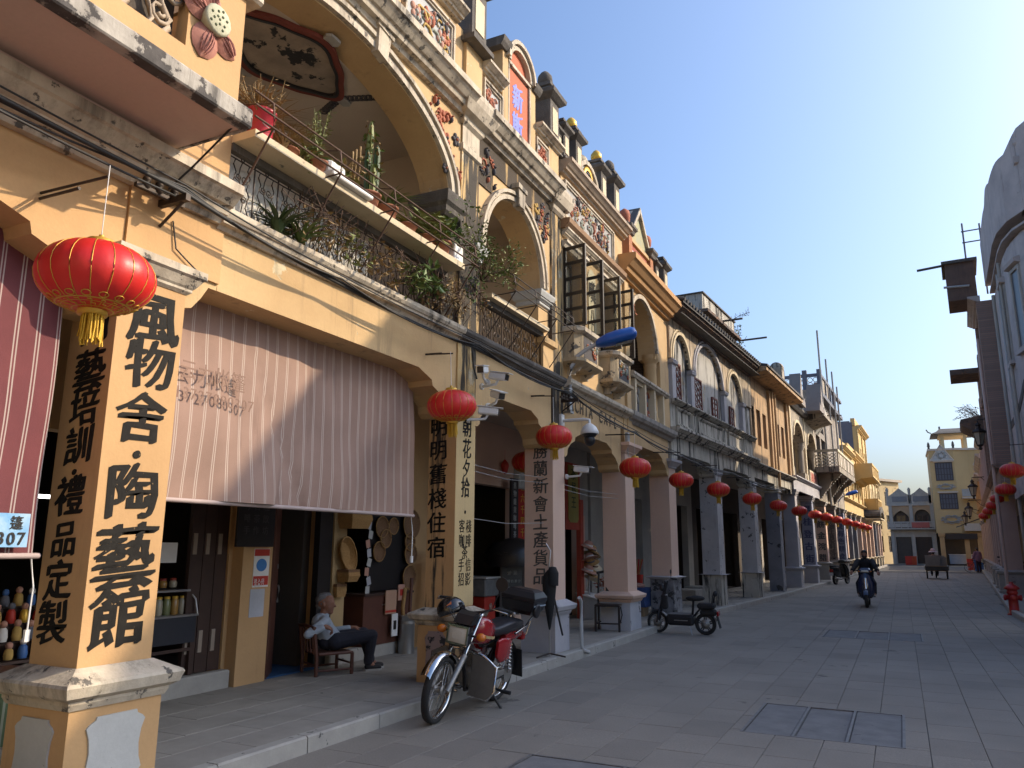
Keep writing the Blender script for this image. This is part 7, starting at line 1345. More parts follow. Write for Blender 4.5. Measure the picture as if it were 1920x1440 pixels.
# electric scooter (local x forward)
es = thing('electric_scooter', 'small black electric scooter with two saddles parked across the road edge', 'electric scooter', (-3.40, 15.12, 0), radians(178)); es.rotation_euler = (radians(-5), 0, radians(178))
R2 = .20; wheel(es, (0, 0, R2), R2, .08, PLB, 0, 0, 5, True, .05); wheel(es, (.92, 0, R2), R2, .075, ALU, 0, radians(8), 5, True, .05)
m = MB(); m.bbox(.20, .72, -.13, .13, .17, .36, .04); m.build('battery_deck', PLB, es); m = MB(); m.bbox(.24, .68, -.11, .11, .362, .375, .005); m.build('footboard', M('grey_rubber_mat', (.1, .1, .1), .7, bump=.5, bsc=30), es); m = MB(); m.box(.30, .56, .131, .134, .26, .275); m.build('side_badge', STEEL, es)
m = MB(); m.tube([(.90, 0, R2 + .02), (.84, 0, .45), (.74, 0, .82), (.70, 0, .98)], .036, 8); m.bbox(.70, .82, -.05, .05, .45, .72, .02); m.tube([(.92, -.06, R2), (.86, -.06, .44), (.86, .06, .44), (.92, .06, R2)], .02, 6); m.build('steering_stem', PLB, es); m = MB(); m.tube([(.62, -.30, .97), (.68, -.2, .99), (.70, 0, .97), (.68, .2, .99), (.62, .30, .97)], .012, 6); hb = m.build('handlebar', PLB, es)
for s in (-1, 1): m = MB(); m.tube([(.66, s * .22, .985), (.60, s * .33, .965)], .018, 7); m.build('grip', RUB, hb)
m = MB(); m.tube([(.67, -.2, .99), (.68, -.22, 1.08)], .006, 5); m.lathe([(.04, 0), (.045, .01), (.0, .015)], (.67, -.23, 1.12), 12, ax='x'); m.build('mirror', PLB, hb); m = MB(); m.ell((.79, 0, .84), .06, .07, .07, 12, 8); m.build('headlamp', PLB, es)
A = [((R2 + .03) * cos(a), (R2 + .03) * sin(a)) for a in [radians(q) for q in range(30, 171, 12)]]
for cx in (0, .92): m = MB(); m.loft([[(cx + x, -.05, R2 + z - .015), (cx + x, 0, R2 + z), (cx + x, .05, R2 + z - .015)] for x, z in A], 0, True, closed=False); m.build('mudguard', PLB, es)
m = MB(); m.tube([(.24, 0, .33), (.20, 0, .62)], .022, 8); m.tube([(.24, -.06, .3), (.08, -.07, .48), (-.14, -.07, .50)], .014, 6); m.tube([(.24, .06, .3), (.08, .07, .48), (-.14, .07, .50)], .014, 6); m.tube([(-.14, -.07, .5), (-.2, -.07, .78), (-.2, .07, .78), (-.14, .07, .5)], .013, 6); m.build('frame', PLB, es)
m = MB(); m.ell((.14, 0, .665), .16, .10, .05, 16, 8); m.ell((.26, 0, .66), .09, .055, .04, 12, 8); m.build('front_saddle', RUB, es); m = MB(); m.bbox(-.20, .12, -.10, .10, .48, .58, .03); m.bbox(-.22, .08, -.07, .07, .36, .47, .03); m.build('rear_saddle', RUB, es); m = MB(); m.ell((-.22, 0, .76), .035, .10, .055, 12, 8); m.build('backrest', RUB, es)
m = MB(); m.bbox(-.27, -.23, -.06, .06, .36, .44, .01); m.build('tail_lamp', M('tail_red', (0, 0, 0)), es); m = MB(); m.loft([[(-.23, -.06, .36), (-.23, .06, .36), (-.22, .06, .36), (-.22, -.06, .36)], [(-.28, -.06, .14), (-.28, .06, .14), (-.27, .06, .14), (-.27, -.06, .14)]]); m.build('mud_flap', RUB, es); m = MB(); m.tube([(.28, .08, .2), (.22, .16, .0)], .01, 5); m.build('side_stand', STEEL, es)
# scooters with step-through bodies
SCB = M('scooter_dark_blue', (.02, .03, .075), .25, coat=.5, bump=0, grain=0)
def scooter(lab, loc, rz, bodym):
    t = thing('motor_scooter', lab, 'scooter', loc, rz); wheel(t, (0, 0, .22), .22, .10, ALU, 0, 0, 5, False, .05); wheel(t, (1.22, 0, .22), .22, .09, ALU, 0, 0, 5, False, .05)
    def bl(n, rows, mt): return body_loft(n, rows, mt, t)
    bl('rear_body', [(-.34, .05, .62, .74, .6), (-.25, .14, .46, .80, .55), (.1, .17, .34, .80, .5), (.34, .15, .30, .74, .5), (.42, .10, .32, .62, .6)], bodym); bl('seat', [(-.32, .09, .76, .82, .6), (-.2, .14, .76, .86, .5), (.15, .14, .74, .84, .5), (.40, .08, .72, .79, .6)], RUB)
    m = MB(); m.bbox(.34, .86, -.15, .15, .24, .31, .03); m.build('footboard', PLB, t)
    m = MB(); m.loft([[(x, -w, z), (x + .05, -w * .6, z), (x + .09, 0, z), (x + .05, w * .6, z), (x, w, z), (x - .04, w * .7, z), (x - .04, -w * .7, z)] for x, z, w in ((.93, .28, .16), (.97, .45, .24), (.95, .65, .23), (.88, .84, .16), (.84, .92, .11))], 0, True); sh = m.build('leg_shield', bodym, t)
    m = MB(); m.loft([[(1.05, -.05, .50), (1.075, 0, .50), (1.05, .05, .50)], [(1.01, -.03, .78), (1.03, 0, .80), (1.01, .03, .78)]], 0, True, closed=False); m.build('shield_strip', CHROME, sh)
    m = MB(); m.loft([[(x, -.06, z), (x, 0, z + .02), (x, .06, z)] for x, z in ((1.42, .34), (1.36, .43), (1.24, .48), (1.1, .46), (1.02, .38))], 0, True, closed=False); m.build('front_mudguard', bodym, t); m = MB(); m.tube([(1.22, -.07, .22), (1.0, -.07, .6), (1.0, .07, .6), (1.22, .07, .22)], .02, 6); m.build('fork', PLB, t)
    m = MB(); m.loft([[(.90, -.17, .93), (.90, .17, .93), (.78, .17, .93), (.78, -.17, .93)], [(.92, -.13, 1.0), (.92, .13, 1.0), (.76, .14, 1.04), (.76, -.14, 1.04)], [(.86, -.08, 1.06), (.86, .08, 1.06), (.78, .09, 1.06), (.78, -.09, 1.06)]]); hd = m.build('handlebar_cowl', bodym, t)
    m = MB(); m.loft([[(.925, -.11, .94), (.925, .11, .94), (.92, .09, 1.0), (.92, -.09, 1.0)], [(.945, -.08, .955), (.945, .08, .955), (.94, .06, .99), (.94, -.06, .99)]], 0, True); m.build('headlamp', M('headlamp_glass', (0, 0, 0)), hd)
    for s in (-1, 1):
        m = MB(); m.tube([(.80, s * .15, .99), (.76, s * .36, .97)], .018, 7); m.build('grip', RUB, hd); m = MB(); m.tube([(.80, s * .2, 1.0), (.82, s * .30, 1.12)], .006, 5); m.bbox(.81, .83, s * .34 - .05, s * .34 + .05, 1.10, 1.17, .01); m.build('mirror', PLB, hd); m = MB(); m.ell((.905, s * .15, .965), .02, .03, .02, 8, 6); m.build('indicator', AMB, hd)
    m = MB(); m.bbox(-.38, -.33, -.08, .08, .55, .66, .01); m.build('tail_lamp', M('tail_red', (0, 0, 0)), t); m = MB(); m.box(-.40, -.385, -.09, .09, .40, .52); m.build('number_plate', M('pale_plate', (.5, .5, .5), .5), t); m = MB(); m.tube([(-.3, -.16, .3), (.3, -.16, .24)], .04, 8); m.build('silencer', STEEL, t)
    return t
sc1 = scooter('dark blue motor scooter ridden towards the viewer down the middle of the road', (-.98, 25.3, 0), -pi / 2, SCB)
sc2 = scooter('black motor scooter parked at the kerb beside the lettered columns', (-2.78, 38.6, 0), radians(70), M('scooter_black', (.015, .015, .016), .25, coat=.4, bump=0))
BLKJ = M('black_jacket', (.010, .010, .012), .85, bump=.4, bsc=20); MASK = M('dark_face_mask', (.03, .03, .035), .8)
def person(lab, loc, rz, sit, hips, knee, ank, hands_, jacket, trou, hairm, face=(1, 0, 0), sc=1.0, mask=None, lean=.03, shoe=PLB):
    t = thing('person', lab, 'person', loc, rz); hz = hips; S_ = hz + .46; caps = []; P = head(caps, (lean + .03, 0, hz + .66), face, 1.05)
    caps += [((lean, 0, S_), .06, (lean + .015, 0, hz + .58), .052), ((0, 0, hz), .12, (lean * .5, 0, hz + .22), .12), ((lean * .5, 0, hz + .22), .12, (lean, 0, S_ - .05), .13), ((lean, -.13, S_), .06, (lean, .13, S_), .06)]
    arms = []
    for s, hnd in ((-1, hands_[0]), (1, hands_[1])):
        sh = Vector((lean, s * .19, S_)); h = Vector(hnd); mid = (sh + h) / 2; d = h - sh; drop = sqrt(max(.0, .085 - d.length_squared / 4)); el = mid + Vector((-.25 * drop, s * .5 * drop, -drop * .9)); arms.append((sh, el, h)); caps += [(sh, .05, el, .04), (el, .038, h, .028)]; hand(caps, h, (h - el) + Vector((.05, 0, -.05)), (0, 0, 1), 1, .9, s)
    legs = []
    for s in (-1, 1): h = (0, s * .09, hz); k = (knee[0], s * knee[1], knee[2]); a = (ank[0], s * ank[1], ank[2]); legs.append((h, k, a)); caps += [(h, .085, k, .06), (k, .058, a, .04), (a, .04, (a[0] + .1, a[1], a[2] - .04), .035)]
    b = blob('body', caps, SKIN, t, .012, None, 2); eyes(P, b, 1.05)
    blob('jacket', [((0, -.04, hz - .02), .16, (lean * .5, -.05, hz + .22), .165), ((0, .04, hz - .02), .16, (lean * .5, .05, hz + .22), .165), ((lean * .5, 0, hz + .22), .18, (lean, 0, S_ - .04), .165), ((lean, -.16, S_ - .02), .092, (lean, .16, S_ - .02), .092), ((lean, 0, S_ + .05), .07, (lean, 0, S_), .085)] + [c for a in arms for c in ((a[0], .09, a[1], .078), (a[1], .076, tuple(a[1].lerp(a[2], .88)), .058))], jacket, t, .014)
    blob('trousers', [c for h, k, a in legs for c in ((h, .105, k, .08), (k, .076, (a[0], a[1], a[2] + .02), .062))] + [((0, -.07, hz), .125, (0, .07, hz), .125)], trou, t, .014)
    blob('hair', [(tuple(P(-.03, 0, .045)), .088, tuple(P(.01, 0, .055)), .083), (tuple(P(-.06, 0, -.02)), .062, tuple(P(-.04, 0, .03)), .08), (tuple(P(.04, 0, .08)), .045, tuple(P(.0, 0, .07)), .06)], hairm, t, .010, None, 2)
    if mask: blob('face_mask', [(tuple(P(.05, -.03, -.045)), .042, tuple(P(.05, .03, -.045)), .042), (tuple(P(.06, 0, -.03)), .045, tuple(P(.05, 0, -.075)), .04)], mask, t, .010)
    shoes(t, [((a[0] + .02, a[1], a[2] - .05), (a[0] + .15, a[1], a[2] - .06)) for h, k, a in legs], shoe, shoe); return t
person('person in a black jacket and dark mask riding the blue scooter towards the viewer', (-.98, 25.3, 0), -pi / 2, 1, .76, (.46, .20, .62), (.52, .20, .36), ((.70, -.33, .97), (.70, .33, .97)), BLKJ, M('black_trousers', (.014, .014, .018), .85), HAIRB, (1, 0, -.05), 1, MASK, .10, M('pale_shoe', (.4, .4, .4), .6)).location = (-.98, 25.3 - .12, 0)
# ------------------------------------------------------------------ plants on the balconies
def plant(name, lab, loc, fn, mats, cat='plant', group='plants on the balcony shelves', pot=None):
    t = thing(name, lab, cat, loc, 0, group); m = MB(); fn(m); m.build('foliage', mats, t, kind=None)
    if pot:
        r, h, mt = pot; q = MB(); q.lathe([(r * .7, 0), (r, h * .86), (r * 1.12, h * .87), (r * 1.12, h), (r * .95, h), (r * .9, h * .85), (0.001, h * .85)], n=14); q.build('pot', mt, t)
    return t
R3 = random.Random(21); LV = LEAF + [RUST]
SZ = 4.835
def weedy(m, n, h, s, mi=0, z=0):
    for k in range(n):
        a = R3.uniform(0, 6.3); q = R3.uniform(.02, s); top = Vector((q * cos(a) * 1.6, q * sin(a) * 1.6, z + h * R3.uniform(.6, 1))); b = Vector((q * cos(a) * .4, q * sin(a) * .4, z)); mid = (b + top) / 2 + Vector((R3.uniform(-.03, .03), R3.uniform(-.03, .03), 0)); m.tube([b, mid, top], [.006, .004, .002], 3, mi)
        for j in range(int(h * 26)):
            t = R3.uniform(.15, 1); p = b.lerp(top, t); m.leaves(p, (.02, .02, .02), 1, .075 * (1.15 - t * .6), mi, R3, .0, .22)
bk = thing('bucket', 'red plastic bucket of dry stems at the near end of the balcony shelf', 'bucket', (-4.46, 4.30, SZ)); m = MB(); m.lathe([(.095, 0), (.12, .25), (.13, .255), (.13, .275), (.115, .275), (.11, .2), (.001, .2)], n=18); m.build('pail', M('red_bucket_plastic', (.50, .03, .05), .4, bump=.03, grain=.05), bk); m = MB(); m.tube([(0, -.128, .25), (.10, -.05, .12), (.11, .05, .1), (0, .128, .25)], .004, 4); m.build('handle', STEEL, bk); m = MB(); weedy(m, 22, .40, .16, 2, .2); m.blades((0, 0, .2), 60, .38, .45, .006, 2, R3); m.blades((0, .1, .2), 40, .2, .6, .006, 2, R3); m.build('dry_stems', LV, bk)
plant('tall_weed', 'tall pale green weed rising from the near part of the balcony shelf', (-4.44, 4.98, SZ), lambda m: (weedy(m, 14, .66, .09, 1, .1), m.leaves((0, 0, .2), (.12, .12, .1), 26, .13, 0, R3)), LV, pot=(.11, .14, POT))
plant('dry_grass', 'brown dry grass filling the balcony shelf beside the red bucket', (-4.46, 4.62, SZ), lambda m: (m.blades((0, 0, .05), 70, .34, .4, .006, 2, R3), m.blades((0, .15, .05), 50, .26, .4, .006, 2, R3), m.leaves((0, .1, .1), (.14, .24, .12), 70, .11, 1, R3), m.blades((.05, -.1, .05), 60, .36, .5, .007, 2, R3)), LV, pot=(.1, .1, POT))
tr = thing('planter_tray', 'white planter tray with red soil on the balcony shelf', 'planter', (-4.40, 5.28, SZ)); m = MB(); m.bbox(-.12, .16, -.30, .30, 0, .05, .01); m.bbox(-.10, .10, -.28, -.05, .05, .17, .02); m.build('tray', WHT, tr); m = MB(); m.bbox(-.09, .09, -.04, .26, .05, .10, .02); m.build('soil_block', POT, tr); m = MB(); m.blades((0, 0, .12), 50, .25, .35, .007, 2, R3); m.leaves((0, 0, .2), (.1, .25, .08), 40, .12, 1, R3); m.build('foliage', LV, tr)
def cactus(m):
    for k, (x, y, h) in enumerate(((0, 0, .95), (.05, .05, .7), (-.05, .04, .85), (.02, -.06, .6), (.07, -.03, .45))):
        m.loft([[(x + (.028 if i % 2 else .018) * cos(i * pi / 5) * s, y + (.028 if i % 2 else .018) * sin(i * pi / 5) * s, z) for i in range(10)] for z, s in ((.08, .8), (h * .4, 1.1), (h * .8, 1.25), (h * .95, .9), (h, .2))], 3 if k % 2 else 1); 
        for j in range(16): m.leaves((x, y, h * R3.uniform(.55, 1)), (.06, .06, .05), 2, .07, 2 if j % 2 else 0, R3)
plant('cactus', 'tall columnar cactus with withered tips standing on the balcony shelf', (-4.42, 5.72, SZ), cactus, LV, 'cactus', pot=(.12, .15, POT))
plant('bare_stalk', 'brown bare stalk plant between the tall weed and the cactus', (-4.44, 5.50, SZ), lambda m: [m.tube([(0, y, .1), (.02, y + .01, .35), (.0, y + .03, .55 + y)], [.008, .006, .014], 5, 2) for y in (0, .06, -.05)], LV, pot=(.08, .1, POT))
for k, (y, lab, fn, pt) in enumerate(((6.05, 'spiky green plant in a terracotta pot behind the planter tray', lambda m: m.blades((0, 0, .12), 46, .32, .45, .012, 0, R3), (.12, .15, POT)), (6.45, 'arching pale spider plant in the middle of the balcony shelf', lambda m: m.blades((0, 0, .1), 60, .26, .5, .009, 1, R3), (.1, .12, POT)), (6.8, 'leafy yellow-green plant near the far end of the balcony shelf', lambda m: m.leaves((.02, 0, .24), (.2, .24, .17), 190, .12, 1, R3), (.1, .12, POT)), (7.12, 'dense green plant in a banded terracotta pot at the far end of the shelf', lambda m: (m.leaves((.02, 0, .30), (.2, .2, .16), 200, .10, 0, R3), m.blades((0, 0, .15), 20, .25, .4, .008, 0, R3)), (.12, .17, POT)))):
    plant('potted_plant', lab, (-4.44, y, SZ), fn, LV, 'plant', pot=pt)
t = thing('plaster_block', 'white square block at the far end of the balcony shelf', 'planter', (-4.44, 7.34, SZ)); m = MB(); m.bbox(-.1, .12, -.1, .1, 0, .2, .01); m.build('block_body', WHT, t)
def tangle(m):
    for k in range(130):
        y = R3.uniform(-1.5, 1.5); m.tube([(R3.uniform(-.02, .1), y, R3.uniform(-.05, .1)), (R3.uniform(0, .18), y + R3.uniform(-.2, .2), R3.uniform(.1, .3)), (R3.uniform(0, .2), y + R3.uniform(-.3, .3), R3.uniform(.2, .5))], .004, 3, 4)
    for k in range(9): m.leaves((.06, -1.2 + k * .3, .16), (.16, .28, .2), 62, .075, [2, 2, 1, 2, 2, 1, 0, 2, 2][k], R3)
    m.leaves((.12, .55, .22), (.15, .3, .17), 120, .11, 0, R3)
tc_ = thing('creeper', 'tangled half-dry creeper growing through the iron balcony railing', 'climbing plant', (-4.47, 6.15, 4.2)); m = MB(); tangle(m); m.build('foliage', LV, tc_)
tc_ = thing('broad_leaf_plant', 'dark broad-leaved plant behind the near end of the iron railing', 'plant', (-4.50, 4.62, 4.18)); m = MB(); m.blades((0, 0, 0), 50, .38, .42, .016, 3, R3); m.blades((.04, .25, 0), 40, .34, .4, .016, 0, R3); m.build('foliage', LV, tc_)
def vine(m):
    for k in range(26):
        a = R3.uniform(-1.2, 1.2); p = [Vector((0, 0, 0))]
        for j in range(5): p.append(p[-1] + Vector((R3.uniform(-.02, .10), a * .16 + R3.uniform(-.08, .08), R3.uniform(.0, .18))))
        m.tube(p, [.008, .006, .005, .004, .003, .002], 3, 4)
        for q in p[2:]: m.leaves(q, (.08, .09, .09), 8, .06, k % 2, R3)
vt = thing('straggling_shrub', 'straggling green shrub spreading round the stained pillar beside the small arch', 'shrub', (-4.40, 8.05, 4.83)); m = MB(); vine(m); m.build('foliage', LV, vt)
vt = thing('hanging_vine', 'thin hanging vine at the foot of the stained pillar beside the railing end', 'climbing plant', (-4.36, 7.78, 4.55)); m = MB()
for k in range(16): m.tube([(0, 0, 0), (.04, R3.uniform(-.2, .2), .1), (.06, R3.uniform(-.3, .3), R3.uniform(-.3, .1))], .004, 3, 4)
m.leaves((.04, 0, .1), (.1, .3, .25), 60, .06, 0, R3); m.leaves((.05, .2, -.1), (.1, .25, .15), 40, .06, 2, R3); m.build('foliage', LV, vt)
# ------------------------------------------------------------------ pottery shop front and goods
WX = -6.65
m = MB(); m.bbox(WX, WX + .12, 3.5, 6.48, .1, .30, .015); tag(m.build('stone_sill', KERB), 'long pale stone step below the dark shop window behind the awning', 'step'); m = MB(); m.bbox(WX, WX + .12, 8.12, 9.95, .1, .28, .015); tag(m.build('stone_sill', KERB), 'pale stone step behind the sitting man and the steel bin', 'step')
m = MB(); m.box(WX + .002, WX + .16, 6.50, 6.95, .12, 3.0); tag(m.build('door_pillar', M('orange_plaster', (0, 0, 0))), 'narrow orange pillar with pasted notices beside the pottery shop door', 'pillar')
t = thing('door_leaf', 'reddish-brown wooden door leaf standing open beside the orange pillar', 'door', (WX + .12, 7.02, .13), radians(126)); m = MB(); m.box(0, .50, 0, .04, 0, 2.35); m.build('leaf_panel', REDW, t); m = MB(); m.tube([(.42, -.02, 1.0), (.44, -.03, .95), (.42, -.02, .8)], .012, 5); m.lathe([(.03, 0), (.03, .02)], (.40, -.01, 1.22), 10, ax='y'); m.build('lock', STEEL, t)
m = MB(); m.box(WX - .05, WX + .04, 7.9, 8.15, .13, 2.6); tag(m.build('folded_door', BLK), 'black folded shop door panel behind the sitting man', 'door')
m = MB(); m.box(WX - .6, WX + .1, 7.0, 7.95, .121, .135); tag(m.build('door_mat', M('blue_mat', (.03, .10, .22), .8)), 'blue mat on the floor of the pottery shop doorway', 'mat')
t = thing('wooden_screen', 'dark brown panelled shutters between the display case and orange pillar', 'shutter', (WX - .06, 5.95, .3))
for k in range(3): m = MB(); m.box(-.02, .03, k * .17, k * .17 + .16, 0, 2.4); b = m.build('shutter_board', DKW, t); m = MB(); m.box(.03, .04, k * .17 + .02, k * .17 + .07, .2, .42); m.box(.03, .04, k * .17 + .02, k * .17 + .07, 1.2, 1.42); m.build('hinge_plate', M('pale_hinge', (.35, .28, .22), .7), b)
dc = thing('display_case', 'dark glass-topped display case of jars in the shop window', 'display case', (WX + .02, 4.9, .30)); m = MB(); m.box(-.45, 0, 0, 1.15, .32, .58); m.build('case_body', M('navy_case', (.022, .025, .035), .5), dc); m = MB(); m.box(-.45, .01, -.02, 1.17, .58, .60); m.box(-.45, .0, -.0, 1.05, .83, .85); m.build('glass_shelf', STEEL, dc)
for y in (0.03, 1.1): m = MB(); m.box(-.04, 0, y, y + .04, 0, .32); m.build('leg', DKW, dc)
m = MB(); m.box(-.02, 0, .07, 1.1, .24, .27); m.build('rail', DKW, dc); m = MB(); m.tube([(0, 1.16, .6), (-.02, 1.14, .75), (-.1, 1.1, .84)], .01, 5); m.build('glass_edge', STEEL, dc)
JL = M('jar_lid_red', (.34, .05, .03), .4); JB = [M('amber_jar', (.40, .22, .06), .15, bump=0), M('pale_jar', (.42, .38, .28), .15, bump=0), M('green_jar', (.20, .22, .10), .15, bump=0)]
j0 = None
for row, (z, n, s, cx) in enumerate(((.90, 11, 1, -.1), (1.17, 8, .95, -.12))):
    for k in range(n):
        loc = (WX + cx, 4.98 + k * .098 * (1 if row == 0 else 1.25), z)
        lab = f"{['honey', 'pale', 'green'][k % 3]}-coloured {['gold', 'red'][row]}-lidded jar, {['first', 'second', 'third', 'fourth', 'fifth', 'sixth', 'seventh', 'eighth', 'ninth', 'tenth', 'eleventh'][k]} from the left on the {['lower', 'upper'][row]} shelf"
        t = thing('jar', lab, 'jar', loc, 0, ['amber jars in the display case', 'red-lidded jars on the upper shelf'][row]); m = MB(); h = .16 if row == 0 else .07
        m.lathe([(.036 * s, 0), (.042 * s, .02), (.042 * s, h * .8), (.03 * s, h)], n=10); m.build('jar_body', JB[k % 3], t); m = MB(); m.lathe([(.033, h), (.033, h + .022), (.0, h + .024)], n=10); m.build('lid', JL if row else GOLD, t)
m = MB(); m.box(WX - .01, WX + .0, 5.55, 5.75, 1.42, 1.62); tag(m.build('paper_notice', WHT), 'small white paper notice hanging above the jars', 'notice')
cb = MB(); cb.box(WX + .20, WX + .23, 6.32, 6.88, 1.58, 2.15); cb = cb.build('chalkboard', BLK); tag(cb, 'black chalkboard with faint writing on the orange pillar', 'chalkboard'); letters('chalk_writing', [(c, 6.45 + .14 * (i % 3), 2.02 - .13 * (i // 3), .10) for i, c in enumerate('今日咖啡茶飲手作坊')], M('chalk_grey', (.10, .10, .10), .9, bump=0), cb, '+x', WX + .23, 0)
ps = MB(); ps.box(WX + .161, WX + .167, 6.66, 6.90, 1.14, 1.56); ps = ps.build('safety_poster', WHT); tag(ps, 'red and white face-mask poster with blue emblem on the orange pillar', 'poster'); m = MB(); m.box(WX + .167, WX + .169, 6.665, 6.895, 1.16, 1.26); m.box(WX + .167, WX + .1695, 6.665, 6.895, 1.48, 1.555); m.build('red_band', REDS, ps); m = MB(); m.px([(6.78 + .08 * cos(a), 1.38 + .07 * sin(a)) for a in [i * pi / 8 for i in range(16)]], WX + .167, WX + .17); m.build('blue_disc', M('poster_blue', (.05, .2, .5), .6, bump=0), ps); letters('poster_lettering', [(c, 6.70 + .055 * i, 1.21, .05) for i, c in enumerate('进入店')] + [(c, 6.70 + .055 * i, 1.165, .04) for i, c in enumerate('请戴口')], WHT, ps, '+x', WX + .169, 0)
pn = MB(); pn.box(WX + .161, WX + .165, 6.64, 6.86, .82, 1.12); pn = pn.build('paper_notice', M('grey_paper', (.45, .46, .5), .8)); tag(pn, 'typed grey-white notice pasted under the mask poster', 'notice')
for k, (z, c) in enumerate(((1.62, 'white strip'), (1.76, 'yellow tape'), (1.9, 'pale sticker'))): m = MB(); m.box(WX + .161, WX + .166, 6.89, 6.945, z, z + .12); tag(m.build('sticker', [WHT, GOLD, PALE][k]), c + ' stuck on the orange pillar right of the chalkboard', 'sticker', None)
WICK = M('woven_bamboo', (.46, .27, .10), .8, col2=(.30, .16, .055), sc=60, amt=.9, bump=.8, bsc=90); WICD = M('dark_bamboo', (.26, .14, .07), .85, col2=(.15, .08, .04), sc=60, amt=.9, bump=.8, bsc=90)
m = MB(); m.box(WX + .002, WX + .06, 8.16, 8.42, .3, 2.4); tag(m.build('display_board', M('pale_wood_board', (.48, .33, .16), .7)), 'pale wooden board with baskets hung on it behind the man', 'board')
def basket(lab, y, z, w, h, d, shape, mt=WICK):
    t = thing('basket', lab, 'basket', (WX + .07, y, z), 0, 'woven baskets on the shop front'); m = MB(); n = 24
    if shape == 'oval':
        A = [(w * cos(2 * pi * i / n), h * sin(2 * pi * i / n) * (1 if sin(2 * pi * i / n) < 0 else .9)) for i in range(n)]; tl = Matrix.Rotation(radians(28), 4, 'X')
        m.T = tl; m.loft([[(.0, a * .7, b * .7) for a, b in A], [(d, a, b) for a, b in A], [(d + .015, a * 1.05, b * 1.05) for a, b in A], [(d - .005, a * .95, b * .95) for a, b in A], [(.02, a * .68, b * .68) for a, b in A]], 0, True); m.build('woven_body', mt, t); m = MB(); m.T = tl; m.tube([(d + .01, a * 1.04, b * 1.04) for a, b in A], .012, 6, closed=True); m.build('rim', WICK, t)
    else:
        m.loft([[(0.0, -w * .8, 0), (d, -w * .8, 0), (d, w * .8, 0), (0, w * .8, 0)], [(0, -w, h * .5), (d * 1.2, -w, h * .5), (d * 1.2, w, h * .5), (0, w, h * .5)], [(0, -w * .95, h), (d * 1.1, -w * .95, h), (d * 1.1, w * .95, h), (0, w * .95, h)]]); m.build('woven_body', mt, t); m = MB(); m.box(-.0, d * 1.15, -w, w, h - .03, h + .005); m.build('rim', WICD, t)
    return t
basket('square bamboo basket with a dark diamond mark at the top of the board', 8.42, 1.82, .22, .24, .2, 'box'); basket('large oval bamboo tray hung tilted on the board', 8.36, 1.50, .14, .24, .07, 'oval'); basket('small two-tone bamboo basket below the oval tray', 8.36, 1.14, .12, .15, .16, 'box'); basket('pale flat basket just above the man head', 8.28, .95, .1, .16, .05, 'box')
cd = thing('card_string', 'vertical string of small printed cards hanging by the shop counter', 'card string', (WX + .05, 8.92, .9)); m = MB(); m.tube([(0, 0, 0), (0, 0, 1.2)], .003, 4); m.build('string', WHT, cd)
for k in range(9): m = MB(); m.T = Matrix.Translation((.005, .03 * sin(k * 2.3), .1 + k * .125)) @ Matrix.Rotation(.3 * sin(k * 1.7), 4, 'X'); m.box(0, .004, -.045, .045, -.055, .055); m.build('card', [PALE, M('grey_paper', (0, 0, 0)), RELM[5]][k % 3], cd)
def tray(lab, y, z, r, mt, x=WX + .03):
    t = thing('winnowing_tray', lab, 'bamboo tray', (x, y, z), 0, 'round bamboo trays on the shop front'); m = MB(); m.lathe([(0, .0), (r * .9, .0), (r * .97, .03), (r, .035), (r * .97, .05), (r * .93, .04), (r * .88, .014), (0, .012)], n=28, ax='x'); m.build('woven_disc', mt, t); m = MB(); m.tube([(.04, r * .98 * cos(a), r * .98 * sin(a)) for a in [i * pi / 12 for i in range(24)]], .009, 5, closed=True); m.build('rim', WICK, t)
for a in ((('dark round bamboo tray at the left of the tray group', 9.2, 1.86, .15, WICD), ('smaller dark bamboo tray next to the leftmost tray', 9.48, 1.88, .12, WICD), ('largest bamboo tray at the top right of the group', 9.95, 1.92, .22, WICD), ('overlapping dark tray under the two upper left trays', 9.3, 1.70, .13, WICD), ('round bamboo tray hanging alone below the left trays', 9.15, 1.52, .14, WICD), ('small bamboo tray under the largest tray', 9.92, 1.66, .13, WICD), ('upper of the two lower right bamboo trays', 9.95, 1.48, .16, WICD), ('lowest bamboo tray on the right of the group', 9.93, 1.15, .17, WICD))): tray(*a)
m = MB(); m.box(WX - .04, WX, 8.98, 10.02, .98, 2.5); tag(m.build('black_backboard', BLK), 'black board behind the round bamboo trays', 'board')
ct = thing('shop_counter', 'dark brown wooden counter behind the steel bin and cards', 'counter', (WX + .13, 8.75, .13)); m = MB(); m.box(-.4, 0, 0, 1.15, .15, .80); m.build('counter_front', REDW, ct); m = MB(); m.box(-.42, .03, -.02, 1.17, .80, .83); m.build('counter_top', DKW, ct); m = MB(); m.box(.0, .008, .42, .5, .66, .68); m.build('handle', STEEL, ct)
for k, (y, z, w, h, mt, lab) in enumerate(((9.33, .55, .13, .32, M('orange_white_card', (.5, .3, .2), .6), 'orange and white display card with a red stripe on the counter front'), (9.55, .72, .08, .22, RELM[5], 'pinkish card standing on the counter by the rolls'), (9.38, .25, .07, .3, WHT, 'narrow white picture frame leaning under the orange card'))):
    t = thing('display_card', lab, 'card', (WX + .16 + .02 * k, y, .12 + z)); m = MB(); m.box(0, .012, -w, w, 0, h); m.build('card_face', mt, t); m = MB(); m.box(.012, .014, -w, w, .02, .05) if k == 0 else m.box(.012, .014, -w * .5, w * .5, h * .3, h * .7); m.build('print', REDS if k < 2 else BLK, t)
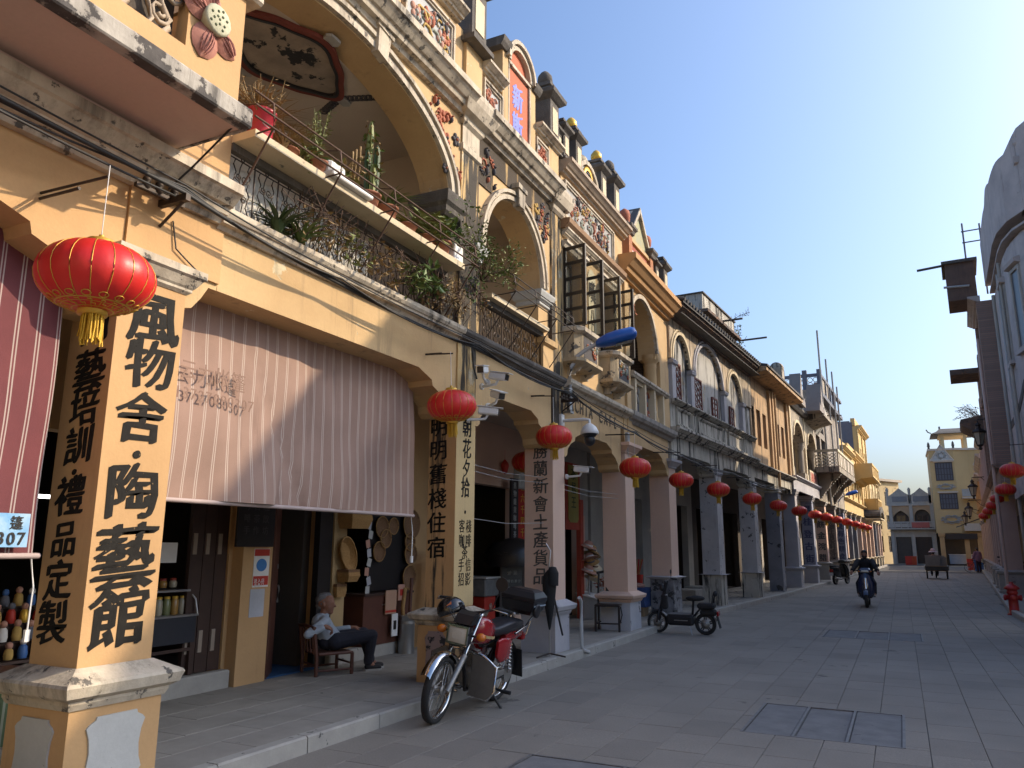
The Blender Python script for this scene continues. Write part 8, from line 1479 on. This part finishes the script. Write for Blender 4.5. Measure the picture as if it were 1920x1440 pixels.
bn = thing('steel_bin', 'brushed steel cylinder bin holding rolled mats beside the counter', 'bin', (-6.40, 9.62, .12)); m = MB(); m.lathe([(.115, 0), (.115, .5), (.12, .505), (.12, .52), (.105, .52), (.10, .3), (0, .3)], n=24); m.build('cylinder_body', STEEL, bn); m = MB(); m.lathe([(.1165, .40), (.1165, .44)], n=24, caps=False); m.build('band', ALU, bn)
for k, (x, y, h, r) in enumerate(((-.03, -.03, .78, .03), (.03, .03, .92, .025), (.0, .06, .70, .02))): t = thing('rolled_mat', ['curved driftwood roll leaning in the steel bin', 'tallest brown roll with a metal tip in the steel bin', 'short thin roll in the steel bin'][k], 'roll', (-6.40 + x, 9.62 + y, .43)); m = MB(); m.tube([(0, 0, 0), (.0, -.04 * (k == 0), h * .4), (0, .02, h - .2)], r, 8); m.build('roll_body', [WICK, REDW, WICD][k], t)
t = thing('drinks_menu', 'tall narrow drinks menu stand with coloured pictures at the left of the lettered column', 'menu stand', (-6.3, 10.22, .12), radians(-30)); m = MB(); m.box(-.015, .015, -.16, .16, .1, 1.45); m.build('board', CR, t)
for k, (z0, z1, mt) in enumerate(((1.22, 1.40, BLK), (.85, 1.18, RELM[5]), (.68, .82, BLK), (.3, .62, SLATE))): m = MB(); m.box(.015, .019, -.13, .13, z0, z1); m.build('picture', mt, t)
# ------------------------------------------------------------------ goods further along the arcade
cp = thing('door_couplet', 'red vertical couplet strip with gold characters beside the black shop entrance', 'couplet', (WX + .02, 13.9, 1.2)); m = MB(); m.box(0, .01, -.2, .2, 0, 1.72); m.build('red_strip', REDS, cp); letters('couplet_lettering', [(c, 0, 1.55 - .22 * i, .18) for i, c in enumerate('三六千四千里客')], GOLD, cp, '+x', .01, .01)
m = MB(); m.bbox(WX, WX + .14, 13.55, 14.2, 2.70, 3.18, .02); tag(m.build('wall_box', PALE), 'grey-white electric box above the red couplet', 'box')
vs = MB(); vs.box(WX + .2, WX + .24, 12.98, 13.28, 1.5, 2.85); vs = vs.build('hanging_sign', BLK); tag(vs, 'black hanging signboard with pale vertical writing in the shop entrance', 'sign'); letters('sign_writing', [(c, 13.13, 2.72 - .15 * i, .13) for i, c in enumerate('舊物雜貨咖啡茶室')], PALE, vs, '+x', WX + .24, 0)
pd = thing('hanging_ornament', 'red hanging paper ornament in the shop entrance', 'ornament', (WX + .1, 12.98, 3.08)); m = MB(); m.tube([(0, 0, .3), (0, 0, .12)], .004, 4); m.lathe([(0.01, .12), (.07, .05), (.08, 0), (.05, -.12), (.0, -.16)], n=10); m.build('paper_body', REDS, pd)
t = thing('red_cabinet', 'red cabinet carrying a grey box in the shop entrance', 'cabinet', (-6.75, 12.45, .12)); m = MB(); m.bbox(-.2, .2, -.2, .2, 0, .62, .01); m.build('cabinet_body', REDS, t); m = MB(); m.lathe([(.05, 0), (.06, .01), (.0, .012)], (.2, 0, .45), 12, ax='x'); m.build('emblem', RELM[5], t)
t = thing('grey_box', 'grey stained box standing on the red cabinet', 'box', (-6.75, 12.45, .745)); m = MB(); m.bbox(-.24, .24, -.26, .26, 0, .30, .02); m.build('box_body', M('stained_grey_box', (.20, .20, .19), .8, col2=(.1, .1, .1), sc=8), t); m = MB(); m.box(-.26, .26, -.28, .28, .30, .33); m.build('lid', PALE, t)
t = thing('menu_board', 'black menu board with rows of pale writing and arched top by the grey pedestal', 'menu board', (-6.55, 13.30, .12), radians(-42)); m = MB(); m.box(-.02, .02, -.21, .21, .25, 1.1); m.build('board', BLK, t); m = MB(); m.box(-.03, .03, -.25, -.21, 0, 1.15); m.box(-.03, .03, .21, .25, 0, 1.15); m.box(-.03, .03, -.21, .21, 1.10, 1.15); m.build('frame', DKW, t); letters('board_writing', [(c, -.14 + .07 * (i % 5), .85 - .13 * (i // 5), .06) for i, c in enumerate('咖啡奶茶汁豆漿冰水果糖葫蘆')] + [('營', -.06, 1.0, .09), ('業', .06, 1.0, .09)], PALE, t, '+x', .02, 0)
t = thing('black_hood', 'large black shaggy hood over the shop stall', 'canopy', (-6.3, 12.9, 1.45)); m = MB(); m.lathe([(.1, .3), (.4, .22), (.55, .05), (.5, -.2)], n=16, caps=False); m.blades((0, 0, .1), 120, -.3, .75, .02, 0, R3); m.build('shaggy_cloth', BLK, t)
st = thing('clothes_stand', 'thin stand carrying a black cap and dark bag before the grey pedestal', 'stand', (-4.44, 10.20, .12)); m = MB(); m.tube([(0, 0, .02), (0, 0, 1.25), (.02, .0, 1.42), (-.05, 0, 1.52)], .011, 6); m.build('pole', STEEL, st)
for a in (0.3, 2.2, 4.2): m = MB(); m.tube([(0, 0, .05), (.22 * cos(a), .22 * sin(a), 0.01)], .012, 5); m.build('foot', IRON, st)
t = thing('umbrella', 'folded black umbrella hanging from the thin stand', 'umbrella', (-4.44, 10.20, .62)); m = MB(); m.lathe([(.008, -.15), (.02, -.1), (.075, .2), (.10, .45), (.09, .58), (.03, .66)], n=10); m.lathe([(.08, .45), (.085, .62), (.05, .7), (.0, .71)], (.06, -.02, 0), 10); m.build('cloth', M('black_cloth', (.014, .014, .015), .9), t); m = MB(); m.tube([(.05, .04, .3), (.14, .13, -.22)], .014, 6); m.build('handle', BLK, t)
ys_ = thing('yellow_signboard', 'tall yellow signboard with red surround hanging in the arcade by the cafe', 'sign', (-6.2, 15.45, 2.2)); m = MB(); m.box(-.03, .03, -.40, .40, -.25, 1.15); m.build('red_surround', M('worn_red_board', (.42, .06, .03), .7, col2=(.3, .05, .03), sc=6), ys_); m = MB(); m.px([(-.28, -.02), (-.2, -.1), (.2, -.1), (.28, -.02), (.28, 1.1), (-.28, 1.1)], .03, .045); b = m.build('yellow_panel', M('mustard_panel', (.30, .26, .06), .6), ys_); letters('panel_lettering', [(c, 0, .92 - .3 * i, .27) for i, c in enumerate('茶居王')], M('dark_green_letters', (.03, .06, .02), .6, bump=0), b, '+x', .045, .015)
m = MB(); m.box(-6.25, -6.15, 15.82, 16.0, .12, 2.6); tag(m.build('red_post', M('worn_red_board', (0, 0, 0))), 'worn red vertical board right of the yellow signboard', 'board'); m = MB(); m.box(-6.66, -6.5, 16.55, 17.0, .12, 2.3); tag(m.build('door_pillar', PK), 'pink wall pier seen between the two pink columns', 'pillar')
for k in range(9):
    t = thing('straw_hat', ['pink sun hat', 'cream straw hat with a blue-grey band', 'wide pale sun hat'][k % 3] + [' near the top of the hat rack', ' in the middle of the hat rack', ' at the bottom of the hat rack'][k // 3], 'hat', (-6.05 + .03 * (k % 2), 16.0 + .12 * (k % 3), 1.62 - .085 * k), 0, 'hats on the rack'); m = MB(); m.lathe([(.20, -.02), (.17, .0), (.10, .01), (.09, .08), (.05, .11), (0, .115)], n=16); m.build('brim_and_crown', [RELM[5], WICK, CR][k % 3], t); m = MB(); m.lathe([(.101, .012), (.096, .04)], n=16, caps=False); m.build('band', [WHT, SLATE, REDW][k % 3], t); t.rotation_euler = (.3 * sin(k), .35, k)
m = MB(); m.tube([(-6.08, 16.1, .12), (-6.08, 16.1, 1.75)], .02, 6); tag(m.build('hat_rack', PVC), 'pale pole of the hat rack', 'rack')
t = thing('white_cabinet', 'low white sloping cabinet behind the black wooden chair', 'cabinet', (-6.0, 16.2, .12)); m = MB(); m.loft([[(-.3, -.3, 0), (.3, -.3, 0), (.3, .3, 0), (-.3, .3, 0)], [(-.3, -.3, .5), (.3, -.3, .36), (.3, .3, .36), (-.3, .3, .5)]]); m.build('cabinet_body', PALE, t); m = MB(); m.loft([[(-.32, -.32, .505), (.32, -.32, .365), (.32, .32, .365), (-.32, .32, .505)], [(-.32, -.32, .53), (.32, -.32, .39), (.32, .32, .39), (-.32, .32, .53)]]); m.build('lid', WHT, t)
t = thing('flower_bunch', 'bunch of dull red paper flowers above the white cabinet', 'flowers', (-5.9, 16.9, .62)); m = MB(); m.leaves((0, 0, .2), (.25, .3, .22), 170, .12, 0, R3); m.build('petals', [RELM[1]], t); m = MB(); m.lathe([(.1, -.5), (.14, -.1), (.1, 0)], n=12); m.build('vase', POT, t)
t = thing('covered_goods', 'goods under a blue cloth beside the rubble-footed column', 'covered goods', (-5.35, 17.15, .12)); t.scale = (.8,) * 3; m = MB(); m.loft([[(-.35 - .03 * sin(z * 9), -.3 + .02 * sin(z * 7), z), (.32 + .03 * sin(z * 11), -.3, z), (.32, .28 + .03 * sin(z * 8), z), (-.35, .28, z)] for z in (.25, .4, .55, .7, .76)]); m.build('blue_cloth', M('blue_tarpaulin', (.03, .07, .20), .6, bump=.6, bsc=9), t); m = MB(); m.ell((0, 0, .8), .25, .2, .08, 12, 6); m.build('pink_bundle', RELM[5], t); m = MB(); m.bbox(-.3, .26, -.26, .2, 0, .25, .01); m.build('carton', M('cardboard', (.30, .20, .11), .85), t)
t = thing('incense_bundle', 'red bin of sticks and rolled goods between the two pink columns', 'bin', (-5.6, 18.0, .12)); m = MB(); m.lathe([(.12, .6), (.15, .85)], n=12); m.build('red_bin', REDS, t)
for k in range(5): m = MB(); m.tube([(0, 0, .7), (.15 * sin(k * 2), .18 * cos(k * 2), 1.2)], .015, 5); m.build('stick', WICK if k % 2 else REDS, t)
for x0, y0, lab in ((-6.3, 22.5, 'low grey plinth block behind the speckled column'), (-6.1, 24.4, 'grey stone plinth block under the blackened grey house')): m = MB(); m.bbox(x0, x0 + 1.0, y0, y0 + .9, .12, .42, .02); tag(m.build('stone_block', KERB), lab, 'block')
# dolls and cloth table behind the first column
tb = thing('cloth_table', 'table with a green striped cloth and brown board behind the first column', 'table', (-5.95, 2.85, .12)); m = MB(); m.box(-.28, .30, -.6, .9, .58, .61); m.build('table_top', REDW, tb); m = MB(); m.loft([[(.31 + .015 * sin(y * 30), y, z) for y in [-.6 + .02 * i for i in range(76)]] for z in (.12, .58)], 0, True, closed=False); m.build('green_cloth', M('green_striped_cloth', (.14, .22, .12), .85, stripe=('Y', .12, .012, (.45, .5, .4))), tb)
for x in (-.25, .26): 
    for y in (-.55, .85): m = MB(); m.box(x - .02, x + .02, y - .02, y + .02, 0, .58); m.build('leg', DKW, tb)
rk = thing('doll_rack', 'stepped black rack of small painted dolls in the corner shop', 'rack', (-6.05, 2.85, .73))
for k in range(4): m = MB(); m.box(-.10 * k, -.10 * k + .1, 0, 1.3, 0, .02 + .12 * k); m.build('rack_step', DKW, rk)
DCL = [REDS, RELM[2], SLATE, RELM[5], M('doll_blue', (.05, .15, .4), .5), GOLD, WHT]
ORD = ['first', 'second', 'third', 'fourth', 'fifth', 'sixth', 'seventh', 'eighth', 'ninth', 'tenth', 'eleventh', 'twelfth']; ROWS = ['front', 'second', 'third', 'topmost']; DCN = ['red-dressed', 'ochre-dressed', 'grey-dressed', 'pink-dressed', 'blue-dressed', 'gold-dressed', 'white-dressed']
for r in range(4):
    for k in range(12):
        s = R3.randrange(7); t = thing('doll', f'{DCN[s]} doll, {ORD[k]} from the camera end in the {ROWS[r]} row of the stepped rack', 'doll', (-6.0 - .10 * r, 2.91 + k * .105, .76 + .12 * r), R3.uniform(0, 6), 'painted dolls on the stepped rack'); h = R3.uniform(.9, 1.25); m = MB(); m.lathe([(.03, 0), (.036, .03), (.03, .07 * h), (.018, .085 * h)], n=8); m.build('doll_dress', DCL[s], t); m = MB(); m.ell((0, 0, .105 * h), .026, .026, .028, 8, 6); m.build('doll_head', [RELM[5], DCL[(s + 2) % 7]][k % 2], t)
t = thing('price_board', 'small white board with rows of black writing leaning by the dolls', 'price board', (-5.72, 3.02, .75), radians(-25)); m = MB(); m.box(0, .012, -.22, .22, 0, .30); m.build('board', WHT, t); letters('writing', [(c, -.12 + .08 * (i % 4), .24 - .055 * (i // 4), .045) for i, c in enumerate('陶藝体驗一人八十兒童六十元起')], INK, t, '+x', .012, 0)
m = MB(); m.tube([(-7.4, 4.4, 2.05), (-7.4, 5.0, 2.05)], .02, 6); t = m.build('tube_light', M('lit_tube', (1, 1, 1), .5, bump=0, emit=4, grain=0)); tag(t, 'small lit tube light inside the dark corner shop', 'tube light')
m = MB(); m.ell((-6.9, 3.9, 1.95), .025, .025, .025, 8, 6); tag(m.build('light_bulb', M('lit_bulb', (1, .8, .5), .5, bump=0, emit=4, grain=0)), 'single lit bulb in the dark corner shop', 'light bulb')
# ------------------------------------------------------------------ far road users
tr = thing('cargo_tricycle', 'cargo tricycle loaded with flattened cardboard seen from behind down the road', 'tricycle', (1.62, 48.6, 0), pi / 2)
for y in (-.48, .48): wheel(tr, (.2, y, .27), .27, .07, PLB, 0, 0, 4, False, .05)
wheel(tr, (1.75, 0, .27), .27, .07, PLB, 12, 0, 0, False, .05); m = MB(); m.box(-.35, 1.1, -.52, .52, .42, .52); m.build('cargo_bed', RUST, tr); m = MB(); m.box(-.37, -.33, -.56, .56, .46, .66); m.box(-.33, 1.1, -.56, -.52, .5, .7); m.box(-.33, 1.1, .52, .56, .5, .7); m.build('cargo_rail', PLB, tr); m = MB(); m.tube([(1.1, 0, .45), (1.5, 0, .6), (1.7, 0, .95), (1.75, 0, .3)], .03, 6); m.tube([(1.6, -.3, 1.0), (1.7, 0, 1.0), (1.6, .3, 1.0)], .015, 5); m.build('front_frame', PLB, tr)
CB = M('cardboard', (0, 0, 0)); t = thing('cardboard_load', 'stack of flattened grey-brown cardboard standing on the tricycle', 'cardboard', (1.62, 48.6, .53), pi / 2)
for k, (x0, y0, y1, h) in enumerate(((-.3, -.2, .52, .72), (-.22, -.5, .1, .62), (-.1, -.45, .5, .66), (.1, -.5, .48, .6), (.35, -.42, .5, .7))): m = MB(); m.bbox(x0, x0 + .07, y0, y1, 0, h, .01); m.build('carton_sheet', M('grey_cardboard', (.24, .21, .18), .9, col2=(.17, .14, .12), sc=4), t)
for k in range(3): m = MB(); m.bbox(-.33, -.1, -.48 + .02 * k, .46 - .03 * k, -.0 + .055 * k, .05 + .055 * k, .01); m.build('carton_sheet', CB, t)
person('person with a pink sun hat riding the cargo tricycle away', (1.55, 49.5, 0), pi / 2, 1, .72, (.42, .14, .60), (.5, .14, .22), ((.55, -.26, .98), (.55, .26, .98)), RELM[5], NAVY, HAIRB)
t = thing('sun_hat', 'pale pink sun hat worn by the tricycle rider', 'hat', (1.55, 49.55, 1.46)); m = MB(); m.lathe([(.24, -.05), (.2, -.01), (.12, .02), (.11, .11), (.06, .15), (0, .155)], n=18); m.build('brim_and_crown', M('pale_pink_cloth', (.62, .45, .45), .8), t); m = MB(); m.lathe([(.121, .025), (.115, .06)], n=18, caps=False); m.build('band', RELM[5], t)
def bicycle(lab, loc, rz, mt):
    t = thing('bicycle', lab, 'bicycle', loc, rz, 'bicycles at the far right kerb'); wheel(t, (0, 0, .31), .31, .035, CHROME, 20, 0, 0, False, .02); wheel(t, (1.02, 0, .31), .31, .035, CHROME, 20, 0, 0, False, .02); m = MB()
    for a, b in (((0, .31), (.42, .28)), ((.42, .28), (.30, .78)), ((0, .31), (.33, .68)), ((.42, .28), (.86, .72)), ((.33, .66), (.84, .80)), ((1.02, .31), (.83, .88))): m.tube([(a[0], 0, a[1]), (b[0], 0, b[1])], .014, 5)
    m.build('frame', mt, t); m = MB(); m.tube([(.72, -.28, .98), (.82, -.1, .95), (.83, .1, .95), (.72, .28, .98)], .011, 5); m.tube([(.83, 0, .86), (.82, 0, .95)], .012, 5); m.build('handlebar', CHROME, t); m = MB(); m.ell((.28, 0, .82), .12, .07, .035, 10, 6); m.build('saddle', RUB, t); m = MB(); m.loft([[(.84, -.14, .66), (.84, .14, .66), (1.06, .14, .66), (1.06, -.14, .66)], [(.82, -.17, .9), (.82, .17, .9), (1.1, .17, .9), (1.1, -.17, .9)]]); m.build('basket', STEEL, t); m = MB(); m.tube([(0, -.05, .31), (-.05, -.06, .66), (.3, -.06, .66), (.3, .06, .66), (-.05, .06, .66), (0, .05, .31)], .01, 5); m.build('rear_carrier', PLB, t); return t
b_ = bicycle('bicycle with wheels side-on to the viewer at the far right kerb', (4.15, 64.2, 0), radians(10), PLB)
dup(b_, (5.25, 68.6, 0), radians(15), 'second bicycle parked just behind the first at the far right'); person('person in a purple top and dark trousers standing by the far bicycles', (4.75, 64.0, 0), radians(120), 0, .88, (.02, .10, .48), (0, .10, .09), ((.25, -.22, .95), (.25, .22, .95)), M('purple_top', (.25, .14, .22), .85), M('dark_purple_cloth', (.035, .018, .03), .85), HAIRB)
for k, (x, y, c, mt) in enumerate(((5.0, 67.5, 'blue', M('blue_crate', (.03, .14, .42), .5)), (4.75, 70.5, 'red', REDS), (.55, 88.6, 'red', REDS), (1.0, 88.8, 'orange-red', M('orange_red_crate', (.5, .07, .02), .5)))):
    t = thing('plastic_crate', ['blue plastic crate by the far bicycles', 'red plastic crate beyond the blue crate on the right', 'red plastic crate before the grey arched house', 'orange-red crate beside the red crate at the grey house'][k], 'crate', (x, y, .0 if k < 2 else 0)); m = MB(); m.loft([[(-.26, -.2, 0), (.26, -.2, 0), (.26, .2, 0), (-.26, .2, 0)], [(-.3, -.23, .85), (.3, -.23, .85), (.3, .23, .85), (-.3, .23, .85)]]); m.build('crate_body', mt, t)
    for z in (.2, .45, .7): m = MB(); m.box(-.29, .29, -.245, -.215, z, z + .05); m.build('crate_rib', mt, t)
dup(sc1, (KR(36) + .55, 36.0, .12), radians(60), 'dark scooter parked on the right-hand pavement'); dup(sc1, (KR(39) + .55, 39.3, .12), radians(75), 'second dark scooter parked farther on the right-hand pavement')
for k in range(3):
    t = thing('stone_plinth', ['nearest grey stone plinth on the right pavement edge', 'middle grey stone plinth on the right pavement edge', 'farthest grey stone plinth on the right pavement edge'][k], 'plinth', (KR(32 + 4 * k) + .22, 32 + 4.0 * k, .12)); m = MB(); m.stack(-.16, .16, -.16, .16, [(0, .03), (.08, .03), (.1, 0), (.62, 0), (.66, .05), (.74, .06), (.76, .02)]); m.build('plinth_body', GY, t)
COL.objects.unlink(_to); bpy.data.objects.remove(_to)
